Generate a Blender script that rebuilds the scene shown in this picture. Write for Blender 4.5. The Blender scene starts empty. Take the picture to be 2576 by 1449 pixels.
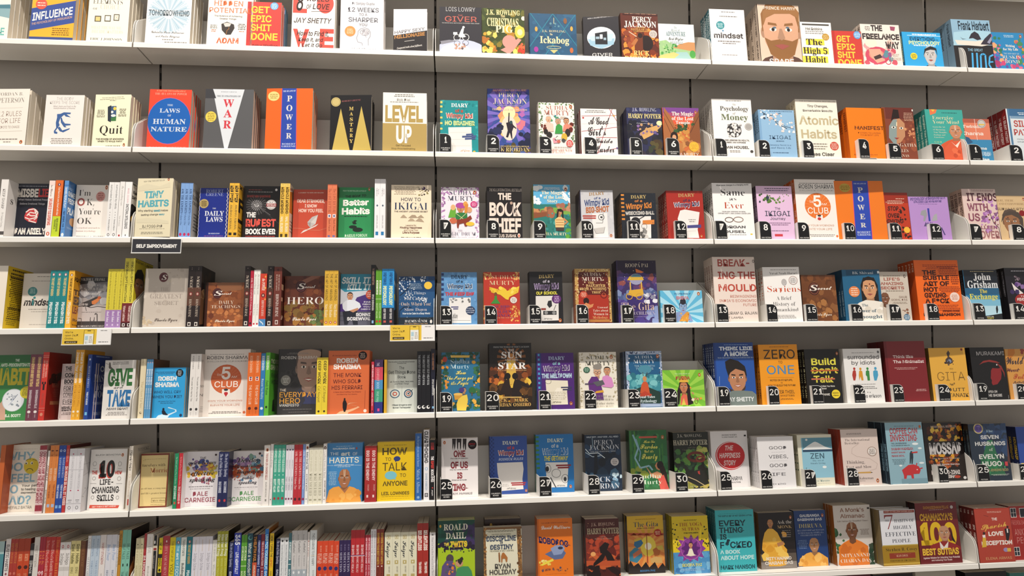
import bpy, math, os, random
from mathutils import Vector, Matrix, Euler

# ------------------------------------------------------------------ camera, world, light
S = bpy.context.scene
C = S.collection
R = math.radians
vs = S.view_settings
vs.view_transform = 'Standard'; vs.look = 'None'; vs.gamma = 1.0; vs.use_curve_mapping = False
vs.exposure = 0.0

cam_data = bpy.data.cameras.new('camera')
cam = bpy.data.objects.new('camera', cam_data); C.objects.link(cam); S.camera = cam
cam_data.sensor_width = 36.0; cam_data.lens = 22.9284; cam_data.clip_start = 0.05
cam.matrix_world = Matrix([[0.995501, 0.003825, -0.094672, 1.051816], [-0.094547, -0.025099, -0.995204, -2.477817], [-0.006183, 0.999678, -0.024625, -0.039011], [0.0, 0.0, 0.0, 1.0]])

world = bpy.data.worlds.new('world'); S.world = world; world.use_nodes = True
wb = world.node_tree.nodes['Background']
wb.inputs['Color'].default_value = (1.0, 0.95, 0.90, 1); wb.inputs['Strength'].default_value = 0.5

def spot(name, loc, aim, power, size=R(95), blend=0.6, rad=0.05, col=(1, .93, .84)):
    l = bpy.data.lights.new(name, 'SPOT'); l.energy = power; l.spot_size = size; l.spot_blend = blend
    l.shadow_soft_size = rad; l.color = col
    o = bpy.data.objects.new(name, l); C.objects.link(o); o.location = loc
    o.rotation_euler = (Vector(aim) - Vector(loc)).to_track_quat('-Z', 'Y').to_euler()
    return o
# a row of ceiling spots high over the aisle, in front of the shelves
for k, (x, pw) in enumerate(((-1.0, 350), (.4, 350), (1.8, 350), (3.2, 350))):
    spot('ceiling_spot', (x, -1.75, 3.9), (x + .1, -.2, .0), pw, R(80), .8)

# ------------------------------------------------------------------ materials
def lin(c):
    c /= 255.0
    return c / 12.92 if c <= .04045 else ((c + .055) / 1.055) ** 2.4
def hexc(h):
    if len(h) == 3: h = h[0] * 2 + h[1] * 2 + h[2] * 2
    return tuple(int(h[i:i + 2], 16) for i in (0, 2, 4))
def mat(name, col, rough=.5, bump=0, scale=60, spec=.4, metal=0):
    m = bpy.data.materials.new(name); m.use_nodes = True
    nt = m.node_tree; b = nt.nodes['Principled BSDF']
    c = tuple(lin(v) for v in hexc(col)) + (1,)
    b.inputs['Base Color'].default_value = c; b.inputs['Roughness'].default_value = rough
    b.inputs['Specular IOR Level'].default_value = spec; b.inputs['Metallic'].default_value = metal
    if bump:
        tc = nt.nodes.new('ShaderNodeTexCoord'); n = nt.nodes.new('ShaderNodeTexNoise')
        n.inputs['Scale'].default_value = scale; n.inputs['Detail'].default_value = 4
        bp = nt.nodes.new('ShaderNodeBump'); bp.inputs['Strength'].default_value = bump; bp.inputs['Distance'].default_value = .002
        nt.links.new(tc.outputs['Object'], n.inputs['Vector']); nt.links.new(n.outputs['Fac'], bp.inputs['Height'])
        nt.links.new(bp.outputs['Normal'], b.inputs['Normal'])
    return m
def print_mat(name, rough, spec):
    m = mat(name, 'ffffff', rough, spec=spec)
    nt = m.node_tree; a = nt.nodes.new('ShaderNodeAttribute'); a.attribute_name = 'ink'
    nt.links.new(a.outputs['Color'], nt.nodes['Principled BSDF'].inputs['Base Color'])
    return m
M_ink = print_mat('printed_card', .42, .35)
M_gloss = print_mat('laminated_print', .28, .5)
def paper_mat():
    m = mat('page_edges', 'd9cdb8', .9, spec=.1)
    nt = m.node_tree; b = nt.nodes['Principled BSDF']
    tc = nt.nodes.new('ShaderNodeTexCoord'); w = nt.nodes.new('ShaderNodeTexWave'); w.wave_type = 'BANDS'; w.bands_direction = 'Y'
    w.inputs['Scale'].default_value = 260; w.inputs['Distortion'].default_value = 1.5
    cr = nt.nodes.new('ShaderNodeValToRGB'); cr.color_ramp.elements[0].color = (.60, .52, .41, 1); cr.color_ramp.elements[1].color = (.80, .73, .62, 1)
    nt.links.new(tc.outputs['Object'], w.inputs['Vector']); nt.links.new(w.outputs['Fac'], cr.inputs['Fac']); nt.links.new(cr.outputs['Color'], b.inputs['Base Color'])
    return m
M_page = paper_mat()
M_white = mat('white_powder_coat', 'e9e6e0', .45, .05, 400)
M_wall = mat('grey_back_panel', 'b5aea6', .6, .06, 300)
M_post = mat('dark_slot_metal', '56504a', .5)
M_slot = mat('slot_black', '0a0908', .7)
M_floor = mat('floor_tile', '8f877d', .5, .03, 30)
M_tab = mat('white_acrylic', 'f0eeea', .3)
M_clear = mat('clear_plastic_rim', 'd8d8d6', .25)

# ------------------------------------------------------------------ tagging
def tag(o, label=None, cat=None, group=None, kind=None):
    if label: o['label'] = label
    if cat: o['category'] = cat
    if group: o['group'] = group
    if kind: o['kind'] = kind
    return o
def empty(name, loc, rot=(0, 0, 0)):
    o = bpy.data.objects.new(name, None); o.empty_display_size = .02
    C.objects.link(o); o.location = loc; o.rotation_euler = rot
    return o
def link(name, me, parent=None):
    o = bpy.data.objects.new(name, me); C.objects.link(o)
    if parent: o.parent = parent
    return o

# ------------------------------------------------------------------ a small mesh collector with ink colours
class MB:
    def __init__(s): s.v = []; s.f = []; s.c = []; s.m = []
    def face(s, pts, col=(255, 255, 255), mi=0):
        i = len(s.v); s.v += [tuple(p) for p in pts]; s.f.append(tuple(range(i, i + len(pts)))); s.c.append(col); s.m.append(mi)
    def box(s, x0, x1, y0, y1, z0, z1, col=(255, 255, 255), mi=0):
        i = len(s.v)
        s.v += [(x0, y0, z0), (x1, y0, z0), (x1, y1, z0), (x0, y1, z0), (x0, y0, z1), (x1, y0, z1), (x1, y1, z1), (x0, y1, z1)]
        for q in ((0, 1, 5, 4), (1, 2, 6, 5), (2, 3, 7, 6), (3, 0, 4, 7), (4, 5, 6, 7), (3, 2, 1, 0)):
            s.f.append(tuple(i + k for k in q)); s.c.append(col); s.m.append(mi)
    def prism(s, poly, t0, t1, fn, col=(255, 255, 255), mi=0):
        n = len(poly); i = len(s.v)
        s.v += [fn(p[0], p[1], t0) for p in poly] + [fn(p[0], p[1], t1) for p in poly]
        s.f.append(tuple(i + k for k in range(n))); s.f.append(tuple(i + n + k for k in reversed(range(n))))
        for k in range(n):
            j = (k + 1) % n; s.f.append((i + j, i + k, i + n + k, i + n + j))
        s.c += [col] * (n + 2); s.m += [mi] * (n + 2)
    def mesh(s, name, mats):
        me = bpy.data.meshes.new(name); me.from_pydata(s.v, [], s.f)
        for m in mats: me.materials.append(m)
        if len(mats) > 1: me.polygons.foreach_set('material_index', s.m)
        a = me.color_attributes.new('ink', 'BYTE_COLOR', 'CORNER'); buf = []
        for f, c in zip(s.f, s.c): buf += [c[0] / 255, c[1] / 255, c[2] / 255, 1.0] * len(f)
        a.data.foreach_set('color_srgb', buf)
        me.update(); return me

# ------------------------------------------------------------------ lettering: glyph outlines, cached
FD = os.path.join(bpy.utils.system_resource('DATAFILES') or '', 'fonts')
def font(n):
    try: return bpy.data.fonts.load(os.path.join(FD, n))
    except Exception: return None
F_SANS = font('Inter.woff2'); F_MATH = font('NotoSansMath-Regular.woff2')
def mathch(ch, style):
    if F_MATH is None: return ch
    up, lo, dg = {'f': (0x1D400, 0x1D41A, 0x1D7CE), 'r': (0x1D400, 0x1D41A, 0x1D7CE), 'i': (0x1D434, 0x1D44E, None),
                  'j': (0x1D468, 0x1D482, 0x1D7CE), 'w': (0x1D4D0, 0x1D4EA, None)}[style]
    if 'A' <= ch <= 'Z': return chr(up + ord(ch) - 65)
    if 'a' <= ch <= 'z': return '\u210e' if (style == 'i' and ch == 'h') else chr(lo + ord(ch) - 97)
    if '0' <= ch <= '9' and dg: return chr(dg + ord(ch) - 48)
    return ch
STY = {'s': (0, .006, 0), 'b': (0, .022, 0), 'x': (0, .036, 0), 'l': (0, -.008, 0), 'o': (0, .012, .22), 'z': (0, .026, .22),
       'f': (1, .004, 0), 'r': (1, -.010, 0), 'i': (1, .004, 0), 'j': (1, .004, 0), 'w': (1, .010, 0)}
_txt = {}; _gly = {}
def _curve(st):
    if st not in _txt:
        isf, off, sh = STY[st]
        cu = bpy.data.curves.new('lettering', 'FONT'); fo = F_MATH if isf else F_SANS
        if fo: cu.font = fo
        cu.resolution_u = 2; cu.offset = off; cu.shear = sh; cu.fill_mode = 'FRONT'
        o = bpy.data.objects.new('lettering', cu); _txt[st] = (cu, o)
    return _txt[st]
def _ext(st, s):
    cu, o = _curve(st); cu.body = s; me = o.to_mesh()
    v = [(p.co.x, p.co.y) for p in me.vertices]; f = [tuple(p.vertices) for p in me.polygons if p.normal.z > 0]
    o.to_mesh_clear(); return v, f
def glyph(st, ch):
    k = (st, ch)
    if k not in _gly:
        c = mathch(ch, st) if st in 'frijw' else ch
        v, f = _ext(st, c)
        a = max(p[0] for p in _ext(st, 'I' + c + 'I')[0]) - max(p[0] for p in _ext(st, 'II')[0])
        _gly[k] = (v, f, a)
    return _gly[k]
_cap = {}
def text_shape(st, s):
    if st not in _cap: _cap[st] = max(p[1] for p in glyph(st, 'H')[0])
    x = 0; V = []; F = []
    for ch in s:
        v, f, a = glyph(st, ch); i = len(V)
        V += [(p[0] + x, p[1]) for p in v]; F += [tuple(i + k for k in q) for q in f]; x += a
    if not V: return [], [], 0, 1, 1
    x0 = min(p[0] for p in V); x1 = max(p[0] for p in V)
    return V, F, x0, x1, _cap[st]

def clip(poly, w, h):
    for ax, lim, sg in ((0, 0, 1), (0, w, -1), (1, 0, 1), (1, h, -1)):
        out = []
        for i in range(len(poly)):
            a, b = poly[i - 1], poly[i]
            ia = (a[ax] - lim) * sg >= 0; ib = (b[ax] - lim) * sg >= 0
            if ia != ib:
                t = (lim - a[ax]) / (b[ax] - a[ax]); out.append((a[0] + (b[0] - a[0]) * t, a[1] + (b[1] - a[1]) * t))
            if ib: out.append(b)
        poly = out
        if len(poly) < 3: return []
    return poly
def ell(cx, cy, rx, ry, n=28, a0=0, a1=360):
    m = max(3, n)
    return [(cx + rx * math.cos(R(a0 + (a1 - a0) * k / m)), cy + ry * math.sin(R(a0 + (a1 - a0) * k / m))) for k in range(m if a1 - a0 >= 360 else m + 1)]

class Art:
    """draws flat printed shapes on one face of a cover; fn maps (across, up, lift) to the book"""
    LIFT = .00002
    def __init__(s, mb, fn, w, h): s.mb = mb; s.fn = fn; s.w = w; s.h = h; s.n = 0
    def poly(s, pts, col, convex=True):
        s.n += 1; o = s.n * s.LIFT
        if convex:
            p = clip(pts, s.w, s.h)
            if p: s.mb.face([s.fn(a, b, o) for a, b in p], col)
        else:
            from mathutils.geometry import tessellate_polygon
            tri = tessellate_polygon([[Vector((a, b, 0)) for a, b in pts]])
            for t in tri:
                q = [pts[k] for k in t]
                if (q[1][0] - q[0][0]) * (q[2][1] - q[0][1]) - (q[1][1] - q[0][1]) * (q[2][0] - q[0][0]) < 0: q.reverse()
                q = clip(q, s.w, s.h)
                if q: s.mb.face([s.fn(a, b, o) for a, b in q], col)
    def rect(s, x0, x1, y0, y1, col): s.poly([(x0, y0), (x1, y0), (x1, y1), (x0, y1)], col)
    def ell(s, cx, cy, rx, ry, col): s.poly(ell(cx, cy, rx, ry), col)
    def ring(s, cx, cy, rx, ry, t, col):
        s.n += 1; o = s.n * s.LIFT; a = ell(cx, cy, rx, ry); b = ell(cx, cy, rx - t, ry - t)
        for k in range(len(a)):
            j = (k + 1) % len(a); q = clip([a[k], a[j], b[j], b[k]], s.w, s.h)
            if q: s.mb.face([s.fn(x, y, o) for x, y in q], col)
    def line(s, pts, t, col):
        s.n += 1; o = s.n * s.LIFT
        for (x0, y0), (x1, y1) in zip(pts, pts[1:]):
            d = math.hypot(x1 - x0, y1 - y0) or 1; nx, ny = -(y1 - y0) / d * t / 2, (x1 - x0) / d * t / 2
            q = clip([(x0 - nx, y0 - ny), (x1 - nx, y1 - ny), (x1 + nx, y1 + ny), (x0 + nx, y0 + ny)], s.w, s.h)
            if q: s.mb.face([s.fn(x, y, o) for x, y in q], col)
    def text(s, t, x0, x1, y, h, col, st='s', down=False, dy=0):
        V, F, a, b, cap = text_shape(st, t)
        if b - a <= 0: return
        s.n += 1; o = s.n * s.LIFT; kx = (x1 - x0) / (b - a); ky = h / cap; i = len(s.mb.v); P = None
        if down:   # reads from top to bottom: x0 is the upper end, x1 the lower end, y the middle across
            kx = (x0 - x1) / (b - a)
            s.mb.v += [tuple(s.fn(y - h / 2 + p[1] * ky, x0 - (p[0] - a) * kx, o)) for p in V]
        else:
            Q = [(x0 + (p[0] - a) * kx, y + p[1] * ky + dy * (p[0] - a) / (b - a)) for p in V]
            s.mb.v += [tuple(s.fn(p[0], p[1], o)) for p in Q]
            if min(x0, y - h * .3, s.w - x1, s.h - y - h * 1.1 - abs(dy)) < 0 or dy < 0 and y + dy < h * .3: P = Q
        s.mb.f += [tuple(i + k for k in q) for q in F]; s.mb.c += [col] * len(F); s.mb.m += [0] * len(F)
        if P:   # letters that run off the edge of the cover are cut there
            del s.mb.v[i:]; del s.mb.f[len(s.mb.f) - len(F):]; del s.mb.c[len(s.mb.c) - len(F):]; del s.mb.m[len(s.mb.m) - len(F):]
            for q in F:
                r = clip([P[k] for k in q], s.w, s.h)
                if r: s.mb.face([s.fn(x, y, o) for x, y in r], col)
    def blur(s, x0, x1, y0, y1, n, col, rnd):   # lines of small print too fine to read
        dy = (y1 - y0) / n
        for k in range(n):
            yb = y1 - (k + .75) * dy; w = (x1 - x0) * rnd.uniform(.72, 1); x = (x0 + x1 - w) / 2; e = x + w
            while x < e:
                l = min(rnd.uniform(.0035, .011), e - x)
                if l > .0008: s.rect(x, x + l, yb, yb + dy * .42, col)
                s.n -= 1; x += l + .0016
            s.n += 1
    def blobs(s, x0, x1, y0, y1, n, r, cols, rnd, asp=1.0):
        for k in range(n):
            cx = rnd.uniform(x0, x1); cy = rnd.uniform(y0, y1); q = r * rnd.uniform(.4, 1.2); m = rnd.randint(5, 8); a0 = rnd.uniform(0, 6)
            s.poly([(cx + q * math.cos(a0 + 6.283 * i / m) * rnd.uniform(.6, 1), cy + asp * q * math.sin(a0 + 6.283 * i / m) * rnd.uniform(.6, 1)) for i in range(m)], rnd.choice(cols), False)
            s.n -= .8
        s.n = math.ceil(s.n)
    def portrait(s, cx, cy, w, h, skin, hair, cloth, fl):
        """head and shoulders of a person; w, h are those of the face"""
        dk = tuple(int(v * .62) for v in skin); md = tuple(int(v * .82) for v in skin)
        if 'h' not in fl:
            s.poly([(cx - w * 1.5, -1), (cx - w * 1.35, cy - h * 1.0), (cx - w * .8, cy - h * .72), (cx - w * .3, cy - h * .55), (cx + w * .3, cy - h * .55), (cx + w * .8, cy - h * .72), (cx + w * 1.35, cy - h * 1.0), (cx + w * 1.5, -1)], cloth)
        if 'L' in fl: s.poly([(cx - w * .62, cy - h * .75), (cx - w * .64, cy + h * .2), (cx - w * .4, cy + h * .6), (cx + w * .4, cy + h * .6), (cx + w * .64, cy + h * .2), (cx + w * .62, cy - h * .75)], hair)
        s.poly([(cx - w * .3, cy - h * .75), (cx - w * .27, cy - h * .2), (cx + w * .27, cy - h * .2), (cx + w * .3, cy - h * .75), (cx, cy - h * .85)], md)
        for g in (-1, 1): s.ell(cx + g * w * .5, cy, w * .07, h * .11, md)
        if 'o' not in fl: s.poly([(cx - w * .53, cy + h * .02), (cx - w * .54, cy + h * .36), (cx - w * .36, cy + h * .58), (cx, cy + h * .66), (cx + w * .36, cy + h * .58), (cx + w * .54, cy + h * .36), (cx + w * .53, cy + h * .02)], hair)
        s.poly([(cx - w * .5, cy + h * .12), (cx - w * .47, cy - h * .18), (cx - w * .33, cy - h * .4), (cx - w * .12, cy - h * .5), (cx + w * .12, cy - h * .5), (cx + w * .33, cy - h * .4), (cx + w * .47, cy - h * .18), (cx + w * .5, cy + h * .12), (cx + w * .42, cy + h * .38), (cx + w * .2, cy + h * (.53 if 'o' in fl else .46)), (cx - w * .2, cy + h * (.53 if 'o' in fl else .46)), (cx - w * .42, cy + h * .38)], skin)
        if 'b' in fl:
            s.poly([(cx - w * .48, cy - h * .1), (cx - w * .34, cy - h * .42), (cx - w * .1, cy - h * .53), (cx + w * .1, cy - h * .53), (cx + w * .34, cy - h * .42), (cx + w * .48, cy - h * .1), (cx + w * .3, cy - h * .16), (cx, cy - h * .12), (cx - w * .3, cy - h * .16)], hair, False)
        for g in (-1, 1):
            s.poly([(cx + g * w * .1, cy + h * .13), (cx + g * w * .36, cy + h * .15), (cx + g * w * .35, cy + h * .2), (cx + g * w * .12, cy + h * .18)][::g], dk if 'o' in fl else hair)
            s.ell(cx + g * w * .22, cy + h * .06, w * .1, h * .035, (235, 228, 220)); s.ell(cx + g * w * .22, cy + h * .06, w * .045, h * .034, (40, 28, 22))
        s.poly([(cx - w * .03, cy + h * .08), (cx - w * .11, cy - h * .11), (cx, cy - h * .15), (cx + w * .11, cy - h * .11), (cx + w * .03, cy + h * .08)], md)
        s.poly([(cx - w * .22, cy - h * .25), (cx, cy - h * .22), (cx + w * .22, cy - h * .25), (cx, cy - h * .33)], (160, 84, 76))
        if 't' in fl: s.poly([(cx - w * .18, cy - h * .255), (cx + w * .18, cy - h * .255), (cx, cy - h * .295)], (245, 240, 235))
        if 'm' in fl:
            for g in (-1, 1): s.line([(cx + g * w * .06, cy + h * .5), (cx + g * w * .03, cy + h * .12)], w * .03, (245, 235, 210))

U = .0005          # art is written in half millimetres
def draw(a, ops, rnd, sticker=None):
    """one op per item: letter, numbers, colour, text"""
    base = a
    for op in ops.split('~'):
        if not op: continue
        k = op[0]; q = op[1:].split('|'); n = [float(v) * U for v in q[0].split()]
        col = hexc(q[1]) if len(q) > 1 and k != 'n' else None
        if k == 't': a.text(q[3], n[0], n[1], n[2], n[3], col, q[2], False, n[4] if len(n) > 4 else 0)
        elif k == 'T': a.text(q[3], n[0], n[1], n[2], n[3], col, q[2], True)
        elif k == 'r': a.rect(*n[:4], col)
        elif k == 'e': a.ell(*n[:4], col)
        elif k == 'k': a.ring(*n[:5], col)
        elif k == 'p': a.poly([(n[i], n[i + 1]) for i in range(0, len(n), 2)], col, False)
        elif k == 'l': a.line([(n[i], n[i + 1]) for i in range(1, len(n), 2)], n[0], col)
        elif k == 'g': a.blur(n[0], n[1], n[2], n[3], int(n[4] / U + .5), col, rnd)
        elif k == 'n': a.blobs(n[0], n[1], n[2], n[3], int(n[4] / U + .5), n[5], [hexc(c) for c in q[1].split(',')], rnd, n[6] / U / 10 if len(n) > 6 else 1)
        elif k == 'c':
            nx, ny = int(n[4] / U + .5), int(n[5] / U + .5); dx = (n[1] - n[0]) / nx; dy = (n[3] - n[2]) / ny
            for i in range(nx):
                for j in range(ny):
                    if (i + j) % 2 == 0: a.rect(n[0] + i * dx, n[0] + (i + 1) * dx, n[2] + j * dy, n[2] + (j + 1) * dy, col); a.n -= 1
            a.n += 1
        elif k == 'y':
            m = int(n[2] / U + .5)
            for i in range(m):
                t0 = 6.2832 * i / m; t1 = 6.2832 * (i + .5) / m; L = n[3]
                a.poly([(n[0], n[1]), (n[0] + L * math.cos(t0), n[1] + L * math.sin(t0)), (n[0] + L * math.cos(t1), n[1] + L * math.sin(t1))], col); a.n -= 1
            a.n += 1
        elif k == 'f': a.portrait(n[0], n[1], n[2], n[3], col, hexc(q[2]), hexc(q[3]), q[4])
        elif k == 'S' and sticker:
            a = Art(sticker(), base.fn, base.w, base.h); a.n = base.n + 3; a.ell(*n[:4], col)
        elif k == 'E': base.n = max(base.n, a.n); a = base

# ------------------------------------------------------------------ books
TILT = R(7.5); YF = -0.21012; ZS = [1.1968, 0.8448, 0.4928, 0.1918, -0.1084, -0.409, -0.7102, -1.0109, -1.3117]
def on_shelf(row, x, v, w=0):
    """a point on a shelf: x along the wall, v back from the front lip, w up from the sloping tray"""
    return Vector((x, YF + v * math.cos(TILT) + w * math.sin(TILT), ZS[row] - v * math.sin(TILT) + w * math.cos(TILT)))

def book_meshes(w, h, th, col, spc, front, spine, hard, flare, spine_out, key, gloss, seed, side=''):
    """cover, page block and stickers of one book; front board at y = 0, spine at x = 0"""
    rnd = random.Random(seed)
    cf, sf = math.cos(flare), math.sin(flare); t = .0022 if hard else .0006; ins = .003 if hard else .0004
    if spine_out: out = lambda x, y, z: (th - y, x, z)
    else: out = lambda x, y, z: (x, y, z)
    def pf(a, b, o): return out(a * cf - o * sf, -a * sf - o * cf, b)
    def ps(a, b, o): return out(-o, th - a, b)
    mb = MB(); fc = hexc(col); sc = hexc(spc)
    def quadbox(p0, p1, depth, c):     # a board: front rectangle swept back by depth
        pass
    # front board
    F = [(0, 0), (w, 0), (w, h), (0, h)]
    fr = [pf(a, b, 0) for a, b in F]; bk = [pf(a, b, -t) for a, b in F]
    mb.face(fr, fc); mb.face(bk[::-1], (238, 232, 222))
    for i in (0, 1, 2): j = (i + 1) % 4; mb.face([fr[i], bk[i], bk[j], fr[j]], fc)
    # spine and back board
    def bx(x0, x1, y0, y1, z0, z1, c):
        i = len(mb.v); mb.box(x0, x1, y0, y1, z0, z1, c)
        mb.v[i:] = [out(*p) for p in mb.v[i:]]
    bx(0, t, 0, th, 0, h, sc); bx(t, w, th - t, th, 0, h, fc)
    stick = []
    def new_sticker(): stick.append(MB()); return stick[-1]
    draw(Art(mb, pf, w, h), front, rnd, new_sticker)
    draw(Art(mb, ps, th, h), spine, rnd)
    pg = MB(); i = 0
    pg.box(t, w - ins - (.0012 if not hard else .002), t + .0001, th - t - .0001, ins, h - ins)
    pg.v = [out(*p) for p in pg.v]
    m = M_gloss if gloss else M_ink
    return mb.mesh('cover', [m]), pg.mesh('page_block', [M_page]), [q.mesh('sticker', [M_ink]) for q in stick]

ORD = ['first', 'second', 'third', 'fourth', 'fifth', 'sixth', 'seventh', 'eighth', 'ninth', 'tenth']
DROP, REST = set([31,32,33,35,37,43,44,45,47,57,58,60,65,70,74,102,120,130,138,144,152,153,158,159,167,172,176,180,181,186,193,223,224,225,231,232,239,242,243,249,256,272,279,280,282,304,317,318,321,323,324,334,371,393,394,398,399,402,403,413]), set([3,5,6,7,9,10,11,13,14,15,17,18,20,21,22,23,25,26,28,29,40,42,49,50,51,52,62,63,68,76,77,78,80,81,82,84,85,86,88,89,90,92,93,95,96,97,99,100,104,105,107,108,109,111,112,113,115,116,117,118,122,123,124,125,127,128,129,132,133,134,137,141,142,143,147,148,149,165,166,185,191,194,195,197,198,199,200,202,203,204,205,207,208,209,210,212,213,214,215,217,218,219,220,222,227,228,229,236,237,262,274,275,284,286,287,289,290,292,293,294,297,298,299,301,302,306,307,308,309,313,314,315,320,333,336,337,340,341,345,346,355,356,357,358,359,368,370,372,374,376,377,378,380,381,382,383,386,387,388,389,391,392,396,397,401,405,406,407,408,410,412,417,418,421,430,431,432,435,436,440,444,450,451,452,455,462,463,467,468,473,474,476,477,479,480,482,483,485,486,488,489,491,492,494,495,496,498,499,500,502,503,504,507,508,509,511,512,514,515,517,518,519,521,522,525,527,528,536,537,538,544,545,548,549,550,553,562,566,568,569,572,573,576,578,579,583,589,590,591,595,596,597,598,609,610,612,613,615,617,618,622,623,624,626,627,628,630,631,632,633,635,637,639,640,641,645,646,648,649,650,652,653,654,655,657,659,660,661])   # copies the photo shows nothing of; the ones beyond the largest 300
BOOKS = []; rest = []
def put_book(name, meshes, loc, rot, label, group):
    k = len(BOOKS); BOOKS.append(None)
    if k in DROP: return None
    if k in REST:
        rest.append((meshes, Matrix.LocRotScale(loc, Euler(rot), None))); return None
    r = BOOKS[k] = empty(name, loc, rot); tag(r, label, 'book', group)
    link('cover', meshes[0], r); link('page_block', meshes[1], r)
    for s in meshes[2]: link('sticker', s, r)
    return r
def face_out(row, x, v, w, h, th, col, desc, front='', spc='', spine='', n=1, hard=0, open=0, lean=0, gap=0, gloss=1, name=None, bspc=None, step=None, dx=0, dh=0):
    """a stack of copies facing the room: the front one, and n - 1 behind it"""
    X, V, W, H, T = x * 1e-3, v * 1e-3, w * 1e-3, h * 1e-3, th * 1e-3
    fl = R(open); sd = sum(map(ord, desc))
    ms = book_meshes(W, H, T, col, spc or col, front, spine, hard, fl, False, desc, gloss, sd)
    nm = name or ('hardback_book' if hard else 'paperback_book')
    rot = (-TILT - R(lean), 0, 0); grp = 'copies of the ' + desc if n > 1 else None
    r = put_book(nm, ms, on_shelf(row, X, V, .0003), rot, ('front ' if n > 1 else '') + desc, grp)
    if n > 1:
        rnd = random.Random(sd + 1)
        mb = book_meshes(W, H, T, col, spc or col, front, spine, hard, 0, False, desc, gloss, sd) if fl else ms
        for k in range(1, n):
            lab = ('second' if k == 1 else ORD[k] if k < 9 else 'next') + ' copy behind ' + desc
            q = put_book(nm, mb, on_shelf(row, X + (dx * k + rnd.uniform(-1.2, 1.2)) * 1e-3, V + (T / math.cos(R(lean)) + .0009 + gap * 1e-3) * k, .0003), rot, lab, grp)
def spine_out(row, xs, v, w, h, th, col, desc, spine='', front='', fcol='', n=1, hard=0, lean=0, gloss=1, name=None, labs=None):
    """books standing side by side with the spine to the room"""
    sd = sum(map(ord, desc)); W, H, T = w * 1e-3, h * 1e-3, th * 1e-3
    ms = book_meshes(W, H, T, fcol or col, col, front, spine, hard, 0, True, desc, gloss, sd)
    nm = name or ('hardback_book' if hard else 'paperback_book'); n = len(xs)
    for k, x in enumerate(xs):
        if n == 1: lab = desc
        else:
            pos = ('left one of the two ', 'right one of the two ') if n == 2 else ('leftmost of the three ', 'middle one of the three ', 'rightmost of the three ') if n == 3 else tuple(ORD[i] + ' from left of the four ' for i in range(4))
            lab = pos[k] + desc
        put_book(nm, ms, on_shelf(row, x * 1e-3, v * 1e-3, .0003), (-TILT - R(lean), 0, 0), lab, ('run of ' + desc) if n > 1 else None)

# ------------------------------------------------------------------ the wall behind: panels, slotted posts
def simple(name, mb, m, parent=None): 
    me = mb.mesh(name, [m]); return link(name, me, parent)
BAY0, BAY1 = -2, 5
mb = MB()
for b in range(BAY0, BAY1):
    mb.box(b + .0045, b + .9955, 0, .018, -2.2, 1.9)
tag(simple('wall_back', mb, M_wall), kind='structure')
mb = MB(); mb.box(-3.2, 6.2, -4.5, .05, -1.62, -1.60)
tag(simple('floor', mb, M_floor), kind='structure')
mb = MB(); mb.box(BAY0 - .1, BAY1 + .1, .03, .05, -2.2, 1.9)
tag(simple('wall_rear', mb, M_post), kind='structure')
PLACE = {0: 'first', 1: 'second', 2: 'third', 3: 'fourth'}
for b in range(0, 4):
    p = empty('slotted_post', (b, .003, 0))
    tag(p, 'dark slotted metal post between the wall panels, %s from the left' % PLACE[b], 'post', 'slotted posts in the back wall')
    bar = MB(); bar.box(-.0042, .0042, 0, .02, -2.2, 1.6); simple('post_bar', bar, M_post, p)
    sl = MB(); z = -1.35
    while z < 1.3:
        sl.box(-.0026, .0026, -.0004, .004, z, z + .0275); z += .0475
    simple('slot_pattern', sl, M_slot, p)

# ------------------------------------------------------------------ shelf trays
L = .1457; LIP = .0186
def tray_meshes():
    out = {}
    m = MB(); m.box(.0025, .9975, .002, L, -.003, 0)
    for x in (.032, .968): m.box(x - .004, x + .004, .052, .0545, -.0034, -.0029, (60, 52, 44))
    out['tray'] = m
    m = MB(); r = .0035
    prof = [(0, -LIP), (0, -r), (.0006, -r * .45), (.0018, 0), (.006, 0), (.006, -.0025), (.002, -.0025), (.002, -LIP)]
    m.prism([(y, z) for y, z in prof], .0025, .9975, lambda y, z, x: (x, y, z)); out['front_lip'] = m
    m = MB(); m.box(.0045, .9955, L - .0018, L, 0, .168); out['back_stop'] = m
    prof = [(.003, 0), (.003, .047)] + [(.003 + .030 * (1 - math.cos(R(a))), .047 + .048 * math.sin(R(a))) for a in (20, 40, 55, 68, 80)] + [(.080, .132), (L - .002, .170), (L - .002, 0)]
    for nm, x in (('end_plate', .0030), ('end_plate', .9954)):
        m = MB(); m.prism(prof[::-1], x, x + .0016, lambda y, z, t: (t, y, z)); out[nm + str(x)] = m
    me = {}
    for k, v in out.items(): me[k] = v.mesh('shelf_part', [M_white])
    return me
TM = tray_meshes()
NB = {-1: 'leftmost', 0: 'second', 1: 'third', 2: 'fourth', 3: 'rightmost'}
NR = {0: 'uppermost', 1: 'top', 2: 'second', 3: 'third', 4: 'fourth', 5: 'fifth', 6: 'sixth', 7: 'seventh', 8: 'bottom'}
BOARD = M_white
for row in range(0, 9):
    for b in range(-1, 4):
        if row == 8 and b < 2: continue
        if row == 7 and b < 1: pass
        t = empty('display_shelf', on_shelf(row, b, 0), (-TILT, 0, 0))
        tag(t, 'white metal display shelf, %s bay from the left, %s shelf down' % (NB[b], NR[row] if row != 1 else 'first fully stocked'), 'shelf', 'white metal shelves along the wall')
        for k, me in TM.items():
            n = 'end_plate' if k.startswith('end') else k
            link(n, me, t)

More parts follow.
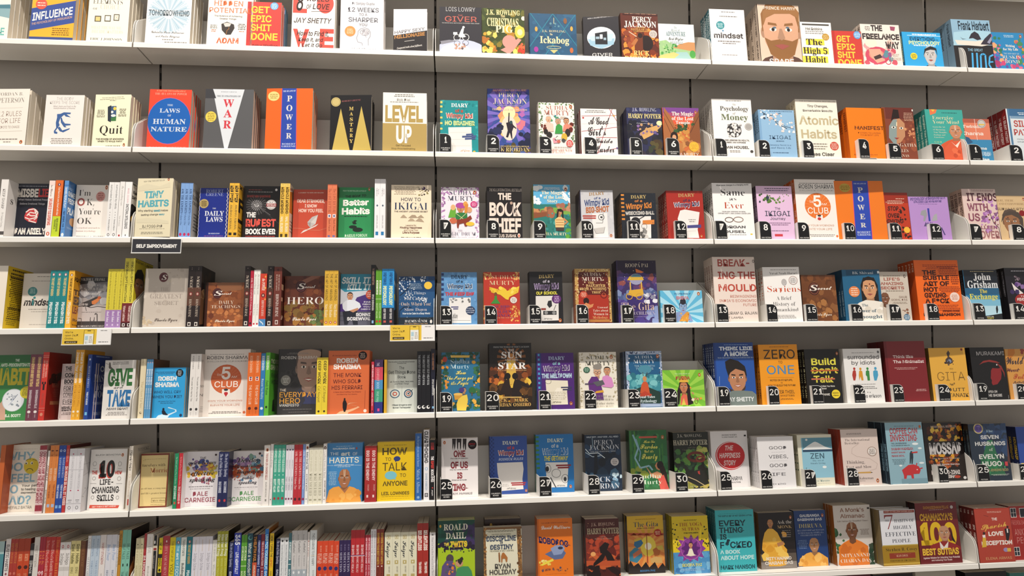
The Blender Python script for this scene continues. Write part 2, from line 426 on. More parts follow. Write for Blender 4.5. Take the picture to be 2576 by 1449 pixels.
# ------------------------------------------------------------------ number holders: white bracket with a black card
def number_holder(row, x, v, w, h, n, kind):
    W, H = w * 1e-3, h * 1e-3
    lab = {'c': "children's", 'n': 'non-fiction', 'f': 'fiction'}[kind]
    r = empty('number_holder', on_shelf(row, x * 1e-3, v * 1e-3), (-TILT, 0, 0))
    tag(r, 'white holder with black tab numbered %s for the %s books' % (n, lab), 'number tag', 'numbered tabs of the %s bay' % lab)
    m = MB(); d = .108; rc = W * .5
    m.box(-.0012, 0, 0, d, .0002, H + .0015)
    tab = [(0, .0002), (W, .0002), (W, H - rc)] + [(W - rc * (1 - math.cos(R(a))), H - rc + rc * math.sin(R(a))) for a in (18, 36, 54, 72)] + [(W - rc, H), (0, H)]
    m.prism([(a - .0012 if a == 0 else a + .0008, b + (.0012 if b > .01 else 0)) for a, b in tab][::1], 0, .0012, lambda a, b, t: (a, t, b))
    m.box(0, .062, -.004, .010, .0001, .0008)
    link('bracket', m.mesh('bracket', [M_tab]), r)
    c = MB(); blk = (18, 18, 20); wht = (236, 234, 230)
    c.prism(tab, -.0008, -.0001, lambda a, b, t: (a, t, b), blk)
    A = Art(c, lambda a, b, o: (a, -.0008 - o, b), W, H)
    u = W / 40.0; k = .0255 * W / .04
    wd = k * (.62 if len(n) == 1 and n != '1' else .32 if n == '1' else 1.42 if n[0] != '1' else 1.15)
    A.text(n, W * .53 - wd / 2, W * .53 + wd / 2, H * .52, H * .33, wht, 'b' if len(n) == 1 else 's')
    if kind == 'c':
        A.text("CHILDREN'S", W * .10, W * .90, H * .20, H * .062, wht, 's'); A.text('BOOKS', W * .25, W * .75, H * .10, H * .062, wht, 's')
    elif kind == 'n': A.text('NON-FICTION', W * .09, W * .93, H * .075, H * .06, wht, 's')
    else: A.text('FICTION', W * .2, W * .8, H * .075, H * .06, wht, 's')
    link('number_card', c.mesh('number_card', [M_ink]), r)

# ------------------------------------------------------------------ signs clipped to the front lips
def sign_base(row, x, b, w, h, name, lab, group=None):
    r = empty(name, on_shelf(row, x * 1e-3, -.004, b * 1e-3), (-TILT, 0, 0)); tag(r, lab, 'sign', group)
    W, H = w * 1e-3, h * 1e-3
    m = MB(); m.box(0, W, .0008, .0022, 0, H); m.box(0, W, -.0012, .0022, -.002, .0006); m.box(W * .2, W * .8, .0008, .0039, H - .004, H)
    link('plastic_sleeve', m.mesh('plastic_sleeve', [M_clear]), r)
    c = MB(); return r, c, Art(c, lambda a, q, o: (a, .0007 - o, q), W, H), W, H
def section_sign(row, x, b, w, h, lab):
    r, c, A, W, H = sign_base(row, x, b, w, h, 'section_sign', lab)
    A.rect(W * .015, W * .985, H * .04, H, (48, 48, 54)); A.text('SELF IMPROVEMENT', W * .09, W * .91, H * .38, H * .24, (240, 238, 234), 'x')
    link('sign_insert', c.mesh('sign_insert', [M_gloss]), r)
def promo_card(row, x, b, w, h, lab):
    r, c, A, W, H = sign_base(row, x, b, w, h, 'promo_card', lab, 'yellow cards on the shelf fronts')
    dk = (74, 58, 18)
    A.rect(W * .01, W * .70, H * .02, H, (226, 190, 62)); A.rect(W * .70, W * .99, H * .02, H, (236, 234, 232))
    for t, x1, y in (("We're", .22, .74), ('open 24/7.', .34, .54), ('Online.', .24, .34)): A.text(t, W * .06, W * x1, H * y, H * .12, dk, 's')
    A.rect(W * .06, W * .32, H * .08, H * .24, dk)
    A.blur(W * .09, W * .29, H * .12, H * .2, 1, (220, 205, 160), random.Random(2))
    A.rect(W * .44, W * .65, 0, H * .94, (120, 98, 30)); A.rect(W * .45, W * .64, 0, H * .92, (230, 196, 70)); A.rect(W * .455, W * .635, 0, H * .68, (228, 230, 226)); A.rect(W * .51, W * .58, H * .85, H * .9, dk)
    A.rect(W * .47, W * .53, H * .28, H * .55, (170, 200, 212)); A.blur(W * .55, W * .62, H * .1, H * .55, 5, (170, 150, 130), random.Random(3)); A.blur(W * .47, W * .53, H * .05, H * .2, 2, (150, 150, 150), random.Random(4))
    A.blur(W * .77, W * .92, H * .86, H * .93, 1, (110, 110, 110), random.Random(5)); A.blur(W * .74, W * .95, H * .12, H * .2, 1, (90, 90, 90), random.Random(6))
    link('printed_insert', c.mesh('printed_insert', [M_gloss]), r)

# ------------------------------------------------------------------ the books, shelf by shelf (millimetres)
face_out(1,-532.6,24,123.4,216.7,23,'f1ebe2','white book with a teal wave band, cut by the left edge',front='p-34 251 245 268 254 166 -31 227|8fb0b6~p-34 251 245 268 247 238 -32 233|55828f~t30 225 46 52|6fb7ae|b|CHANGE',spc='e6dccb',n=4)
face_out(1,-341.9,24,137.5,209.4,22,'fdb43a','orange book crossed by a slanting blue band',front='p-26 239 286 315 299 155 -11 81|3e5499~r-6 286 17 42|3f4f86~t10 260 156 56 55|f2efe8|b|INFLUENCE~t8 259 123 16 61|e6b58c|s|THE PSYCHOLOGY OF PERSUASION~g132 258 53 113 4|7a5a20~S59 278 36 38|d95b4b~g32 87 260 297 2|f0d0c0~E',spc='f2e8d8',n=4)
face_out(1,-162.2,24,131.9,207.8,22,'f7f0e0','cream book with three small outlined squares',front='t27 217 295 30|6f675b|r|ELEMENTS~t29 59 251 15|6f675b|r|OF~t75 203 258 34|d8cfba|r|CHOICE~r45 86 164 207|57503f~r51 80 170 200|e8cc86~r108 148 167 214|57503f~r113 143 174 208|f7f0e0~r166 202 175 223|57503f~r171 197 181 217|f3e7d6~l2 176 210 194 188|c9a98a~l2 192 211 177 187|c9a98a~t26 219 112 20|e8dcc4|r|WHAT THE WAY WE~t33 232 83 21|e8dcc4|r|DECIDE MATTERS~t27 231 31 16|57503f|r|ERIC J JOHNSON',spc='e8d9b0',n=4)
face_out(1,26.8,22,145.8,227.7,25,'f6f4f0','white book with a blue starburst of fine lines',front='y146 234 26 147|dfe8ef~y146 234 17 127|a9c4d4~y146 234 41 141|c3d4df~e146 234 34 35|f8f8f6~t14 279 223 41|55636c|b|TOMORROWMIND~t40 254 93 15|6a6460|w|Gabriella Rosen Kellerman~t69 227 64 14|6a6460|w|and Martin Seligman~g104 193 40 55 1|8a847c~g128 273 21 37 1|8a847c',spc='e9e2d8',n=4)
face_out(1,226.3,24,149.9,239.9,20,'f8f1e6','cream book with a dark crystal and orange lettering',front='t40 231 313 39|d7703f|s|HIDDEN~t9 290 262 37|d7703f|s|POTENTIAL~t44 229 232 11|5c5650|b|The Science of Achieving~t80 190 212 10|5c5650|b|Greater Things~p93 177 130 195 177 176 182 149 159 100 128 98 98 132|3d3634~p107 181 130 189 158 182 150 161 119 157|d2cec8~l2 128 102 133 133 145 141 143 155|d98a3c~g19 68 142 172 3|6a625a~g26 64 116 139 2|c97a5a~g201 259 136 186 4|6a625a~g208 255 121 131 1|c97a5a~t66 212 36 40|cf5f31|b|ADAM~t59 226 -12 36|cf5f31|b|GRANT',spc='e8e0d4',n=3)
face_out(1,357.4,24,114.6,176,17,'cf4640','red book with big yellow capitals, beside the red heart book',front='r-7 24 6 353|c43e3b~l2 15 357 27 7|a83432~t26 149 270 49|f7d147|b|GET~t26 164 203 49|f7d147|b|EPIC~t28 165 136 49|f7d147|b|SHIT~t31 209 68 52|f7d147|b|DONE~t36 211 17 19|5a1c22|o|Ankur Warikoo~S180 324 27 28|67a9d8~g162 199 302 344 5|dfeefa~E',spc='b83c3a',n=2)
face_out(1,361.8,70,110.8,186,12,'5b9acb','thin blue copy tucked behind the red yellow-lettered book',n=3)
face_out(1,507.7,24,147.1,256.1,22,'f6f1ea','white book with huge broken red letters',front='t5 101 289 139|df5448|x|L~e225 357 58 75|df5448~t11 121 17 143|df5448|x|V~t193 289 22 144|df5448|x|E~t29 77 301 127|33211f|o|8~t99 254 373 39|4a2a2a|o|RULES~t97 130 315 30|55403e|o|OF~t139 256 313 41|33211f|o|LOVE~l3 130 294 259 301|3a2a28~t15 272 207 38|4b3f3c|o|JAY SHETTY~t37 254 111 35|3a2a28|o|How to Find it,~t48 218 69 28|3a2a28|o|Keep it, and~t74 212 28 27|3a2a28|o|Let it Go',spc='e8e0d6',n=3)
face_out(1,673.1,24,149.5,238.1,22,'e4e1e4','pale grey book with an outlined head and brain',front='t79 233 359 19|6c6a70|s|Dr Sanjay Gupta~t51 264 304 33|5a5a62|s|12 WEEKS~t128 185 274 20|6c6a70|s|TO A~t56 259 227 34|5a5a62|s|SHARPER~t129 185 197 20|6c6a70|s|YOU~l3 156 50 151 69 123 75 116 98 113 105 122 130 123 155 141 176 170 184 196 174 209 151 207 119 194 97 196 52|8a8890~k169 149 32 24 3|8e8b92~n143 194 129 170 26 10|a9a6ad,c9c6cb~l2 171 130 181 112|8a8890~t79 257 15 16|6c6a70|r|A Guided Program to~S69 155 37 39|dd924c~g45 92 134 175 5|f4dcb8~E',spc='d8d4d2',n=3)
face_out(1,857,24,118.1,167.1,14,'e6e3e5','book half white and half black with orange second line',front='p-5 133 246 172 246 2 -4 4|2d292b~t9 219 143 23 29|504c50|s|HAPPY SEXY~t8 221 107 26 27|cf9150|b|MILLIONAIRE~l3 78 88 148 98|d8d2cc~t26 203 29 14 25|d8d2cc|j|Unexpected truths about fulfilment,',spc='d8d2ca',n=4,open=4)
face_out(1,1018.3,24,148.9,183.4,14,'36343a','dark grey book with a white cyclist above snow',front='e151 -21 212 139|c9cfe4~e115 -5 118 93|dfe6f2~p6 102 69 114 132 107 14 77|8f8e98~t46 254 333 33|dcd9d6|l|LOIS LOWRY~t131 164 297 12|bf6a60|s|THE~t38 265 254 41|c2675c|s|GIVER~t17 283 239 7|d0ccc8|s|THE GRAPHIC NOVEL ADAPTATION OF THE NEWBERY MEDAL WINNER~k124 132 25 25 4|efeeea~k185 136 25 26 4|efeeea~p142 165 156 198 164 208 173 198 167 166 187 139 163 132 133 139|f3f1ee~e170 212 9 9|f3f1ee~r97 126 153 173|f3f1ee~k124 88 22 22 3|6f6e78~k184 93 22 22 3|6f6e78~n100 179 37 94 14 11|a05a4e,c79a86,6a5a5c',spc='2a282c',n=2,open=1)
face_out(1,1168.9,24,153.2,184.3,18,'3f4a22','green festive book with cream lettering and gold lights',front='n0 320 19 374 70 27|2f3a1a,55602c,6b6a2a,8a7a2c,3a4420~n170 317 33 235 14 35|d9b23c,f0d46a,b88428~n0 100 19 176 16 27|d8a53a,b9712c,efd06a~e272 189 37 47|f2cf52~e272 189 19 24|fdf0b0~e195 113 50 51|e39a8e~p130 49 178 76 259 143 283 131 226 52 193 17|e39a8e~n241 308 36 106 8 21|c8402c,d96a40~e299 297 15 17|e8ddd0~t32 275 319 38|fbe7a6|f|J.K. ROWLING~t136 168 300 16|fbe7a6|f|THE~t37 263 231 62|fbe9ae|f|CHRISTMAS~t96 222 183 52|fdf0c0|f|PIG',spc='5a5a2a',n=2)
face_out(1,1338.5,24,172.8,171.1,26,'2c587a','deep blue book with a diamond lattice and gold title',front='n0 359 22 356 40 32|274f70,316286,2b5d80~l6 7 349 222 20|2f8098~l6 184 356 3 82|2f8098~l6 167 355 348 93|2f8098~l6 357 363 110 17|2f8098~t94 264 198 17|ead9a6|r|J.K. ROWLING~t150 170 175 14|f3e6b8|f|The~t77 289 112 53|f3e3ae|f|Ickabog~k177 81 53 12 4|d8d09a~p147 61 208 63 176 34|c8c080~l4 182 312 181 265|d8cfa0~n148 218 233 270 8 11|1f4560,5f8fa0~e52 219 10 19|e0a850~e310 230 10 19|e0a850~e48 62 16 21|a83a9a~e305 62 13 21|c26a3e~e265 289 13 23|8a5a3a',spc='1f4462',n=1,hard=1)
face_out(1,1536.9,24,129.2,163.7,15,'302e33','black book with a white oval of sky and dark shapes',front='t34 229 308 9 20|c8c5c4|b|NOW A MAJOR MOTION PICTURE~e128 162 103 85|e9eef2~p29 151 226 156 216 109 126 76 47 103|9fc3d8~p41 172 220 195 201 135 56 137|c3d9e4~p83 197 172 212 172 109 83 111|2a2c32~r118 138 153 188|e0e8ee~r88 114 152 171|9fb6c4~r144 163 143 162|9fb6c4~t58 204 17 26|d8d6d4|s|GIVER',spc='262428',n=2,open=5)
face_out(1,1675.8,24,140.5,184.5,22,'5b2416','fiery brown book with a dark warrior and silver title',front='n0 298 22 263 60 33|9a4418,c86a22,7a2f14,e09038~n24 151 105 319 14 33|8a3f26,a85028~e187 137 50 61|231210~p98 177 128 196 161 188 159 66 97 64|6e3218~e142 196 18 21|2a1510~p70 124 110 178 126 161 99 116|b8703c~l5 59 224 115 186|e8d8c0~r19 289 355 381|3e140e~t32 271 365 12|d8a080|b|HALF BOY . HALF GOD . ALL HERO~t87 234 307 37|e0dcd6|f|PERCY~t27 267 261 47|e6e2dc|f|JACKSON~t114 185 254 9|dca850|f|AND THE~t76 222 238 12|e0b060|f|BATTLE OF THE~t94 206 224 11|e0b060|f|LABYRINTH~t87 207 40 36|e8c87a|f|RICK~t19 258 -13 45|e8c87a|f|RIORDAN~S240 210 30 30|cfc8c2~g217 263 190 231 4|8a7a70~E',spc='3a1510',n=5)
face_out(1,1816.4,24,135,147.9,12,'eaf0ed','small white book with a painted green river valley',front='p3 157 54 168 110 126 142 101 278 123 272 26 -5 18|9fc38a~p101 108 161 141 221 156 276 154 271 79 192 94|c98f5c~n1 137 44 153 40 13|4f9a4a,7ab868,3e8040,a8cf8a~p124 74 208 77 238 25 112 21|9fc4c0~p1 44 107 73 148 57 104 21 0 18|dcc67a~e249 61 22 30|4fa04a~t118 141 260 18|6a8288|r|The~t98 163 239 18|6a8288|r|River of~t56 203 202 33|6a848c|f|ADVENTURE~t75 186 169 21|4a4a4a|w|Enid Blyton~g81 183 136 160 2|9aa4a4',spc='dfe6e2',n=2)
face_out(1,2014.2,24,135.6,214.4,16,'f6f2f0','white book with a small teal disc, stack with teal spines',front='g90 201 400 417 1|8a8684~g58 234 363 383 1|8a8684~e80 300 32 33|2f8a93~g57 103 278 319 5|cfe8e8~e97 257 7 7|5f8fb0~t26 250 199 41|3a3434|b|mindset~g49 229 163 184 1|8a8482~g82 195 148 166 1|8a8482~g73 200 58 74 1|a8a2a0',spc='2f6f7c',spine='T403 192 16 20|d8e8ea|b|MINDSET~T171 34 16 16|d8e8ea|s|DR CAROL DWECK',n=5)
face_out(1,2200.4,24,164.7,241.9,34,'dcc3ae','tall beige hardback with a bearded man portrait',front='p2 18 35 50 107 75 227 79 296 58 334 28|5a4038~f175 256 275 413|d3a182|8f6238|6a4a40|bh~p41 308 43 423 100 473 203 493 293 477 329 424 320 318 310 381 257 413 135 408 66 372|9a6b3e~e127 296 14 8|5a6f80~e229 299 14 8|5a6f80~t53 304 443 23|f2e6da|s|PRINCE HARRY~t66 256 3 43|f5efe8|s|SPARE',spc='d9c7b6',spine='T425 232 34 20|4a3a34|b|PRINCE HARRY~T203 48 34 20|4a3a34|b|SPARE',n=3,hard=1)
face_out(1,2362.1,24,125.6,175.6,16,'f7f3ec','white book with yellow highlighted words',front='r22 235 325 338|4a4642~t46 179 287 21|55504c|b|Mel Robbins~g39 192 253 284 2|8a8480~r40 186 166 216|f6dd4e~r10 214 95 143|f6dd4e~r4 203 23 77|f6dd4e~t43 169 166 50|3a3430|f|The~t14 203 95 52|3a3430|f|High 5~t22 188 27 50|3a3430|f|Habit~S200 234 28 28|b98a34~g178 223 214 253 4|e8d090~E',spc='ece6dc',n=3)
face_out(1,2486.2,24,120.1,144.4,16,'cd4239','red book with yellow capitals in the upper right bay',front='r7 26 15 289|bb3832~t38 148 201 50|f6cf45|b|GET~t36 180 137 50|f6cf45|b|EPIC~t34 176 72 50|f6cf45|b|SHIT~t33 220 3 57|f6cf45|b|DONE~S205 259 29 32|5f9fd6~g182 230 238 279 5|dcecf8~E',spc='a83430',n=2)
face_out(1,2603.7,24,157.5,176.3,18,'eee2d8','pale pink book with bold scattered capitals and a swimmer',front='n5 254 22 219 30 27|e6a0a0,f0c8b8,cf5a6a,e8b0a8~e116 99 96 71|cf5068~e111 104 62 42|e8907a~e75 197 48 36|f4e6d0~p49 149 143 152 174 59 109 36 63 87|e0a890~p84 87 138 110 156 84 96 62|4a3a38~n163 245 59 134 8 21|5f8f9a,9a5a8a~k198 49 23 23 6|c8405a~g65 78 297 313 1|aaaaaa~g37 80 300 339 3|8a807a~t86 178 301 45|3c3434|x|THE~t11 309 232 44|3c3434|x|FREELANCE~t190 302 160 53|3c3434|x|WAY~p242 340 284 336 275 304 244 308|a0506a~t240 292 93 21|c0b0a6|s|BEST~t221 304 64 21|c0b0a6|s|BUSINESS',spc='cfc0b4',spine='T334 176 18 22|3c3434|x|THE FREELANCE WAY',n=3)
face_out(1,2769.6,24,157.5,150,18,'35a6e0','bright blue book with a grey photo of a man in dark suit',front='r43 319 270 274|d8eefa~g81 284 273 293 1|e8f4fc~t133 231 270 9|f0f8fc|b|TRUTHS TO CREATE~t62 273 231 30|1c3858|b|EVERYTHING~t275 292 235 13|1c3858|s|is~t50 304 200 28|f4ee9a|b|PSYCHOLOGY~g54 299 181 204 1|d8eefa~f213 110 93 140|c9c4c2|3a3638|3a3a3c|o~p159 111 172 164 223 189 268 171 271 114 261 156 219 160 181 148|2e2c2e~S78 102 28 28|f2d840~g57 101 84 119 4|6a5a20~E',spc='1f6f9c',spine='T269 59 18 18|e8f0a0|b|EVERYTHING IS PSYCHOLOGY',n=2)
face_out(1,2977.1,24,162.1,209.9,34,'8fb4cc','thick pale blue book with black dunes and tall blue letters',front='r-12 342 8 231|2a2728~p14 311 178 336 354 321 338 213 0 202|a9cfe0~p17 247 187 242 346 269 340 226 234 201 33 210|e8dfd2~p134 262 158 303 189 324 219 305 237 260 204 251 169 267|352f38~p63 275 82 260 114 259 81 253|5a6a78~p226 217 265 266 314 309 353 315 338 215|3a3440~p282 235 334 299 349 291 302 225|9a9ab0~t58 313 336 71|2c3a46|b|Frank Herbert~t113 237 159 21|9fd0ea|s|THE GREAT~l14 147 145 135 7|4fb0e8~l14 184 146 173 8|4fb0e8~l14 202 9 213 126 231 139 252 132 245 10|4fb0e8~l13 319 135 287 118 273 53 291 12|4fb0e8~l11 281 73 311 76|4fb0e8~l13 69 5 86 69 83 111|4fb0e8',spc='7896ac',spine='T394 209 34 23|2c3a46|b|Frank Herbert',n=3)
face_out(1,3139.3,24,136,161.8,16,'2c86bd','blue book bordered with painted pink and orange flowers',front='n-10 61 118 314 16 19|c05a8a,8a5ab0,e8785a,3a7a5a~n-10 95 87 218 8 26|f0a878,eaa08a~n12 69 162 185 6 22|2f7a5a~n14 101 24 106 14 24|d04a7a,b03a6a,6a4a9a~n131 223 22 62 10 22|d86a8a,c04a7a~n196 300 61 279 24 24|e0a83a,d8923a,c05a7a,4a8a5a~g94 195 282 305 2|cfe4f2~t106 185 203 19|f4efe4|f|Writing~t83 208 175 19|f4efe4|f|for My Life~t82 212 141 13|bcd8ea|s|THE VERY BEST OF~t68 222 106 26|eee6d8|r|RUSKIN~t84 205 68 28|eee6d8|r|BOND~e243 294 10 15|d8702e~e243 294 5 11|201818~e243 292 3 6|f4efe6',spc='1f6a98',n=2)
face_out(2,-493,24,149.9,201.6,26,'f3ebe0','off-white book with grey serif names, at the left edge',front='t94 257 354 23 2|8d857c|r|JORDAN B.~t99 268 304 35 2|8d857c|r|PETERSON~l2 2 265 264 270|c8bfb2~t109 258 208 35 4|8f7468|l|12 RULES~t114 255 160 33 4|8f7468|l|FOR LIFE~t73 253 124 17 3|a89a90|s|AN ANTIDOTE TO CHAOS~l2 19 100 274 107|c8bfb2~g126 250 42 59 1|8a8078~g150 213 25 38 1|8a8078~e273 30 10 13|d8702e~e273 30 5 9|201818~e273 28 2 6|f4efe6',spc='efe4d0',n=4,open=4)
face_out(2,-297.1,24,124.1,186.1,15,'f0e8e2','pale book with a blue curled paper-cut figure',front='t68 179 335 21|9a9490|l|THE BODY~t28 220 308 21|9a9490|l|KEEPS THE SCORE~t50 198 286 11|8a8480|i|Mind, brain and body in the~t54 193 273 10|8a8480|i|transformation of trauma~p80 236 102 238 123 249 168 247 166 236 141 235 171 213 137 219 126 231 104 209 96 176 103 158 79 115 93 109 92 96 72 100 69 116 82 139 77 176 82 212|3f629a~p104 209 112 213 130 164 149 143 132 144 110 176|3f629a~p104 148 123 121 171 138 167 128 130 107 107 115 91 139|3f629a~p125 188 135 170 173 167 173 158 139 154 127 167|3f629a~g40 205 58 69 1|8a827c~g34 214 25 57 3|8a827c',spc='e8dccc',n=4,open=2)
face_out(2,-140,24,117.3,191.2,17,'f6f0cf','cream book with a small drawing of an open door',front="t42 184 355 6 9|5a5648|b|There aren't many ideas you will say. This~t31 193 343 6 9|5a5648|b|Book was changed my life. This is one of those.~g95 137 335 345 1|7a7466~p104 299 142 300 146 193 110 192|3d5a80~p109 216 146 225 146 193 110 192|3f7a44~e132 282 10 12|f0cf50~e116 257 9 9|f0f0e8~e126 232 16 9|f0f0e8~p85 294 107 306 113 184 92 194|2c3440~g17 71 238 275 4|5a5648~g10 77 219 235 2|6a6456~g164 208 246 283 4|5a5648~g155 214 225 242 2|6a6456~t44 196 103 57|2c2620|r|Quit~t24 210 60 11|5a5446|b|THE POWER OF KNOWING~t36 199 44 11|5a5446|b|WHEN TO WALK AWAY~t86 187 1 19|4a443a|f|ANNIE DUKE~e210 23 7 13|d8702e~e210 23 4 10|201818~e210 21 2 6|f4efe6",spc='efe6cc',n=4,open=3)
face_out(2,33.7,24,138.5,215.2,19,'e2482f','red book with a large blue disc and pale serif title',front='e138 204 143 168|c85a90~e138 204 140 164|155fb2~t45 235 415 11|e8b08a|i|#1 NEW YORK TIMES bestselling author of~t35 244 391 15|e8b29a|r|THE 48 LAWS OF POWER~t120 157 311 12|c8d4e4|f|THE~t72 205 263 29|ccd6e4|f|LAWS~t127 149 235 14|c8d4e4|f|OF~t33 247 181 36|ccd6e4|f|HUMAN~t22 257 128 32|ccd6e4|f|NATURE~t18 260 -1 20|e8b29a|r|ROBERT GREENE',spc='d84a34',n=4,open=1)
face_out(2,216.7,24,161.2,221.1,22,'58585a','grey book with a white wedge and red capitals',front='p45 445 261 449 165 13 143 13|d9dde2~p-10 444 47 445 72 375 -6 374|3a3a3e~t103 209 419 7|5c6268|r|ROBERT GREENE~t75 235 386 11|5a6068|f|THE 33 STRATEGIES OF~t121 193 313 55|cf3b45|f|W~t127 183 238 55|cf3b45|f|A~t128 182 158 56|cf3b45|f|R~l3 -10 442 0 11|a8a8a8~S44 240 36 39|e8cc52~g20 69 210 271 5|9a8430~E',spc='5a5a5c',n=4,open=1)
face_out(2,420.7,24,158.5,228.5,24,'e7641c','orange book with a wide blue stripe, on a left bay shelf',front='p105 469 203 473 213 11 107 11|2846a6~l3 104 469 106 11|d84a7a~l3 204 473 214 11|d84a7a~t111 198 430 11 4|cfd6ea|f|THE 48 LAWS OF~t141 175 361 42|d8d4ce|f|P~t138 179 291 43|d8d4ce|f|O~t134 184 225 40|d8d4ce|f|W~t143 179 157 38|d8d4ce|f|E~t143 181 90 39|d8d4ce|f|R~t116 208 45 12|b8c4e4|f|ROBERT~t115 209 28 12|b8c4e4|f|GREENE~S49 399 39 35|e8d080~g19 81 380 419 3|a8863c~E',spc='e0622a',n=3,open=3)
face_out(2,638.5,24,142.6,208.8,16,'141316','black book with two gold spikes and vertical title',front='p72 319 139 13 18 14|c8ae5a~p215 335 285 11 159 12|c8ae5a~t78 209 366 11 10|a86060|r|ROBERT GREENE~t130 160 305 25|d8bc68|f|M~t134 157 266 25|d8bc68|f|A~t136 157 225 25|d8bc68|f|S~t135 159 187 25|d8bc68|f|T~t137 159 147 25|d8bc68|f|E~t137 160 107 25|d8bc68|f|R~t136 161 66 26|d8bc68|f|Y~S37 367 33 34|c8b474~k37 367 28 29 3|9a8850~E',spc='1c1b1e',n=4,open=4)
face_out(2,818.9,24,153,224.2,17,'f0ece6','half white and half gold book with heavy capitals',front='r-4 309 3 220|b69b5c~g61 238 416 441 2|6a665e~t98 191 387 18|6a665e|s|Rob Dial~g45 252 373 385 1|8a8478~t17 280 236 118|b39858|x|LEVEL~t94 202 82 122|f3efe8|x|UP~t93 195 50 14|5a4c28|s|Get Focused~t62 226 28 12|5a4c28|s|Stop Procrastinating',spc='d8cfc0',n=3)
number_holder(2,1018.6,7,39,67.2,'1','c')
number_holder(2,1184.1,7,42.2,65.6,'2','c')
number_holder(2,1371.4,7,40.5,63.4,'3','c')
number_holder(2,1533.8,7,42.3,64,'4','c')
number_holder(2,1701.7,7,40,65.5,'5','c')
number_holder(2,1836,7,43.8,66.4,'6','c')
face_out(2,1019.5,24,134.3,200.6,17,'1f8f93','teal book with red and cream lettering and torn paper, tab 1',front='n2 273 12 407 80 12|2a9ea2,188085,35a8a8~r1 16 376 393|e8d070~r0 16 345 359|e8d070~r0 16 304 318|e8d070~r0 16 262 276|e8d070~r0 16 220 235|e8d070~r0 16 179 193|e8d070~t78 198 350 28|e6f0ee|f|DIARY~t106 162 311 25|c8503c|b|of a~t40 232 266 40|f4efe6|b|Wimpy Kid~t43 228 270 33|cc4a38|b|Wimpy Kid~t33 245 215 32|d8e49a|x|NO BRAINER~p57 197 220 203 223 16 76 13 69 91 59 141|ece8e2~l2 68 157 217 163|c8c4be~l2 72 108 217 112|c8c4be~l2 79 59 216 63|c8c4be~p182 151 233 155 233 142 182 138|4a5a88~p154 136 252 141 252 126 154 121|4a5a88~p174 120 248 124 248 111 174 106|4a5a88~t140 210 18 15|c89a7a|o|Jeff Kinney~e239 19 9 8|e0b040',spc='167a80',n=2)
face_out(2,1187.5,24,152.1,248.4,17,'3b4f9a','tall blue fantasy book with bursts of light, tab 2',front='n0 318 14 498 60 47|4458a8,2f3f86,5a4aa0,33508f,6a4a98~y153 299 15 209|7a6ac0~n59 254 164 361 24 37|e89a6a,f0c07a,d87a8a,b86ab0~e155 316 45 51|f8e8b0~e153 199 56 92|e8d8c8~p132 240 176 250 187 208 174 174 176 116 168 124 158 166 144 128 130 132 143 182|2a2430~p146 240 151 316 159 316 156 241|2a2430~e168 244 11 13|2f4a50~p175 233 207 200 201 195 173 216|2a2430~n3 91 129 206 10 32|1f2440,2a3058~n232 309 67 210 12 37|1f2440,2a2a52~n0 308 12 77 24 28|1c1c30,54482a,2a2438~t41 282 476 14 8|e8b0a8|z|HALF BOY + HALF GOD + ALL HERO~t80 239 433 34|d9cbb4|r|PERCY~t42 284 382 42|d9cbb4|r|JACKSON~t68 253 364 10|b0a0b8|f|AND THE OLYMPIANS~t33 286 333 13|d8c0b8|f|THE CHALICE OF THE GODS~t83 294 60 8|d8c08a|b|A NEW ADVENTURE FROM GLOBAL BESTSELLER~t25 296 25 30|e0c88a|r|RICK RIORDAN',spc='1d2046',n=3)
face_out(2,1370.7,24,130.9,200.5,17,'f3ebe4','white book with a seated family in an oval wreath, tab 3',front="n9 275 385 406 30 8|6a8a5a,4a6a48,8aa070~n0 29 36 385 44 8|6a8a5a,4a6a48,8aa070~n238 275 40 391 44 8|6a8a5a,4a6a48,8aa070~t58 216 348 29|b8786a|r|SUDHA~t39 231 306 36|b8786a|r|MURTY~e238 372 11 15|d8702e~e238 372 6 11|201818~e238 371 3 6|f4efe6~n83 137 264 303 8 15|4a9a6a,3a7a9a~r160 197 276 295|c8b8a8~f73 272 36 44|dfb08e|c8c0b8|e8dccc|h~p28 179 38 238 70 251 106 239 109 180|e6c8b8~f142 257 36 42|c99a78|8a8a8a|4a9a4a|h~p116 164 126 223 147 240 171 223 173 165|3f9a48~f202 260 36 42|c9906a|3a2a24|e08a7a|h~p173 181 183 232 208 243 244 225 246 183|dd8a74~n20 46 178 255 6 16|6a2a20~n230 256 183 242 6 16|6a2a20~e51 179 16 20|2a2220~e76 154 21 22|2f2a28~e210 174 19 29|3a2a28~e184 140 21 29|d8b040~p99 130 140 139 151 97 106 92|e09aa8~n115 180 105 140 8 18|4a4a4a,c86a5a,e8e0d8~g97 243 58 69 1|b0a098~t24 241 30 20|c08274|r|GRANDPARENTS'~t32 188 15 12|c08a7a|i|Bag of Stories~S221 92 24 27|d04f4a~g204 239 73 111 4|f4d8d0~E",spc='e6dcd2',n=4)
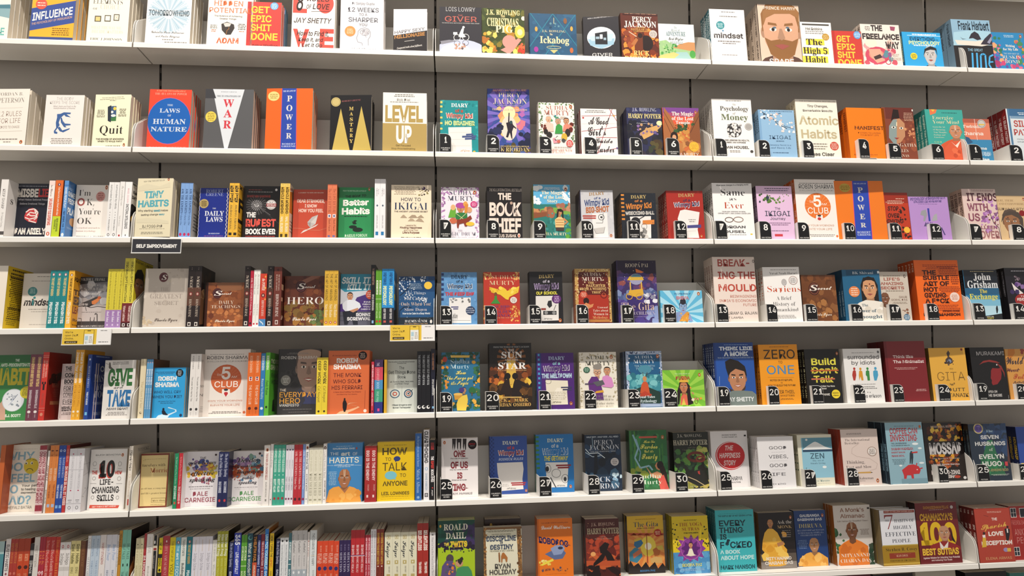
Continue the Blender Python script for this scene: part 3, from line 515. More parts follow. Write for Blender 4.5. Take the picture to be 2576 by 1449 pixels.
face_out(2,1524.2,24,133.4,180.4,14,'f1ece8','white book with red strings and black brush title, tab 4',front="l4 8 303 272 313|a84048~l4 4 186 268 223|a84048~l4 210 374 270 266|a84048~l4 241 375 112 10|a84048~l4 109 144 264 143|a84048~l4 112 27 261 63|a84048~g30 191 329 353 2|6a6462~l2 10 243 269 251|dcd6d2~l2 101 356 89 18|dcd6d2~l2 191 358 179 19|dcd6d2~t57 213 242 55|3a3436|w|A Good~t52 183 157 63|3a3436|w|Girl's~t107 230 101 35|3a3436|w|Guide~t47 239 31 50|3a3436|w|to Murder~e261 63 7 8|6a5a90~e20 290 7 7|c04a4a~e247 310 7 7|d0a050",spc='7e2c2a',spine='T331 54 14 13|e8d8d4|s|A GOOD GIRLS GUIDE TO MURDER',n=4)
face_out(2,1694.5,24,131.1,188.7,17,'2e3050','dark blue book with gold lettering and lit smoke, tab 5',front="n11 282 251 377 40 25|363a60,262844,3a3a68~n5 120 132 270 24 30|1d1e2c,26242e~n107 267 19 222 30 36|2a2a34,23242c,3a3440~p99 184 150 219 235 247 259 239 189 169 121 134|d8a868~n81 252 167 256 20 18|c89a6a,8a6aa0,6a5a90~e244 260 22 19|f4e6b0~e218 93 42 42|4a3a28~n165 261 33 119 10 30|3a4030,5a5030~t45 225 348 28|c8c8d4|r|J.K. ROWLING~t13 261 296 34|e0cf8a|f|HARRY POTTER~t107 159 269 9|b8b8c8|r|and the~t73 198 252 9|b8b8c8|r|Philosopher's Stone~n18 265 234 342 16 3|f0e8c8",spc='24254a',n=5)
face_out(2,1829.7,24,138.4,192,16,'c86a3a','purple-to-orange book with temple ruins, tab 6',front='r4 300 345 389|7a4390~r2 297 315 345|a84a70~r0 295 259 315|e0583a~p14 386 68 309 103 190 101 20 -7 18|a8693e~p293 392 237 313 196 192 193 21 277 22|8a5230~l4 12 351 95 190|6a3a24~l4 11 299 82 121|6a3a24~l4 290 349 204 192|5a3020~n79 234 198 261 16 18|3f5a34,2f4a2c~n109 197 139 209 14 22|d8a050,c88a44~n68 260 19 141 24 30|b87a44,c88c50,8a5430~e80 159 28 38|2a1a18~e80 155 15 19|d8a078~t71 233 323 29|f3ece4|f|The Magic~t69 234 287 28|f3ece4|f|of the Lost~t97 206 258 24|f3ece4|f|Temple~n80 191 223 250 8 5|3a2420~e252 350 8 13|d8702e~e252 350 4 9|201818~e252 348 2 5|f4efe6~S224 85 37 38|f0b83c~k224 85 32 32 3|d8962c~g203 247 65 103 4|c88a28~E~t26 256 12 24|e8d8c8|s|SUDHA MURTY',spc='8a4a2a',n=2)
number_holder(2,2018.5,7,38.9,68.2,'1','n')
number_holder(2,2182.1,7,39.4,65.3,'2','n')
number_holder(2,2352.8,7,37.5,67.4,'3','n')
number_holder(2,2567.9,2,37,74.5,'4','n')
number_holder(2,2688.5,7,45.2,62,'5','n')
number_holder(2,2861,7,44.2,62.6,'6','n')
number_holder(2,3012.8,7,46.9,63.3,'1','f')
number_holder(2,3178.5,7,48,64.2,'2','f')
face_out(2,2019.7,24,152.4,230.7,22,'f6f1ec','white book with a brain drawing and grey-green serif title, tab 1',front='g97 245 441 455 1|8a8680~t160 186 412 14|4a4644|r|The~t62 281 370 34|4c4a46|f|Psychology~t157 179 341 16|4a4644|i|of~t66 273 297 46|6a7458|f|Money~e160 218 56 56|3a3838~n112 211 169 266 46 12|f0ece8,d8d4d0,8a8888~l4 164 270 156 162|f0ece8~S271 247 29 28|a8a4a0~k271 247 25 24 2|d8d4d0~E~t40 270 134 12|6a6460|b|TIMELESS LESSONS ON WEALTH,~t93 241 118 10|6a6460|b|GREED, AND HAPPINESS~t12 263 76 20|4a4644|b|MORGAN HOUSEL~g114 198 44 65 2|8a8480~e282 55 12 11|4a4644',spc='e0dbd4',spine='T438 46 22 22|6a6660|s|THE PSYCHOLOGY OF MONEY',n=5)
face_out(2,2196.8,24,140,192.3,14,'92b9d9','pale blue book with a white blossom branch, tab 2',front='r-2 18 9 397|7fa8cc~g76 277 365 382 1|5a7a98~l6 17 376 45 356 122 307 139 277 216 238|3a4a5a~l5 84 337 176 359|3a4a5a~l4 122 307 198 258 267 237|3a4a5a~n12 89 315 393 16 12|e8eef0,dce4ea,3a4858~n68 177 266 370 26 13|f0f2f2,e4dcd8,d8b8b0~n163 271 207 290 20 12|f0f2f2,e4dcd8~t71 239 155 28|2f4a66|l|IKIGAI~g117 190 132 149 1|5a7a98~t35 235 104 12|4a6c8c|r|The Japanese Secret to a~t23 233 82 12|4a6c8c|r|Long and Happy Life~g72 230 43 58 1|5a7a98',spc='86acce',spine='T346 211 14 14|38506a|b|IKIGAI',n=5)
face_out(2,2344.4,24,165,237,16,'f4ecdd','cream book with large beige title, tab 3',front='t35 320 457 8|a8a090|b|THE INTERNATIONAL BESTSELLER~t94 258 413 19|55504a|b|Tiny Changes,~t57 292 378 16|55504a|b|Remarkable Results~t19 331 276 67|c2b490|b|Atomic~t28 308 168 67|c2b490|b|Habits~g41 240 114 133 1|8a8274~g39 233 95 113 1|8a8274~g38 217 77 95 1|8a8274~S279 108 34 34|c8503a~g252 306 83 132 5|f0d0c4~E~t43 274 31 26|4a4640|b|James Clear',spc='d8cdb4',spine='T450 47 16 16|b0a480|b|Atomic Habits',n=4)
face_out(2,2543.5,24,152.6,208.3,24,'f07d12','plain orange book with dark spaced capitals, tab 4',front='t57 290 243 29|5a2a10|b|MANIFEST~t81 260 211 12|8a4418|s|7 STEPS TO LIVING~t96 243 194 12|8a4418|s|YOUR BEST LIFE~t31 217 41 8|8a4418|s|ROXIE NAFOUSI',spc='d9640e',spine='T383 229 24 26|6a2a0c|b|MANIFEST',n=4)
face_out(2,2685.8,24,128.3,212.7,16,'83402c','brown-red book with a painted two-tone face, tab 5',front='r31 277 334 431|6a2e24~n143 277 93 342 24 31|9a5034,7a3826~p50 276 87 328 141 339 178 299 171 196 128 144 75 132 39 183|c08a64~p50 276 87 328 119 334 96 138 75 132 39 183|8a9a98~e85 266 17 9|f0e8dc~e85 266 7 7|2a2a2a~e147 261 16 9|f0e8dc~e147 261 7 7|2a2020~p111 308 118 308 115 277 107 277|e8d8b8~p81 184 123 184 100 169|9a3a34~p70 317 97 411 138 407 141 339 99 339|241614~n174 257 175 259 8 17|c8825a,d8986a~g170 257 317 389 6|c8a088~t93 252 114 25|e8d8c4|r|AGATHA~t88 182 70 24|e8d8c4|r|TALES~t53 183 31 22|e8d8c4|r|PURANAS~r247 260 398 413|f0e8e0',spc='5a241c',n=1)
face_out(2,2862.1,24,154.9,209.1,18,'3fa79c','teal book with a smiling man in an orange robe, tab 6',front='p40 420 104 422 89 388 42 371|e87a4a~p51 420 88 421 69 398|e8c04a~g131 271 385 400 1|2a6a68~t57 229 339 27|ecdcae|r|Energize~t55 273 304 27|ecdcae|r|Your Mind~t53 153 271 12|d8dcc0|r|Learn the Art~t52 150 249 12|d8dcc0|r|of Mastering~t54 164 228 12|d8dcc0|r|Your Thoughts,~t53 146 207 12|d8dcc0|r|Feelings and~t53 135 189 10|d8dcc0|r|Emotions~t52 111 149 14|c8dc9a|r|GAUR~t48 118 118 14|c8dc9a|r|GOPAL DAS~f234 240 96 104|c98a66|5a3a2c|d85a34|otm~p110 16 127 109 175 156 219 167 261 168 290 143 295 107 293 14|dd5f3c~p186 161 219 131 267 173 232 111|f0e4d4~n202 287 38 122 8 23|c44e30,e87048',spc='2e8c84',spine='T376 125 18 18|d8ecd8|b|Energize Your Mind',n=5)
face_out(2,3014.3,24,108.7,174.3,14,'e08062','coral and blue book with white rounded lettering, fiction tab 1',front='r0 215 316 351|b05a46~r-12 244 0 181|3a88b4~t-8 153 275 23|f0dcd0|b|Twinkle~t-21 157 217 27|f0dcd0|b|Khanna~l3 98 348 101 176|f4e8e0~p6 205 35 195 62 159 28 143 8 153|2f5a80~t11 171 101 21|f0ece4|b|Welcome~t142 187 51 33|cfe0ea|s|to~t21 180 15 19|f0ece4|b|Paradise~g116 200 52 86 4|cfe0ea~S153 310 34 34|c8c4c0~k153 310 30 29 4|8a8a8c~r129 176 298 308|e0b84a~E',spc='b86048',n=1)
face_out(2,3199.3,24,168.1,219.3,21,'dbe2e6','blue and white book with red capitals, fiction tab 2',front='r28 400 379 449|3a6a94~r32 393 358 379|7fa0bc~r12 29 15 445|4f7a9e~g89 290 387 413 2|e8eef2~t53 271 293 51|b84a44|b|SILENT~t45 304 224 48|b84a44|b|PATIENT~t64 254 186 10|6a7078|s|Only she knows~t61 251 165 10|6a7078|s|what happened',spc='8f1f22',spine='T385 359 21 17|f0dcd8|s|THE~T350 166 21 21|f0dcd8|b|SILENT PATIENT~T140 43 21 17|4a1014|s|ALEX MICHAELIDES',n=4)
spine_out(3,[-427.3],12,128,196.8,22.4,'ece8e4','white spine with plain grey capitals, at the very edge of the third shelf',spine='T326 192 22 16|77726f|s|KEEP SHARP~T167 68 26 12|98938f|r|Dr Sanjay Gupta~r0 45 16 39|55504e',front='t35 62 235 34|4a4644|f|S',hard=0)
face_out(3,-412.8,62,120.5,198.5,20,'191d2c','navy book with half white, half red title and knotted head',front='g10 205 373 386 1|8a8c96~t11 146 305 56|e6dfd6|x|MISBE~t147 234 307 55|c33434|x|LIEF~t22 220 279 12|b8b6bc|b|What Makes Rational People~t35 194 250 12|b8b6bc|b|Believe Irrational Things~p78 196 93 220 119 227 148 214 161 184 154 148 153 124 129 124 101 130 75 148 70 166|c03c40~l7 78 196 99 214 131 220 155 196 146 172 113 172 90 184|ece4dc~l7 76 160 105 148 137 157 152 172|ece4dc~l7 86 172 106 196 134 190 149 202|ece4dc~l7 100 139 128 130 148 124|ece4dc~l5 132 214 153 160 133 142|ece4dc~t19 215 45 42|f0e8de|x|DAN ARIELY',n=3)
spine_out(3,[-277.5],12,128,194.1,18.2,'f1e9e4','white spine with big red lettering beside the navy book',spine='T365 279 18 12|8a6a62|w|Zoe Chance~T265 81 18 19|d8604e|x|INFLUENCE IS YOUR SUPERPOWER~r0 36 357 388|f3d8d0~e18 24 10 13|d0583c~e18 24 4 8|f4ece4')
spine_out(3,[-258],12,128,195.9,24.4,'dd6a2a','orange spine with a lime-green lower third',spine='r0 49 5 143|c3d630~e24 361 9 10|5a2a4a~e24 361 3 6|f4ece4~T342 149 27 12|f2e6d8|j|God has to be your friend with that~T131 40 31 11|4a5a20|b|ARUNA GOPAKUMAR~T123 55 17 10|4a5a20|b|YESHASVINI LAL',fcol='8a3a20')
spine_out(3,[-229.5],12,128,194.7,13.2,'5b92cf','mid-blue spine whose blue cover shows big white letters',spine='T343 200 13 13|e8eef4|b|GAMES PEOPLE PLAY~T179 67 13 11|1c3a6a|b|ERIC BERNE, M.D.~e13 18 8 12|f0f0ee~r0 26 355 358|2a5a9a~r0 26 55 57|2a5a9a',front='t-1 58 329 16|a8c4e0|s|ERIC~t2 95 286 34|e8f0f6|x|GAMES~t6 122 239 34|e8f0f6|x|PEOPLE~t10 113 166 43|e8f0f6|x|PLAY~e80 120 40 29|c89a70~t15 148 66 11|a8c4e0|s|THE PSYCHOLOGY',fcol='3f74b0')
face_out(3,-212.4,50,117.5,192.1,19,'efe8e0','white book with large brown serif title and lifebuoy letter',front="t19 95 308 41|4a4440|r|I'm~k37 264 26 29 12|9a3a34~k37 264 26 29 4|c8a49a~t74 123 241 45|4a4440|r|K,~t26 167 177 42|4a4440|r|You're~t23 117 111 42|4a4440|r|OK~t20 172 79 10|a06a5c|r|A practical approach to~t21 146 57 10|a06a5c|r|human psychology~t23 205 6 23|5a5450|r|THOMAS A. HARRIS~e194 368 8 15|d8702e~e194 368 4 11|201818~e194 367 2 6|f4efe6~S160 304 29 35|d49a92~g140 181 280 330 4|9a5a54~E",n=3)
spine_out(3,[-87.7,-70.8],12,128,191,16.6,'eae8e6','white spine with lower-case grey lettering on the third shelf',spine='T364 196 17 12|5a5a5c|s|surrounded by idiots~e17 172 2 3|5a5a5c~e17 154 2 3|5a5a5c~e17 137 2 3|5a5a5c~T125 48 17 9|6a6a6c|s|thomas erikson~e17 19 8 10|5a5a5c~e17 19 5 6|eae8e6')
spine_out(3,[-52.8],12,128,193.3,15.6,'ece9e6','thin white spine with pale script and a red mark at its foot',spine='T356 218 17 12|9a968f|i|the everything cure~T149 78 12 9|8a8680|r|Nick Trenton~r10 21 7 20|b03a40')
spine_out(3,[-35.6],12,125,192.6,21.3,'f1efee','thick white spine with pink and black capitals',spine='T338 239 21 11|d89aa2|s|DANIEL GOLEMAN~T230 60 21 17|3a3a3e|b|EMOTIONAL INTELLIGENCE~e21 16 3 7|55555a',front='g6 68 357 394 1|4a4a4a~t20 86 349 12|a05048|r|DANIEL~t21 116 311 20|2a2a2e|x|EMOT~t8 122 273 20|2a2a2e|x|INTEL~p22 0 -10 218 17 238 106 221 135 27|17171a~e70 132 60 35|d0a040',fcol='e9e6e3')
face_out(3,7.2,4,116.2,202.4,24,'e4dabb','cream book with teal capitals, jutting over the black sign',front='t39 175 377 10 10|6a6458|s|NEW YORK TIMES BESTSELLER~e201 399 7 12|d8702e~e201 399 4 9|201818~e201 397 2 5|f4efe6~t48 176 267 47 6|5aa9b6|x|TINY~t11 212 205 45 7|5aa9b6|x|HABITS~t13 210 173 13 3|6a655a|b|Why starting small makes~t35 189 145 12 5|6a655a|b|lasting change easy~t117 160 173 14 1|5aa9b6|b|small~t153 189 148 11 2|5aa9b6|b|easy~p-7 340 59 367 146 348 212 378 215 342 -5 313|dcd3b6~p8 122 75 130 160 120 217 108 219 90 9 98|dcd3b6~t49 180 62 19 2|6f695c|s|BJ FOGG PhD~g30 195 54 58 1|8a8472~g37 191 18 36 2|8a8472',spc='d8cba8',n=4,open=3)
spine_out(3,[143.9,157,170.2],12,110,191.7,12.9,'7fa6dc','light blue spine with dark lettering and a pink swirl logo',spine='T342 170 13 15|1f3a66|f|ASK THE EXPERTS~T167 86 13 12|1f3a66|i|Volume One~e13 23 8 11|c02a5a~r0 26 380 383|26375c',front='t-8 103 324 20|4a4a4a|f|AT THE~t-1 110 274 26|3a3a3a|f|LIFE~t4 116 236 23|3a3a3a|f|CRISIS~g29 125 51 186 6|5a5a5a',fcol='b8b4ae')
face_out(3,198.1,34,98.1,180.6,17,'172a86','royal blue book edged with a black and white checkerboard',front='c0 4 11 361 2 24|f0ece6~c181 190 11 377 2 26|f0ece6~t41 156 327 25|9aa4c8|r|ROBERT~t41 156 304 23|9aa4c8|r|GREENE~t89 112 212 9|c8ccd8|f|THE~t39 167 165 33|dfe2ea|f|DAILY~t49 160 123 33|dfe2ea|f|LAWS~t70 144 36 8|c8d0e8|f|366 MEDITATIONS~g39 171 19 28 1|9a5a8a~S31 250 31 33|a08a54~k31 250 27 29 2|d8c890~g15 50 232 269 5|5a4a28~E',n=2,open=1)
spine_out(3,[303.3,319.4],12,120,192.2,15.8,'e8b43c','yellow spine with heavy black capitals and starred word',spine='T366 246 16 22|26211c|x|MIND F**KED~T231 55 16 15|4a4030|s|ANUBHAV AGRAWAL~r6 26 18 37|26211c~r0 32 4 12|b88a28',front='t2 67 349 19|2a241c|x|I~t2 100 186 95|2a241c|x|F~g14 74 18 92 3|8a6a20~r-5 89 111 137|2a241c',fcol='e2aa30')
face_out(3,340.6,45,128.9,193.1,20,'1c191a','black book with cracked glass and red and white capitals',front='y89 248 23 70|4a4748~y89 248 17 38|8a8788~n74 104 235 262 10 6|cfcccc,8a8888~l2 89 248 243 118|4a4648~l2 89 248 184 178|8a8688~g21 132 354 363 1|a04840~g22 203 339 349 1|a8a4a4~t22 180 305 16|a8423c|b|SHWETABH GANGWAR~e218 360 8 9|e8e4e4~t23 86 163 35|efebe8|x|THE~t21 223 98 52|e05a4e|x|RUDEST~t22 223 44 37|efebe8|x|BOOK EVER~t23 220 24 7|c84a44|b|POWERFUL PERSPECTIVES TO FREE YOUR MIND~S187 253 34 35|e6e2e0~k187 253 31 31 3|8a8688~r154 223 239 261|8a2a30~t160 218 245 11|f0e4e0|b|BESTSELLER~g168 205 266 276 1|5a5658~g172 204 227 234 1|5a5658~E',n=2)
spine_out(3,[472.3,488.4],12,120,193.2,15.8,'e6ba4a','golden spine with black lettering above white lettering',spine='r0 32 363 386|e9c665~T378 374 16 13|8a6a20|b|I~T360 162 16 18|5a4416|x|MIRACLE MORNING~T149 42 16 16|f4ead0|b|HAL ELROD~r7 24 7 29|4a3a1a',front='p-11 325 108 355 132 191 -4 180|d8862e~p-27 347 78 373 80 357 -25 331|b88878~g10 139 45 138 4|a08070',fcol='ead9c0')
face_out(3,508.7,45,119.8,182.4,17,'c04a34','coral-red book with a folded paper bird',front='t32 207 337 8 2|e8c8b8|b|A JOURNEY TO HOPE AND HEALING~t26 214 271 24|efd8ca|b|DEAR STRANGER,~t79 162 236 22|efd8ca|b|I KNOW~t38 206 201 24|efd8ca|b|HOW YOU FEEL~p171 183 155 116 121 89 104 109 100 130 131 167|b9b3b0~p171 183 155 116 123 128|cdc8c4~p101 126 123 128 121 89|9c9694~p121 89 176 119 159 100 112 76 55 47 74 69|d4cfca~l3 3 87 54 84 118 74 182 71 233 88|d07a60',n=3)
spine_out(3,[631.2,647.2],12,120,191.7,15.7,'dd7a56','salmon spine with blue-and-white logo midway',spine='r0 31 377 383|9c4a34~T353 177 16 19|8a3826|r|The LAST LECTURE~r5 26 145 169|e8e4ea~r10 21 151 163|3a4a7a~T133 50 18 13|7a3424|r|Randy Pausch~r7 24 8 21|6a6a9a',fcol='9a5428')
face_out(3,664.7,40,121.4,190.4,17,'2c8a52','green book with stepping stones and rounded white title',front='t28 189 350 11|9fd0ac|b|FROM THE BESTSELLING AUTHOR OF~e210 368 7 12|d8702e~e210 368 4 8|201818~e210 367 2 5|f4efe6~t44 188 305 16 11|1d3a2a|x|THE ROAD TO~t30 207 248 41 6|f4f0e8|x|Better~t23 216 185 45 5|f4f0e8|x|Habits~g25 213 163 179 1|1d3a2a~e116 138 12 5|18281f~e108 129 14 5|18281f~e112 119 14 6|18281f~e101 94 27 12|18281f~e134 74 35 16|18281f~t47 201 21 19 5|dcecd8|s|DARIUS FOROUX',n=3)
spine_out(3,[791.6,810.5],12,126,213.1,18.6,'eceaec','tall white spine with tiny print and a small blue square',spine='T362 301 15 9|9a989c|s|TADASHI~T355 314 26 8|a8a6aa|s|TADASHI YANAI~e19 234 6 7|5a6a7a~T166 72 19 9|8a888c|s|SIMON COLLINS~r9 28 22 48|2f7ab0',fcol='dcd9d8')
face_out(3,847.6,24,139.7,196.3,19,'f0dfc4','cream book with plum blossom and wavy hills',front="t20 197 372 10|a8987e|b|NATIONAL BESTSELLER~g18 175 321 369 5|8a7a66~e225 369 13 12|4a2f5a~e220 373 5 6|e8d8c0~l2 200 321 223 342 246 356 266 367|5a4a3a~n194 273 311 367 16 8|4a4038,8a8050~t69 206 275 25|4a4a52|s|HOW TO~t21 253 213 50|2a3a58|r|IKIGAI~t22 256 194 11|6a6058|b|THE ANCIENT JAPANESE SECRET~p64 153 80 173 89 176 112 153|b09c84~p119 153 145 175 168 174 181 157 208 176 230 154|a8947c~p116 129 135 150 152 147 168 130|b8a48a~p168 130 194 152 211 147 230 123|b09c84~t102 175 94 11|6a4438|s|Lessons for~t63 215 77 13|6a4438|b|Finding Happiness~t90 189 61 9|6a4438|s|and Living Your~t81 197 41 15|6a4438|b|Life's Purpose~t70 209 -2 17|4a4038|b|TIM TAMASHIRO",n=1)
number_holder(3,1017.9,7,38.4,66.3,'7','c')
number_holder(3,1184.5,7,39.4,65,'8','c')
number_holder(3,1348.6,7,40.3,64.4,'9','c')
number_holder(3,1519.5,7,40.9,65.4,'10','c')
number_holder(3,1689.5,7,40.6,66.4,'11','c')
number_holder(3,1862.7,7,40.4,67.5,'12','c')
face_out(3,1021.5,24,133.8,189.5,15,'ece4ec','lilac-edged book with a turbaned drummer and animals',front='n1 272 328 381 44 9|b07ab0,9a6aa0,c8a0cc~n0 27 13 377 60 9|b07ab0,9a6aa0,c8a0cc~n244 272 14 380 50 9|b07ab0,9a6aa0,c8a0cc~t60 217 324 31|5a5a6a|r|SUDHA~t46 233 282 33|5a5a6a|r|MURTY~e238 342 11 14|d8702e~e238 342 6 10|201818~e238 340 3 6|f4efe6~f138 222 47 49|c98a5c|8a2a7a|2f8a44|h~e138 246 35 21|b04a9a~p101 191 183 195 187 127 104 118|2f7a40~l3 101 191 183 126|e8d8a0~l3 183 195 104 118|e8d8a0~p50 158 66 215 86 239 105 223 101 158|6aaa3a~e85 231 17 21|e0b07a~e172 256 16 20|e0a050~e199 214 19 21|d8a078~p168 256 192 256 183 191 164 191|d88a3a~p108 142 175 151 207 175 218 151 190 127 182 94 167 94 159 118 128 110 121 78 112 86|8a3826~e85 134 27 21|c86a4a~e204 112 30 15|e8c040~S231 255 24 23|c8387a~g215 247 240 269 3|f0c8dc~E~t117 151 58 12|8a8a9a|r|THE~t19 243 28 24|7a7a88|r|MAGIC DRUM~t34 238 11 10|9a9aa6|i|and other favourite stories',n=2)
face_out(3,1183.5,24,125.3,193.4,22,'1f1b1c','black book with chunky hand-cut pale capitals',front='t19 251 354 20|c8bcb4|o|THE NO.1 INTERNATIONAL BESTSELLER~t80 175 293 48|ecd9cc|x|THE~t18 245 177 94|ecd9cc|x|BOOK~t15 242 57 99|ecd9cc|x|THIEF~e104 221 10 21|4a4040~e161 234 21 47|2a2224~e175 267 10 11|b89a88~t26 207 18 21|e8d8cc|b|MARKUS ZUSAK~e225 30 10 15|e8d8cc~e225 28 5 10|c8502c',n=4)
face_out(3,1350.5,24,133.1,203.6,17,'5fb0d8','riverside scene book with a girl in a striped top',front='p-6 260 284 263 276 9 -12 8|2c7a72~p-7 211 98 236 283 238 281 180 129 196 -8 178|7aa84a~n-8 130 178 237 16 27|a8684a,c88a5a,8a5a44~n177 284 212 271 16 23|a86a54,c08a6a~p-8 195 97 204 88 171 -9 154|8a5034~n53 274 48 197 30 16|3a8f8a,2a6f6c,4fa098~n-12 86 8 114 18 19|3a7a3a,2f6030,6a9a40~n228 282 8 197 16 19|5a9a3a,3a7a34~n1 62 376 405 8 23|eef4f6,dfeaf0~n211 281 262 404 12 21|eef4f6,dfeaf0~n-2 60 268 323 8 21|eef4f6~t82 191 379 8|eef4f8|b|Sequel to the bestselling novel~t77 197 369 8|eef4f8|j|The Magic of the Lost Temple~e236 372 10 15|d8702e~e236 372 5 11|201818~e236 370 3 6|f4efe6~t60 215 334 26|f6ecd0|f|The Magic~t75 217 301 25|f6ecd0|f|of the Lost~t99 175 273 23|f6ecd0|f|Story~f185 198 35 43|c88a5c|241a18|e0b070|h~p163 147 169 204 178 225 198 227 214 213 214 147 204 147 205 204 181 208 174 147|241a18~p154 89 151 147 176 167 200 167 220 147 216 90|e6c184~r158 216 142 147|b07a44~r157 215 124 129|b07a44~r157 215 106 111|b07a44~p216 163 248 131 219 106 219 122 235 131 212 147|c88a5c~r157 215 65 90|4a3a34~t32 235 31 21|f0e8cc|r|SUDHA MURTY',spc='9aa84a',n=5)
face_out(3,1519.8,24,121.5,184.8,16,'c9c8cc','silver-grey book with bronze lettering and cut-out paper, tab 10',front='n2 259 17 382 40 13|d2d1d5,c0bfc4~r-16 5 17 369|2a3050~t67 183 326 24 11|a8845c|f|DIARY~t103 151 299 17 4|4a5a8a|b|of a~t31 213 248 46 15|2f4478|b|Wimpy Kid~t41 211 199 41 13|b5683c|x|BIG SHOT~p85 194 196 200 198 18 83 17|e8e6e4~k152 167 23 23 4|4a4a4a~e152 167 8 8|3a3a3a~l3 111 124 160 124 167 198|4a4a4a~p93 83 175 95 165 50 108 46|c8c4c0~l2 93 83 108 46 165 50 175 95|4a4a4a~r16 113 171 181|b0443a~r19 112 155 165|b0443a~e218 32 9 11|d8702e~e218 32 4 8|201818~e218 31 2 5|f4efe6',spc='5a4a3a',spine='T369 358 16 29|c88a4a|b|-~T332 184 16 19|1d2a5a|b|WIMPY KID',n=5)
face_out(3,1669.8,24,130.4,175.5,17,'22262e','black book with orange lettering and a swinging iron ball, tab 11',front='r3 26 328 341|d88a3a~r2 25 297 311|d88a3a~r2 25 267 281|d88a3a~r2 25 238 251|d88a3a~r3 26 208 221|d88a3a~r3 26 178 191|d88a3a~r3 26 148 161|d88a3a~t75 191 308 25 4|b8a068|f|DIARY~t103 159 282 17 2|d8823c|b|of a~t36 227 228 40 13|e08a3c|b|Wimpy Kid~t30 245 186 25 6|cfcac4|x|WRECKING BALL~p62 173 219 178 213 15 124 14 77 51|e6e2de~e104 135 35 35|26262a~l7 131 155 170 177|3a3a3e~p156 146 243 151 241 118 154 114|d8823a~k166 101 21 23 3|6a6a6a~n133 210 14 85 10 20|8a8886,c4c0bc,5a5856~n215 274 19 352 14 4|3a4050,4a5060',spc='2a2a30',spine='T322 35 17 14|b8803c|b|WRECKING BALL',n=5)
face_out(3,1839.9,24,138.5,185.7,17,'a52b22','dark red book with torn white paper and navy lettering, tab 12',front='t91 216 323 25 6|b59a64|f|DIARY~t126 179 288 19 4|24304e|b|of a~t53 249 244 39 12|e8e2e0|b|Wimpy Kid~t57 245 247 32 12|34426a|b|Wimpy Kid~p100 221 136 230 246 210 236 153 223 78 231 16 123 16 90 86 78 161|ece6e2~g155 216 132 161 2|8a8684~p147 111 251 117 250 93 146 89|4a4a86~e249 30 8 10|d8702e~e249 30 4 7|201818~e249 29 2 4|f4efe6~l2 118 65 210 70|c8c2be',spc='8a221c',spine='T349 37 17 15|d8b0a0|b|WIMPY KID',n=5)
number_holder(3,2014.1,7,39.7,68.2,'7','n')
number_holder(3,2180.1,7,41.2,67.3,'8','n')
number_holder(3,2327,7,40.2,64.2,'9','n')
number_holder(3,2507.2,7,40.3,63.3,'10','n')
number_holder(3,2687,7,41.9,63.4,'11','n')
number_holder(3,2847.1,7,42.9,62.3,'12','n')
number_holder(3,3008.2,7,43.5,62.2,'7','f')
number_holder(3,3180.8,7,47.8,61.2,'8','f')
face_out(3,2015.1,24,153.4,217,17,'f4f1ef','white book with black and rust title and a loop, tab 7',front='t35 282 410 12 9|3a3a3c|b|What never changes in a changing world~t66 250 338 49|2c2a2e|r|Same~t130 182 301 28|2c2a2e|r|as~t85 235 240 47|b84a2e|r|Ever~t65 248 212 8|5a5656|b|TIMELESS LESSONS ON RISK,~t35 283 198 9|5a5656|b|OPPORTUNITY, AND LIVING A GOOD LIFE~k116 154 33 21 6|6a564e~k187 156 39 22 6|8a7468~t38 237 91 19|2c2a2c|b|MORGAN~t35 236 56 19|2c2a2c|b|HOUSEL~g107 247 37 47 1|8a8684~r271 287 42 51|e0c030',spc='dcd9d6',spine='T399 43 17 17|4a4848|b|SAME AS EVER',n=5)
face_out(3,2183.3,24,139.4,207.5,15,'e2bede','pale pink book with an ivy trail, tab 8',front='g56 274 374 405 2|6a5a78~n18 102 293 353 14 16|5a7a3a,3f5f2c,2f3a4a~n98 192 303 344 12 12|6a8a44,4a6a34~n147 220 284 319 6 10|6a8a44~n201 263 334 350 4 6|6a8a44~t138 178 235 18|5a5468|s|The~t59 252 185 39|4a4a5e|s|IKIGAI~t96 214 156 20|5a5468|s|Journey~g82 254 112 139 2|8a6a8a~g39 249 67 80 1|8a6a8a~r121 182 31 48|c83c44',spc='3a3440',spine='T373 166 15 15|d8b8d4|s|THE IKIGAI JOURNEY',n=5)
face_out(3,2335.7,24,160.8,235.4,19,'f2ece6','white book with a large orange disc, tab 9',front='g38 307 434 447 1|8a8684~t35 308 399 32|4a4a4e|s|ROBIN SHARMA~t35 306 379 12|b0aaa6|s|20 MILLION BOOKS SOLD WORLDWIDE~e170 265 102 100|e5712a~y170 265 24 100|e9823c~t106 142 287 18|f4e4d8|s|THE~t138 199 261 86|f8efe6|b|5~t198 242 271 16|f4e4d8|s|AM~t88 250 207 46|f8efe6|s|CLUB~p151 195 201 196 201 160 173 138 144 160|f4ece6~e173 166 14 12|c83a3a~e175 190 14 8|3a3a3a~t35 284 109 14|d8a890|s|OWN YOUR MORNING~t36 266 81 14|d8a890|s|ELEVATE YOUR LIFE~g85 285 28 50 2|8a8684~e300 34 9 9|e0763c',spc='d9621c',spine='T447 282 19 21|f0d8c4|s|ROBIN SHARMA~T235 23 19 21|f0d8c4|s|THE 5AM CLUB',n=4)
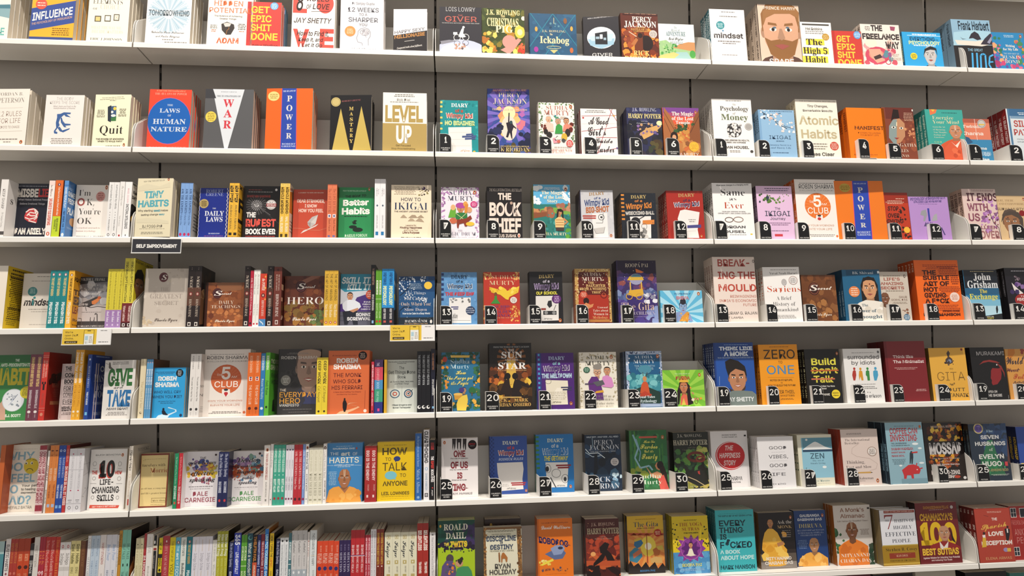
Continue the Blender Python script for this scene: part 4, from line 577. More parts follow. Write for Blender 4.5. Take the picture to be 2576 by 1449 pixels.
face_out(3,2492.5,24,189.4,230.5,22,'ec7a1e','orange book with a wide blue stripe, tab 10',front='p145 469 264 473 254 5 129 5|2a47b0~l4 143 469 128 5|d84a8a~l4 266 473 256 5|d84a8a~t153 251 435 10|b8c4e4|f|THE 48 LAWS OF~t180 220 368 42|d8d4c8|f|P~t175 219 302 41|d8d4c8|f|O~t166 222 234 40|d8d4c8|f|W~t177 217 164 40|d8d4c8|f|E~t176 218 101 34|d8d4c8|f|R~t143 247 55 16|b8c4e4|f|ROBERT~t144 247 37 14|b8c4e4|f|GREENE~S81 407 42 34|c8a84a~g45 120 386 427 3|8a6a24~E',spc='d86a18',n=3,open=2)
face_out(3,2673.8,24,108.2,187.3,14,'bd3a1e','red book with jumbled black lettering, tab 11',front='r31 234 293 376|9a2c1a~g113 194 321 332 1|e8c8b0~g31 188 284 315 3|e8c8b0~t46 134 234 33|331812|z|STOP~t42 135 180 32|331812|z|OVER~t-6 171 137 30|331812|z|THINKING~n128 200 142 263 16 11|331812~n140 207 17 102 10 12|331812~S182 84 25 24|f0b83c~E',n=1)
face_out(3,2783,24,161.3,172.2,14,'b78fce','lavender book with navy heading and two torn paper figures, tab 12',front='t20 305 312 22 17|3a3474|b|PSYCHOLOGY of BHAGAVAD GITA~t45 272 294 16 10|3a3474|b|EXPLAINED LIKE NEVER BEFORE~g72 242 282 293 1|8a6aa4~r148 163 153 254|3a3fa0~p98 234 136 244 141 204 119 153 104 153 114 193 86 203|9a9aa0~p199 204 221 214 219 159 171 153 186 184|a8a8ac~p104 113 124 148 135 113|5a4a7a~l9 244 104 267 46|4a3a78~t127 189 128 15|3a3474|s|AIL',spc='8a68a0',n=1)
face_out(3,3005.2,24,140.2,205.2,20,'e2c8c0','blush book with plum capitals and lilac sprays, fiction tab 7',front='n116 313 75 331 40 21|c490c8,a86ab0,d8b0d8,8a5a8a~l5 205 248 233 146 270 106 278 15|4a3a34~n155 287 126 228 14 10|5a3a3a,8a4a50~g54 291 390 407 2|8a706a~t37 292 317 61|5a2a38|b|IT ENDS~t33 203 239 57|8a4a60|b|WITH~t33 126 158 59|8a4a5c|b|US~t56 257 95 25|8a4a60|b|COLLEEN~t25 270 23 57|a06a6c|b|HOOVER~g117 267 5 13 1|8a706a',spc='c8a898',spine='T385 155 20 24|4a2a30|b|IT ENDS WITH US',n=3)
face_out(3,3146.4,24,157.8,179.9,18,'d8b98c',"sepia book with a grey-haired woman's face, fiction tab 8",front='t-5 141 313 16|8a6a44|r|HERE, THERE~t13 224 286 16|8a6a44|r|AND EVERYWHERE~t-4 218 243 20|5a4430|s|SUDHA MURTY~e225 333 10 12|d8702e~e225 333 5 9|201818~e224 331 3 5|f4efe6~f100 147 129 164|9a6a48|5a4a40|c0707a|h~p14 147 34 208 92 237 166 229 199 178 194 97 174 107 169 178 109 208 54 198|4f423a~e74 186 5 5|5a1f1f~S197 221 24 23|8a1f24~E',n=2)
spine_out(4,[-435.8],12,132,209.8,31.8,'efe6d6','thick cream-spined book with a yellow cover of fine text',front='g21 223 335 440 4|4a3a1a~g23 187 237 363 10|4a3a1a~g32 193 180 262 7|5a4a1a~g30 188 134 177 4|5a4a1a~g19 173 69 151 7|4a3a1a~g16 130 29 76 4|8a7a2a',fcol='e2bd22')
face_out(4,-379.7,55,100.3,191.3,16,'d9d1c6','pale grey book with a teal speech disc behind teal spines',front='g78 177 356 367 1|8a827a~g44 180 327 335 1|8a827a~e64 259 30 31|3a8484~g45 83 245 281 4|b8d0cc~e80 217 8 8|3a8484~t15 205 165 44|2a2526|z|mindset~r68 77 165 201|3a8484~g33 196 134 144 1|9a9288~g64 176 119 126 1|9a9288~g52 183 32 40 1|aaa298',n=3)
spine_out(4,[-270.1,-251.2,-232.3],12,128,194.5,18.6,'1f8286','teal spine with gold title and bold white name',spine='e19 360 8 10|a8585a~e19 359 4 7|f4eeea~T339 212 19 16|d8c282|x|THE HABIT OF WINNING~T174 31 19 17|eaf2f0|x|PRAKASH IYER~T24 15 19 3|14585c|s|PORTFOLIO',fcol='136a6e')
spine_out(4,[-212.6],12,126,193.8,18.2,'eeb43a','golden spine with a round logo beside the teal spines',spine='e18 357 9 10|8a5a2a~e18 356 4 7|f4eeea~T338 185 18 13|5a4418|x|THE SECRET OF LEADERSHIP~T173 30 18 17|f6ecd8|x|PRAKASH IYER',front='t4 145 316 26|5a3a18|x|PRAKASH~t5 159 227 34|5a3a18|x|THE~t11 169 162 54|4a3a3a|x|SECRETS OF~t8 178 103 44|8a3a1a|x|LEADERS~t13 112 50 17|5a3a18|z|Stories~t17 116 21 10|5a3a18|z|to inspire',fcol='dd9a1e')
face_out(4,-194.7,48,103.8,177.8,15,'a29a99','grey book with an orange-breasted bird on barbed wire',front="r-28 189 301 360|2a2a2e~p-25 301 189 324 196 229 -18 207|6f6d72~n-16 184 183 312 30 33|8a8a90,b4b2b4,77767c~r-10 205 47 159|c2b8b6~r-4 211 4 53|3f3a3a~t5 160 329 18|c4c0bc|r|VIKTOR E. FRANKL~t54 117 291 20|d4d0cc|r|Man's~t30 144 263 19|d4d0cc|r|Search For~t42 134 233 19|d4d0cc|r|Meaning~p20 177 66 197 108 218 130 223 142 215 132 200 117 176 85 159 58 153 62 174|3e3a3a~p83 188 120 209 138 209 127 188 106 168 87 168|d07a44~e130 213 11 10|b85a34~p58 153 84 171 96 165 69 150|2a2424~l4 -11 151 41 159 80 146 124 153 180 146|2f2b2b~l3 36 183 55 124|2f2b2b~l3 30 153 63 159|2f2b2b~g3 174 111 119 1|8a8280~l6 132 9 125 100 114 106 111 97|4a4444~r82 86 10 80|4a4444~r107 111 9 80|4a4444~l2 81 65 111 30|4a4444~l2 109 65 84 30|4a4444~l3 31 13 27 71 6 75|5a5454~t6 172 14 12|e0d8d4|r|10 MILLION COPIES SOLD",n=2)
spine_out(4,[-88.2,-71.5,-54.7],12,128,198.4,16.5,'d5c63c','yellow spine ending in a lilac band with white script',spine='r0 33 79 120|a37cb4~r0 33 -1 79|a582b8~T380 125 18 10|5a5018|i|I want to die but I want to eat tteokbokki~T111 39 16 13|eee6f0|j|Baek Sehee~e16 20 5 7|d8c4e0',fcol='c4b428')
spine_out(4,[-37.1,-20.5],12,130,235.3,16.3,'ddcf46','tall lemon spine with maroon foot',spine='r0 33 -8 165|74262a~r0 33 -8 35|3a1a1e~T448 174 16 14|54501c|b|ZERO BULLSH*T MEDITATION~T148 44 16 15|e0c4bc|b|Vishen Lakhiani~r8 25 9 29|e8e0dc~r12 21 13 25|2a1a1c',front='p4 -14 -22 156 28 181 98 208 323 215 352 18|74262a~f75 282 126 128|a4704c|1c1614|74262a|h~p10 301 4 359 33 397 94 409 131 376 133 322 122 350 63 364 18 332|17120f~t-4 285 442 20|3a3414|s|Vishen Lakhiani~g0 265 451 512 1|8a7a1a',fcol='d8c422')
face_out(4,24.7,24,141.9,202,22,'c9beb2','parchment-pale hardback with a dark red wax seal',front='n0 277 5 404 40 17|c2b6aa,d0c6ba,bcb0a4,cfc4b4~r-17 -2 5 404|c0b4a6~e120 344 29 33|4a1a22~k120 344 25 29 3|7a3a40~t106 144 327 33|e0d4cc|j|S~t104 157 250 24|b3a79c|r|THE~t40 247 199 32|a89c92|r|GREATEST~t71 224 155 26|a89c92|r|SECRET~t78 225 44 20|6a5e56|w|Rhonda Byrne~n5 61 10 80 10 13|c4b094,d4c4a8',n=2,hard=1)
spine_out(4,[169.4,191.3],12,126,208.5,21.7,'241a1a','near-black spine with starry top and copper middle, by the parchment hardback',spine='r0 43 145 269|5a3a2c~T346 328 22 13|c8b8a8|i|The~T325 263 22 19|d8c8b8|r|MAGIC~e22 225 11 14|7a2a2a~e22 225 6 8|c8a898~T189 69 22 16|d0c0b0|r|RHONDA BYRNE~r12 32 8 34|d8d0c8~r16 27 12 28|2a2020~e22 403 2 2|b8a8a0~e22 393 2 2|b8a8a0',front='p-38 239 116 269 134 36 -5 16|6a4a34~t0 93 198 64|8a6a4a|j|S~n-3 217 215 384 10 46|2c2018,3a2a20',fcol='1c1514')
face_out(4,218.8,38,127.6,155.7,20,'8a4e2c','small square copper hardback with engraved map lines',front='n-1 242 11 311 70 25|7a4022,9a5a34,6a3420,b0683a,8c4c2a~p70 309 239 312 241 259 98 247|8a5a3c~n-1 247 11 116 24 18|b8703e,c07a48,a05c34~r-13 17 8 311|3c1e16~e79 237 31 35|3a161a~k79 237 26 30 3|6a3a3c~t56 112 221 31|eadfd6|j|S~t105 174 227 16|eadfd6|w|ecret~t91 189 161 24|e4d0bc|r|DAILY~t43 234 133 21|e4d0bc|r|TEACHINGS~t72 201 38 17|e8d8c4|w|Rhonda Byrne',n=1,hard=1)
spine_out(4,[354.7],12,128,208.1,18.1,'241a1a','near-black starry spine beside a thin crimson spine',spine='r0 36 135 264|4a2e24~T352 329 18 14|c8b8a8|i|The~T326 261 18 20|d8c8b8|r|MAGIC~e18 227 12 14|7a2a2a~e18 227 6 8|c8a898~T193 71 18 16|d0c0b0|r|RHONDA BYRNE~r8 28 10 37|d8d0c8~r13 24 16 31|2a2020~e18 401 2 3|b8a8a0',fcol='1c1514')
spine_out(4,[373.7],12,128,193,10.5,'b3203a','thin crimson spine next to white script spines',spine='T336 173 10 12|e8d0d0|r|ASK THE EXPERTS~T167 77 10 10|e8d0d0|i|Volume Two~e10 22 6 9|2a1a1e')
spine_out(4,[385.1,395.6],12,128,195,10.2,'ebe8e3','narrow white spine with grey script and red mark',spine='T359 219 10 11|8a8680|i|the everything cure~T154 77 10 10|9a958e|r|Nick Trenton~r5 16 13 24|c03040')
spine_out(4,[406.4],12,128,181.8,21.9,'c63f2b','scarlet spine with orange flowers and a sky-blue foot',spine='r0 44 -2 51|4a86ba~T329 247 22 19|f0dcd0|j|the POWER~e22 213 12 14|5a1a1e~e22 213 6 8|c8a898~T179 70 22 16|f0dcd0|r|RHONDA BYRNE~e34 342 5 7|e8a040~e36 264 5 7|e8b04a~e36 186 5 6|e8a040~T44 12 22 19|dce8f0|w|f',fcol='a83020')
spine_out(4,[430.4],12,128,208.1,19.5,'241a1a','near-black starry spine beside the tall brown spine',spine='r0 39 134 264|4a2e24~T352 329 19 14|c8b8a8|i|The~T326 260 19 20|d8c8b8|r|MAGIC~e19 226 12 14|7a2a2a~e19 226 6 8|c8a898~T192 69 19 16|d0c0b0|r|RHONDA BYRNE~r10 29 8 36|d8d0c8~r14 25 14 30|2a2020~e19 401 3 3|b8a8a0',fcol='1c1514')
spine_out(4,[451.5],12,126,205.7,26.4,'693026','wide brown spine with white capitals and a small seal',spine='e26 389 8 9|4a1a1a~T358 244 34 9|d8c0b4|r|THE SECRET TO LOVE,~T358 244 19 9|d8c0b4|r|HEALTH, AND MONEY~T221 66 26 20|ece0d8|r|RHONDA BYRNE~r17 36 14 43|d8c8c0~r21 31 19 37|5a2a24',front='r-25 50 252 291|c8a080~r-13 36 174 200|c8a080~t2 56 46 32|c8a898|w|B',fcol='3e1712')
face_out(4,479.2,45,143.3,179,22,'5c2c1e','large dark copper hardback with wide white capitals',front='n0 279 11 357 60 28|5a2a1c,6e3822,4a2018,7a4426~n21 284 11 166 50 28|8a5a2a,9a6a30,7a5c2c,6a4a24~n179 279 16 107 22 19|5a6a3a,6a7a44,4a5a34~p107 320 183 358 247 357 133 300|8a5a48~e113 283 35 39|2e1216~k113 283 29 33 4|6a3438~t87 144 267 37|eadfd6|j|S~t140 211 273 21|eadfd6|w|ecret~t19 268 159 49|e4dcd6|r|HERO~t61 220 46 23|e6d8c8|w|Rhonda Byrne~n63 239 95 153 12 8|4a3018,5a3a1c',n=1,hard=1)
spine_out(4,[621.8,637.1,652.4],12,120,193,15,'d4a83a','mustard spine with black title and pale script',spine='T362 174 15 16|2f2614|s|THE ART OF ARGUING~T151 60 15 18|f0e6c8|i|Nury Rosden~e15 24 8 9|b03028~e15 24 4 5|e8d8c0',fcol='9a7650')
face_out(4,670.1,45,118.7,185.6,17,'c9cdd6','teal and violet book with a seated man in a white shirt',front='r-11 242 265 376|2f8ba6~p-4 272 256 271 256 258 29 244|2f8ba6~p114 205 211 238 243 238 245 98 64 106|4a3278~p-8 153 24 166 90 99 -6 86|4a3278~r-6 246 6 105|5a5a68~r-6 246 72 79|4a4a58~r-5 246 39 46|4a4a58~t8 211 305 44|e8f0f0|z|SKILL IT~t45 216 260 39|e8f0f0|z|KILL IT~f67 209 36 52|c08a68|1c1816|dfe2ec|h~p19 126 15 159 37 182 63 189 101 185 134 165 144 138 116 112 38 106|dee2ea~p18 106 77 112 116 112 124 13 92 13 78 79 53 14 31 14|22242e~p64 112 122 132 128 118 90 99|c08a68~t163 225 167 11|e8e4f0|b|FAST~t154 225 151 10|e8e4f0|b|FORWARD~t157 225 134 9|e8e4f0|b|YOUR~t143 229 117 9|e8e4f0|b|CAREER WITH~t111 226 73 22|f0eef0|b|RONNIE~t49 233 44 22|f0eef0|b|SCREWVALA~S205 224 30 33|cf5a44~g182 224 205 244 3|f0d0c4~E',n=2)
spine_out(4,[778.6],12,128,212.2,15.6,'15161c','tall black spine with a tiny blue square, near green spines',spine='T400 281 16 13|9a7a6a|b|THE MAGIC MINDSETTING~T215 103 16 13|d0ccc8|b|RYUU SHINOHARA~r9 22 15 35|8ab0d8',fcol='0f1014')
spine_out(4,[795.5,805.9],12,128,194.5,10.1,'5c9a2c','slim lime-green spine with a white panel',spine='r4 16 215 314|e6ecd8~T307 218 10 8|4a7a2a|b|REJECT BELIEF~T155 51 10 12|c8e0a8|s|SCOTT ALLAN~e10 28 7 8|c02a2a~r0 20 182 185|c8e0a8',fcol='3f7a1c')
spine_out(4,[816.9,837.7],12,122,198.1,20.5,'2f8fd0','bright blue spine with white and yellow capitals',spine='r0 41 -5 122|23252f~T370 284 20 19|0e3a6a|x|EVERYTHING IS~T274 139 20 22|eef2b0|x|PSYCHOLOGY~T116 44 20 14|d8d4d4|b|DEEP TRIVEDI~r12 29 19 34|c05a50',front='r-55 163 289 315|d8eefa~e62 203 79 22|e8d84a~p-22 -11 -34 98 216 142 314 22|15161c',fcol='2a86c8')
face_out(4,873.1,30,125.2,174.2,16,'23507e','night-blue book with white blossom and a yellow moon',front='r-7 256 239 353|16406c~r-5 256 0 58|202a33~n-8 114 239 346 60 6|e4e8ec,d4dce4,c0ccd8~n150 186 312 349 20 6|e4e8ec,d4dce4~n134 200 158 198 18 6|e4e8ec~n43 101 192 219 14 5|e4e8ec~n-1 246 7 238 26 3|dce4ec~l5 5 1 8 106 37 132 89 129|17263a~l4 7 212 49 246 88 299|17263a~e204 283 28 27|e8c048~g69 163 256 300 6|8aa4c0~t46 188 220 20|c8d0dc|r|The Things~t34 200 180 24|d8dce4|r|You Can See~t16 220 140 24|dcc4b4|r|Only When You~t41 195 102 22|d4ccd0|r|Slow Down~t28 217 79 13|e0e8f0|b|How to be Calm in a Busy World~t44 197 23 17|dcdcdc|r|HAEMIN SUNIM~t41 201 10 9|c8a47a|r|Over Three Million Copies Sold~e225 28 8 13|ece8e4',n=3)
number_holder(4,1019.9,7,38.3,65.6,'13','c')
number_holder(4,1174.3,7,40,64.6,'14','c')
number_holder(4,1330.8,7,40.1,65.9,'15','c')
number_holder(4,1500.4,7,39.5,66.4,'16','c')
number_holder(4,1663.5,7,40.4,64.6,'17','c')
number_holder(4,1817.8,7,41.7,65.6,'18','c')
face_out(4,1021.2,24,125.6,187.8,15,'5f93c4','denim-blue book with red block lettering on torn paper, tab 13',front='n0 255 15 375 60 15|6a9ccc,5688ba,74a6d2~r1 18 351 369|22386a~r1 18 316 333|22386a~r0 18 279 298|22386a~r0 18 244 262|22386a~r0 17 208 226|22386a~r0 17 173 191|22386a~t69 187 329 26|24405e|f|DIARY~t105 151 301 18|24405e|b|of a~t41 219 258 35|e8eef4|b|Wimpy Kid~t44 216 261 29|2a3a58|b|Wimpy Kid~t27 234 209 24|c8404a|x|THE DEEP END~p55 192 206 194 209 13 54 14|e6e4e2~n64 204 159 190 14 11|8a8a8a,6a6a6a,c8c6c4~r68 120 123 131|4a4a7a~r83 118 110 118|4a4a7a~t79 115 49 31|5a5a5a|o|Jeff Kinney~l2 71 33 203 31|6a6a6a~S204 101 33 31|283858~t180 224 112 8|c8d0e0|s|FREE~t174 233 98 8|c8d0e0|s|POSTCARD~t177 229 84 8|c8d0e0|s|INSIDE~E',n=2)
face_out(4,1170.2,24,128.7,188.4,14,'b6382a','brick-red book with a golden bird and dancing girl, tab 14',front='n4 58 325 377 24 9|e8c078,e0a860,d89a58~n216 261 324 376 20 10|e8c078,e0a860~n187 256 22 140 36 9|e8b868,e0a050,c88a40~n0 39 24 134 20 9|e0a860~t58 210 326 27|e0b890|r|SUDHA~t40 227 283 30|e4c09a|r|MURTY~e226 343 10 13|d8702e~e226 343 5 9|201818~e226 342 2 5|f4efe6~p41 269 88 256 108 244 136 268 159 252 167 240 255 274 246 228 182 196 175 176 158 180 119 212 56 229|e6c23a~n40 120 229 268 8 11|f0d860,d8a830~n174 247 212 268 10 13|f0d860,d8a830~e120 260 14 13|f0d050~e85 217 11 14|7a4a2a~p78 205 94 205 95 181 118 149 49 149 75 181|3f8a3c~t55 181 121 16|5a3a7a|r|THE BIRD~t106 157 106 11|5a3a7a|r|WITH~t66 194 82 19|5a3a7a|r|GOLDEN~t77 181 56 19|5a3a7a|r|WINGS~t54 227 44 8|d8b090|r|TALES OF WIT AND MAGIC~S212 174 24 23|e4ded6~g196 228 158 190 4|8a7a70~E',spc='c89040',n=2)
face_out(4,1333.7,24,119.3,189.3,15,'1c1b1e','black book with lilac and yellow lettering, tab 15',front='t69 181 330 24 6|b49c64|f|DIARY~t98 146 298 19 3|c0b8c8|b|of a~t33 211 250 43 4|c8b4d8|b|Wimpy Kid~t36 208 253 37 4|4a3a5a|b|Wimpy Kid~t48 200 213 21 2|d8cc4a|x|OLD SCHOOL~p44 202 208 204 205 27 81 24 42 52|dedad6~r95 190 67 95|2c2c2e~e116 82 13 12|8a8a8a~e172 81 13 12|8a8a8a~l4 171 99 188 138|3a3a3a~p124 139 133 167 157 171 160 131 140 115|2c2c30~r80 115 101 115|8a3a34~t97 160 34 11 -1|5a5a5a|o|Jeff Kinney~e215 27 10 13|d8702e~e215 27 5 9|201818~e215 25 2 5|f4efe6~S193 180 34 32|5a2a6a~g173 216 156 202 4|d8b8e0~E',n=3)
face_out(4,1498.6,24,130.6,199.7,16,'5a1a16','maroon book with ornate gold border, tab 16',front='r5 281 376 404|c8a060~r-7 265 13 33|b0743a~r-1 26 14 404|c09858~r245 273 12 404|c09858~n5 281 378 400 40 6|6a2a1a,e8d098~n-5 29 18 380 50 6|8a3a20,e8d098~n239 279 16 379 50 6|8a3a20,e8d098~r23 242 33 209|a8301f~n30 247 210 371 30 6|c8a070,e0c8a0~t68 193 345 24|e4d4c4|r|SUDHA~t53 206 310 28|e4d4c4|r|MURTY~e235 358 9 12|d8702e~e235 358 5 9|201818~e235 357 2 5|f4efe6~t96 140 289 15|e0b878|f|THE~t80 223 266 19|e0b878|f|DAUGHTER~t32 229 243 18|e0b878|f|FROM A WISHING~t121 184 219 16|e0b878|f|TREE~k208 209 26 26 5|6a1a16~k208 209 15 15 4|c85a3a~e78 165 21 23|2a1614~p51 129 76 153 108 137 132 145 123 121 66 97|d08a5a~t159 233 111 14|f0e0cc|r|Unusual~t125 235 87 16|f0e0cc|r|Tales about~t128 233 61 18|f0e0cc|r|Women in~t120 232 36 19|e0a870|r|Mythology~S60 210 28 26|c04a34~g42 80 194 226 4|f0c8b0~E',spc='8a3a24',n=3)
face_out(4,1653.1,24,147.1,230.3,17,'3a2d5e','deep purple book with a golden chariot, tab 17',front='r6 321 363 463|241834~n-2 309 225 362 40 33|3d3070,5a3a6a,8a4a4a,4a3a7a~n-5 303 176 239 20 33|5a6a9a,4a5a8a,7a8ab0~n-12 301 15 207 40 41|4a3a84,5a4a94,3a2a6a~n208 296 13 109 12 33|8a9ac8,7080b8~e142 322 50 41|9a9ab8~p75 314 93 342 145 359 192 338 199 315|d0a83a~p101 338 127 359 164 359 184 338|5a8a9a~r93 102 216 301|d8b04a~r176 184 216 301|d8b04a~p79 208 88 240 188 252 194 207 135 191|d8a838~k86 196 25 24 6|c89a3a~k160 195 25 24 6|c89a3a~p141 400 202 375 185 367 144 371|e07a3a~n191 277 151 223 14 21|c8c8d4,8a8aa0,e4e4ec~n9 306 290 453 16 3|e8dcc0~t65 236 410 28|d8ccb8|r|ROOPA PAI~t26 266 94 56|d4b8a4|r|The Gita~t72 268 62 24|c8bcd0|r|FOR CHILDREN~t118 218 46 6|a89ac0|r|CELEBRATORY EDITION',spc='1a1428',n=4)
face_out(4,1810.4,24,157.3,118.9,14,'5fb4d8','square sky-blue board book with sunrays and a topknot figure, tab 18',front='y165 76 15 351|a8d8ea~f167 112 52 73|8aa8d0|2a2a34|6a8ac0|h~e168 157 22 24|2a2a34~p87 12 107 76 145 84 186 84 218 59 236 10|8a9cc8~p132 11 151 43 195 84 211 75 199 11|d8963a~n136 207 11 75 14 7|e8b04a,b87a2a~t108 228 209 11|2a5a8a|s|My Little Book of~t117 214 173 23|c87a84|x|SHIVA~e288 214 10 13|d8702e~e288 214 5 9|201818~e288 212 3 6|f4efe6',n=1,name='board_book')
number_holder(4,2014.5,7,39.6,66,'13','n')
number_holder(4,2202.5,7,37.2,63.9,'14','n')
number_holder(4,2352.2,7,40.6,62.4,'15','n')
number_holder(4,2527.7,7,41.2,61.8,'16','n')
number_holder(4,2677.8,7,42.2,60.9,'17','n')
number_holder(4,2827.5,7,43.2,62.3,'18','n')
number_holder(4,3015,7,42.8,62.7,'13','f')
number_holder(4,3177.7,7,47.6,60.7,'14','f')
face_out(4,2014.5,24,161.2,243.7,20,'e8d8ce','tall beige-pink book with huge broken red capitals, tab 13',front="t40 284 418 52|a8443a|b|BREAK-~t36 320 324 53|a8443a|b|ING THE~t35 323 231 52|b84a3c|b|MOULD~t120 319 183 19|b86a58|s|REIMAGINING~t36 318 151 19|b86a58|s|INDIA'S ECONOMIC~t215 316 120 19|b86a58|s|FUTURE~t13 315 58 21|5a5450|s|RAGHURAM G. RAJAN~t26 208 28 15|5a5450|s|ROHIT LAMBA~e315 455 8 12|4a3a34~e315 455 4 8|e8d8ce",spc='d8c8bc',spine='T428 48 20 16|8a5044|b|BREAKING THE MOULD',n=4)
face_out(4,2205.2,24,139.1,205.1,22,'f2efec','white book with a grey fingerprint and orange-red serif title, tab 14',front='g42 273 385 395 1|8a8684~t50 262 355 17|4a4646|r|Yuval Noah Harari~e157 295 20 25|a8a4a4~k157 295 14 19 3|d8d4d2~k157 293 7 12 3|d8d4d2~t26 278 223 44|c8502e|r|Sapiens~t89 204 163 27|5a5656|r|A Brief~t60 230 119 29|5a5656|r|History of~t28 248 79 25|5a5656|r|Humankind~g33 238 25 53 4|8a8684~S227 309 34 33|e8e4e2~k227 309 33 32 3|8a5a4a~g204 250 290 329 5|7a7674~E',spc='dcd6d0',spine='T385 164 22 26|c06a50|r|Sapiens',n=3,open=2)
face_out(4,2350,24,135.3,175.7,20,'6e3f1f','small copper-brown hardback with a wax seal, tab 15',front='n-2 309 9 351 60 36|7a4824,5e3418,8a5830,6a3c1e~n49 242 13 147 14 26|9a6434,a8703c~e99 246 42 47|3a1a16~k99 246 36 41 5|8a4a34~t61 130 233 41|eae0d4|j|S~t125 239 239 26|eae0d4|w|ecret~t62 218 45 20|e4d4c0|w|Rhonda Byrne',spc='3a2012',n=2,hard=1)
face_out(4,2514.5,24,144.8,195,19,'1f5f84','deep teal-blue book with a woman in white, tab 16',front='r32 338 344 389|184c6c~f202 241 104 147|d0986e|1e1614|f0eae0|hL~p58 -9 65 107 113 140 165 159 234 153 293 143 311 123 296 -12|efe9de~e206 279 5 6|7a1f1f~n102 291 29 123 10 26|e0d8ca,f6f2ea~t80 242 355 20|dfe8ee|r|BK Shivani~t130 178 111 19|6a7a84|f|The~t81 239 67 23|5a6e7a|f|Power of~t83 280 22 25|5a6e7a|f|Thought~S82 223 42 41|e0824a~g54 113 192 254 4|f4dcc8~E~r274 290 360 378|e8f0f4',spc='15405c',spine='T233 38 19 15|a8c4d4|s|THE POWER OF THOUGHT',n=5,open=2)
face_out(4,2656.7,24,119,187,16,'cfc4b6','pale taupe book with red capitals and a smiling bald man, tab 17',front="g32 186 336 348 1|8a7a6a~t44 173 307 22|9a4a3c|b|LIFE'S~t14 204 273 22|9a4a3c|b|AMAZING~t12 200 240 22|9a4a3c|b|SECRETS~g30 214 222 233 1|6a5a4a~t151 215 173 16|7a5a4a|s|GAUR~t87 215 153 14|7a5a4a|s|GOPAL DAS~g91 214 128 145 2|8a7a6a~f39 171 64 82|7a5038|4a3428|b0703a|oth~n160 207 56 89 5 14|8a5a44~e212 340 8 12|4a3a34~e212 340 4 8|cfc4b6~S196 28 25 25|4a6a84~g175 218 11 45 4|c8d8e4~E",n=1)
face_out(4,2805.7,24,179.5,231.7,17,'ef6a1a','tall orange book crammed with bold black lettering, tab 18',front='g63 353 391 431 4|8a2a0c~g183 357 339 419 6|8a2a0c~g34 343 74 123 4|8a2a0c~t61 173 352 34|3a1008|x|THE~t61 277 312 32|3a1008|x|SUBTLE~t60 271 266 34|3a1008|x|ART OF~t58 175 221 34|3a1008|x|NOT~t59 256 177 35|3a1008|x|GIVING~t60 258 134 35|3a1008|x|A F*CK~g285 352 274 349 5|6a1a0a~g177 357 215 263 4|8a2a0c~t189 330 66 14|5a1408|z|INSPIRING CHANGE.~t35 330 36 21|3a1008|x|MARK MANSON~S301 178 39 37|f2d8cc~g273 331 157 198 4|c07a5a~E',spc='c04a12',spine='T440 370 17 17|f0d0b8|b|F*CK',n=5)
face_out(4,3001.4,24,140.3,193.5,20,'2c7ca8','teal and black book with a lone walker and yellow title, fiction tab 13',front='r5 335 247 391|151d28~r-9 320 194 247|245d82~p-17 160 311 158 294 40 -38 3|7fbcd8~p-23 111 304 109 295 44 60 32|b8dcea~p60 26 166 35 274 50 295 49 285 -20 -41 -17|181c20~g46 271 371 381 1|c8b88a~t83 226 309 52|d8d8d8|f|John~t27 277 247 56|dfe2e4|f|Grisham~t119 182 209 28|e0d054|f|The~t32 265 161 40|e8dc5a|f|Exchange~p235 89 243 109 251 109 253 79 243 52 236 52|1c1c20~t152 209 23 8|e0d8c0|b|GAVE A LIFE~t154 209 11 8|e0d054|b|TO END IT',spc='14161c',spine='T356 193 20 20|5a6470|r|John Grisham',n=3)
face_out(4,3173.5,24,153.9,201.4,20,'17131c','black thriller with a pale eye shape and red disc, fiction tab 14',front='g36 195 372 386 1|c8c4cc~p50 288 97 238 135 207 121 187 63 228|e8e0dc~n39 155 208 298 8 21|5a3a7a,3a2a5a,8a6aa0~n72 163 288 348 5 13|5a4a54,8a7a84~e132 152 73 50|a02a28~t78 201 147 22|f0e4e0|x|DEVOTION~t109 173 175 12|f0e4e0|s|THE',spc='121014',spine='T378 181 20 12|8a8890|b|THE DEVOTION OF SUSPECT X',n=3)
face_out(5,-474.8,56,134.7,218,18,'3f8a4a','green book with a pocket clock and yellow capitals',front='r-47 248 385 437|2c6a3a~t139 165 392 16|c8d8c4|x|THE~t50 258 359 20|e0ead8|x|ANTI-PROCRASTINATION~t16 244 241 106|c8ba2e|x|HABIT~p47 7 59 100 97 156 111 6|c8a08a~p241 3 236 119 255 147 273 2|c8a08a~e149 135 69 75|e6eaee~k149 135 69 75 4|c4ccd2~n104 197 82 188 14 8|8a94a0,9aa4ae~l3 149 135 145 167|4a5a7a~l3 149 135 174 173|4a5a7a~l2 149 135 124 102|8a9ac0~e230 185 42 41|d0c034~g202 249 163 207 5|6a641a~t107 206 25 18|e4ece0|x|S.J. SCOTT',n=3)
spine_out(5,[-331.2,-311.9],12,128,216.1,19,'6f3a4a','plum spine with gold title capitals on the fifth shelf',spine="T414 221 19 17|d8b878|x|CHANAKYA'S 100 BEST SUTRAS~T198 80 19 14|d8ccd0|b|RADHAKRISHNAN PILLAI~e19 57 10 9|e8e0dc~T41 19 19 7|c8b8bc|s|PRIME",fcol='4e2230')
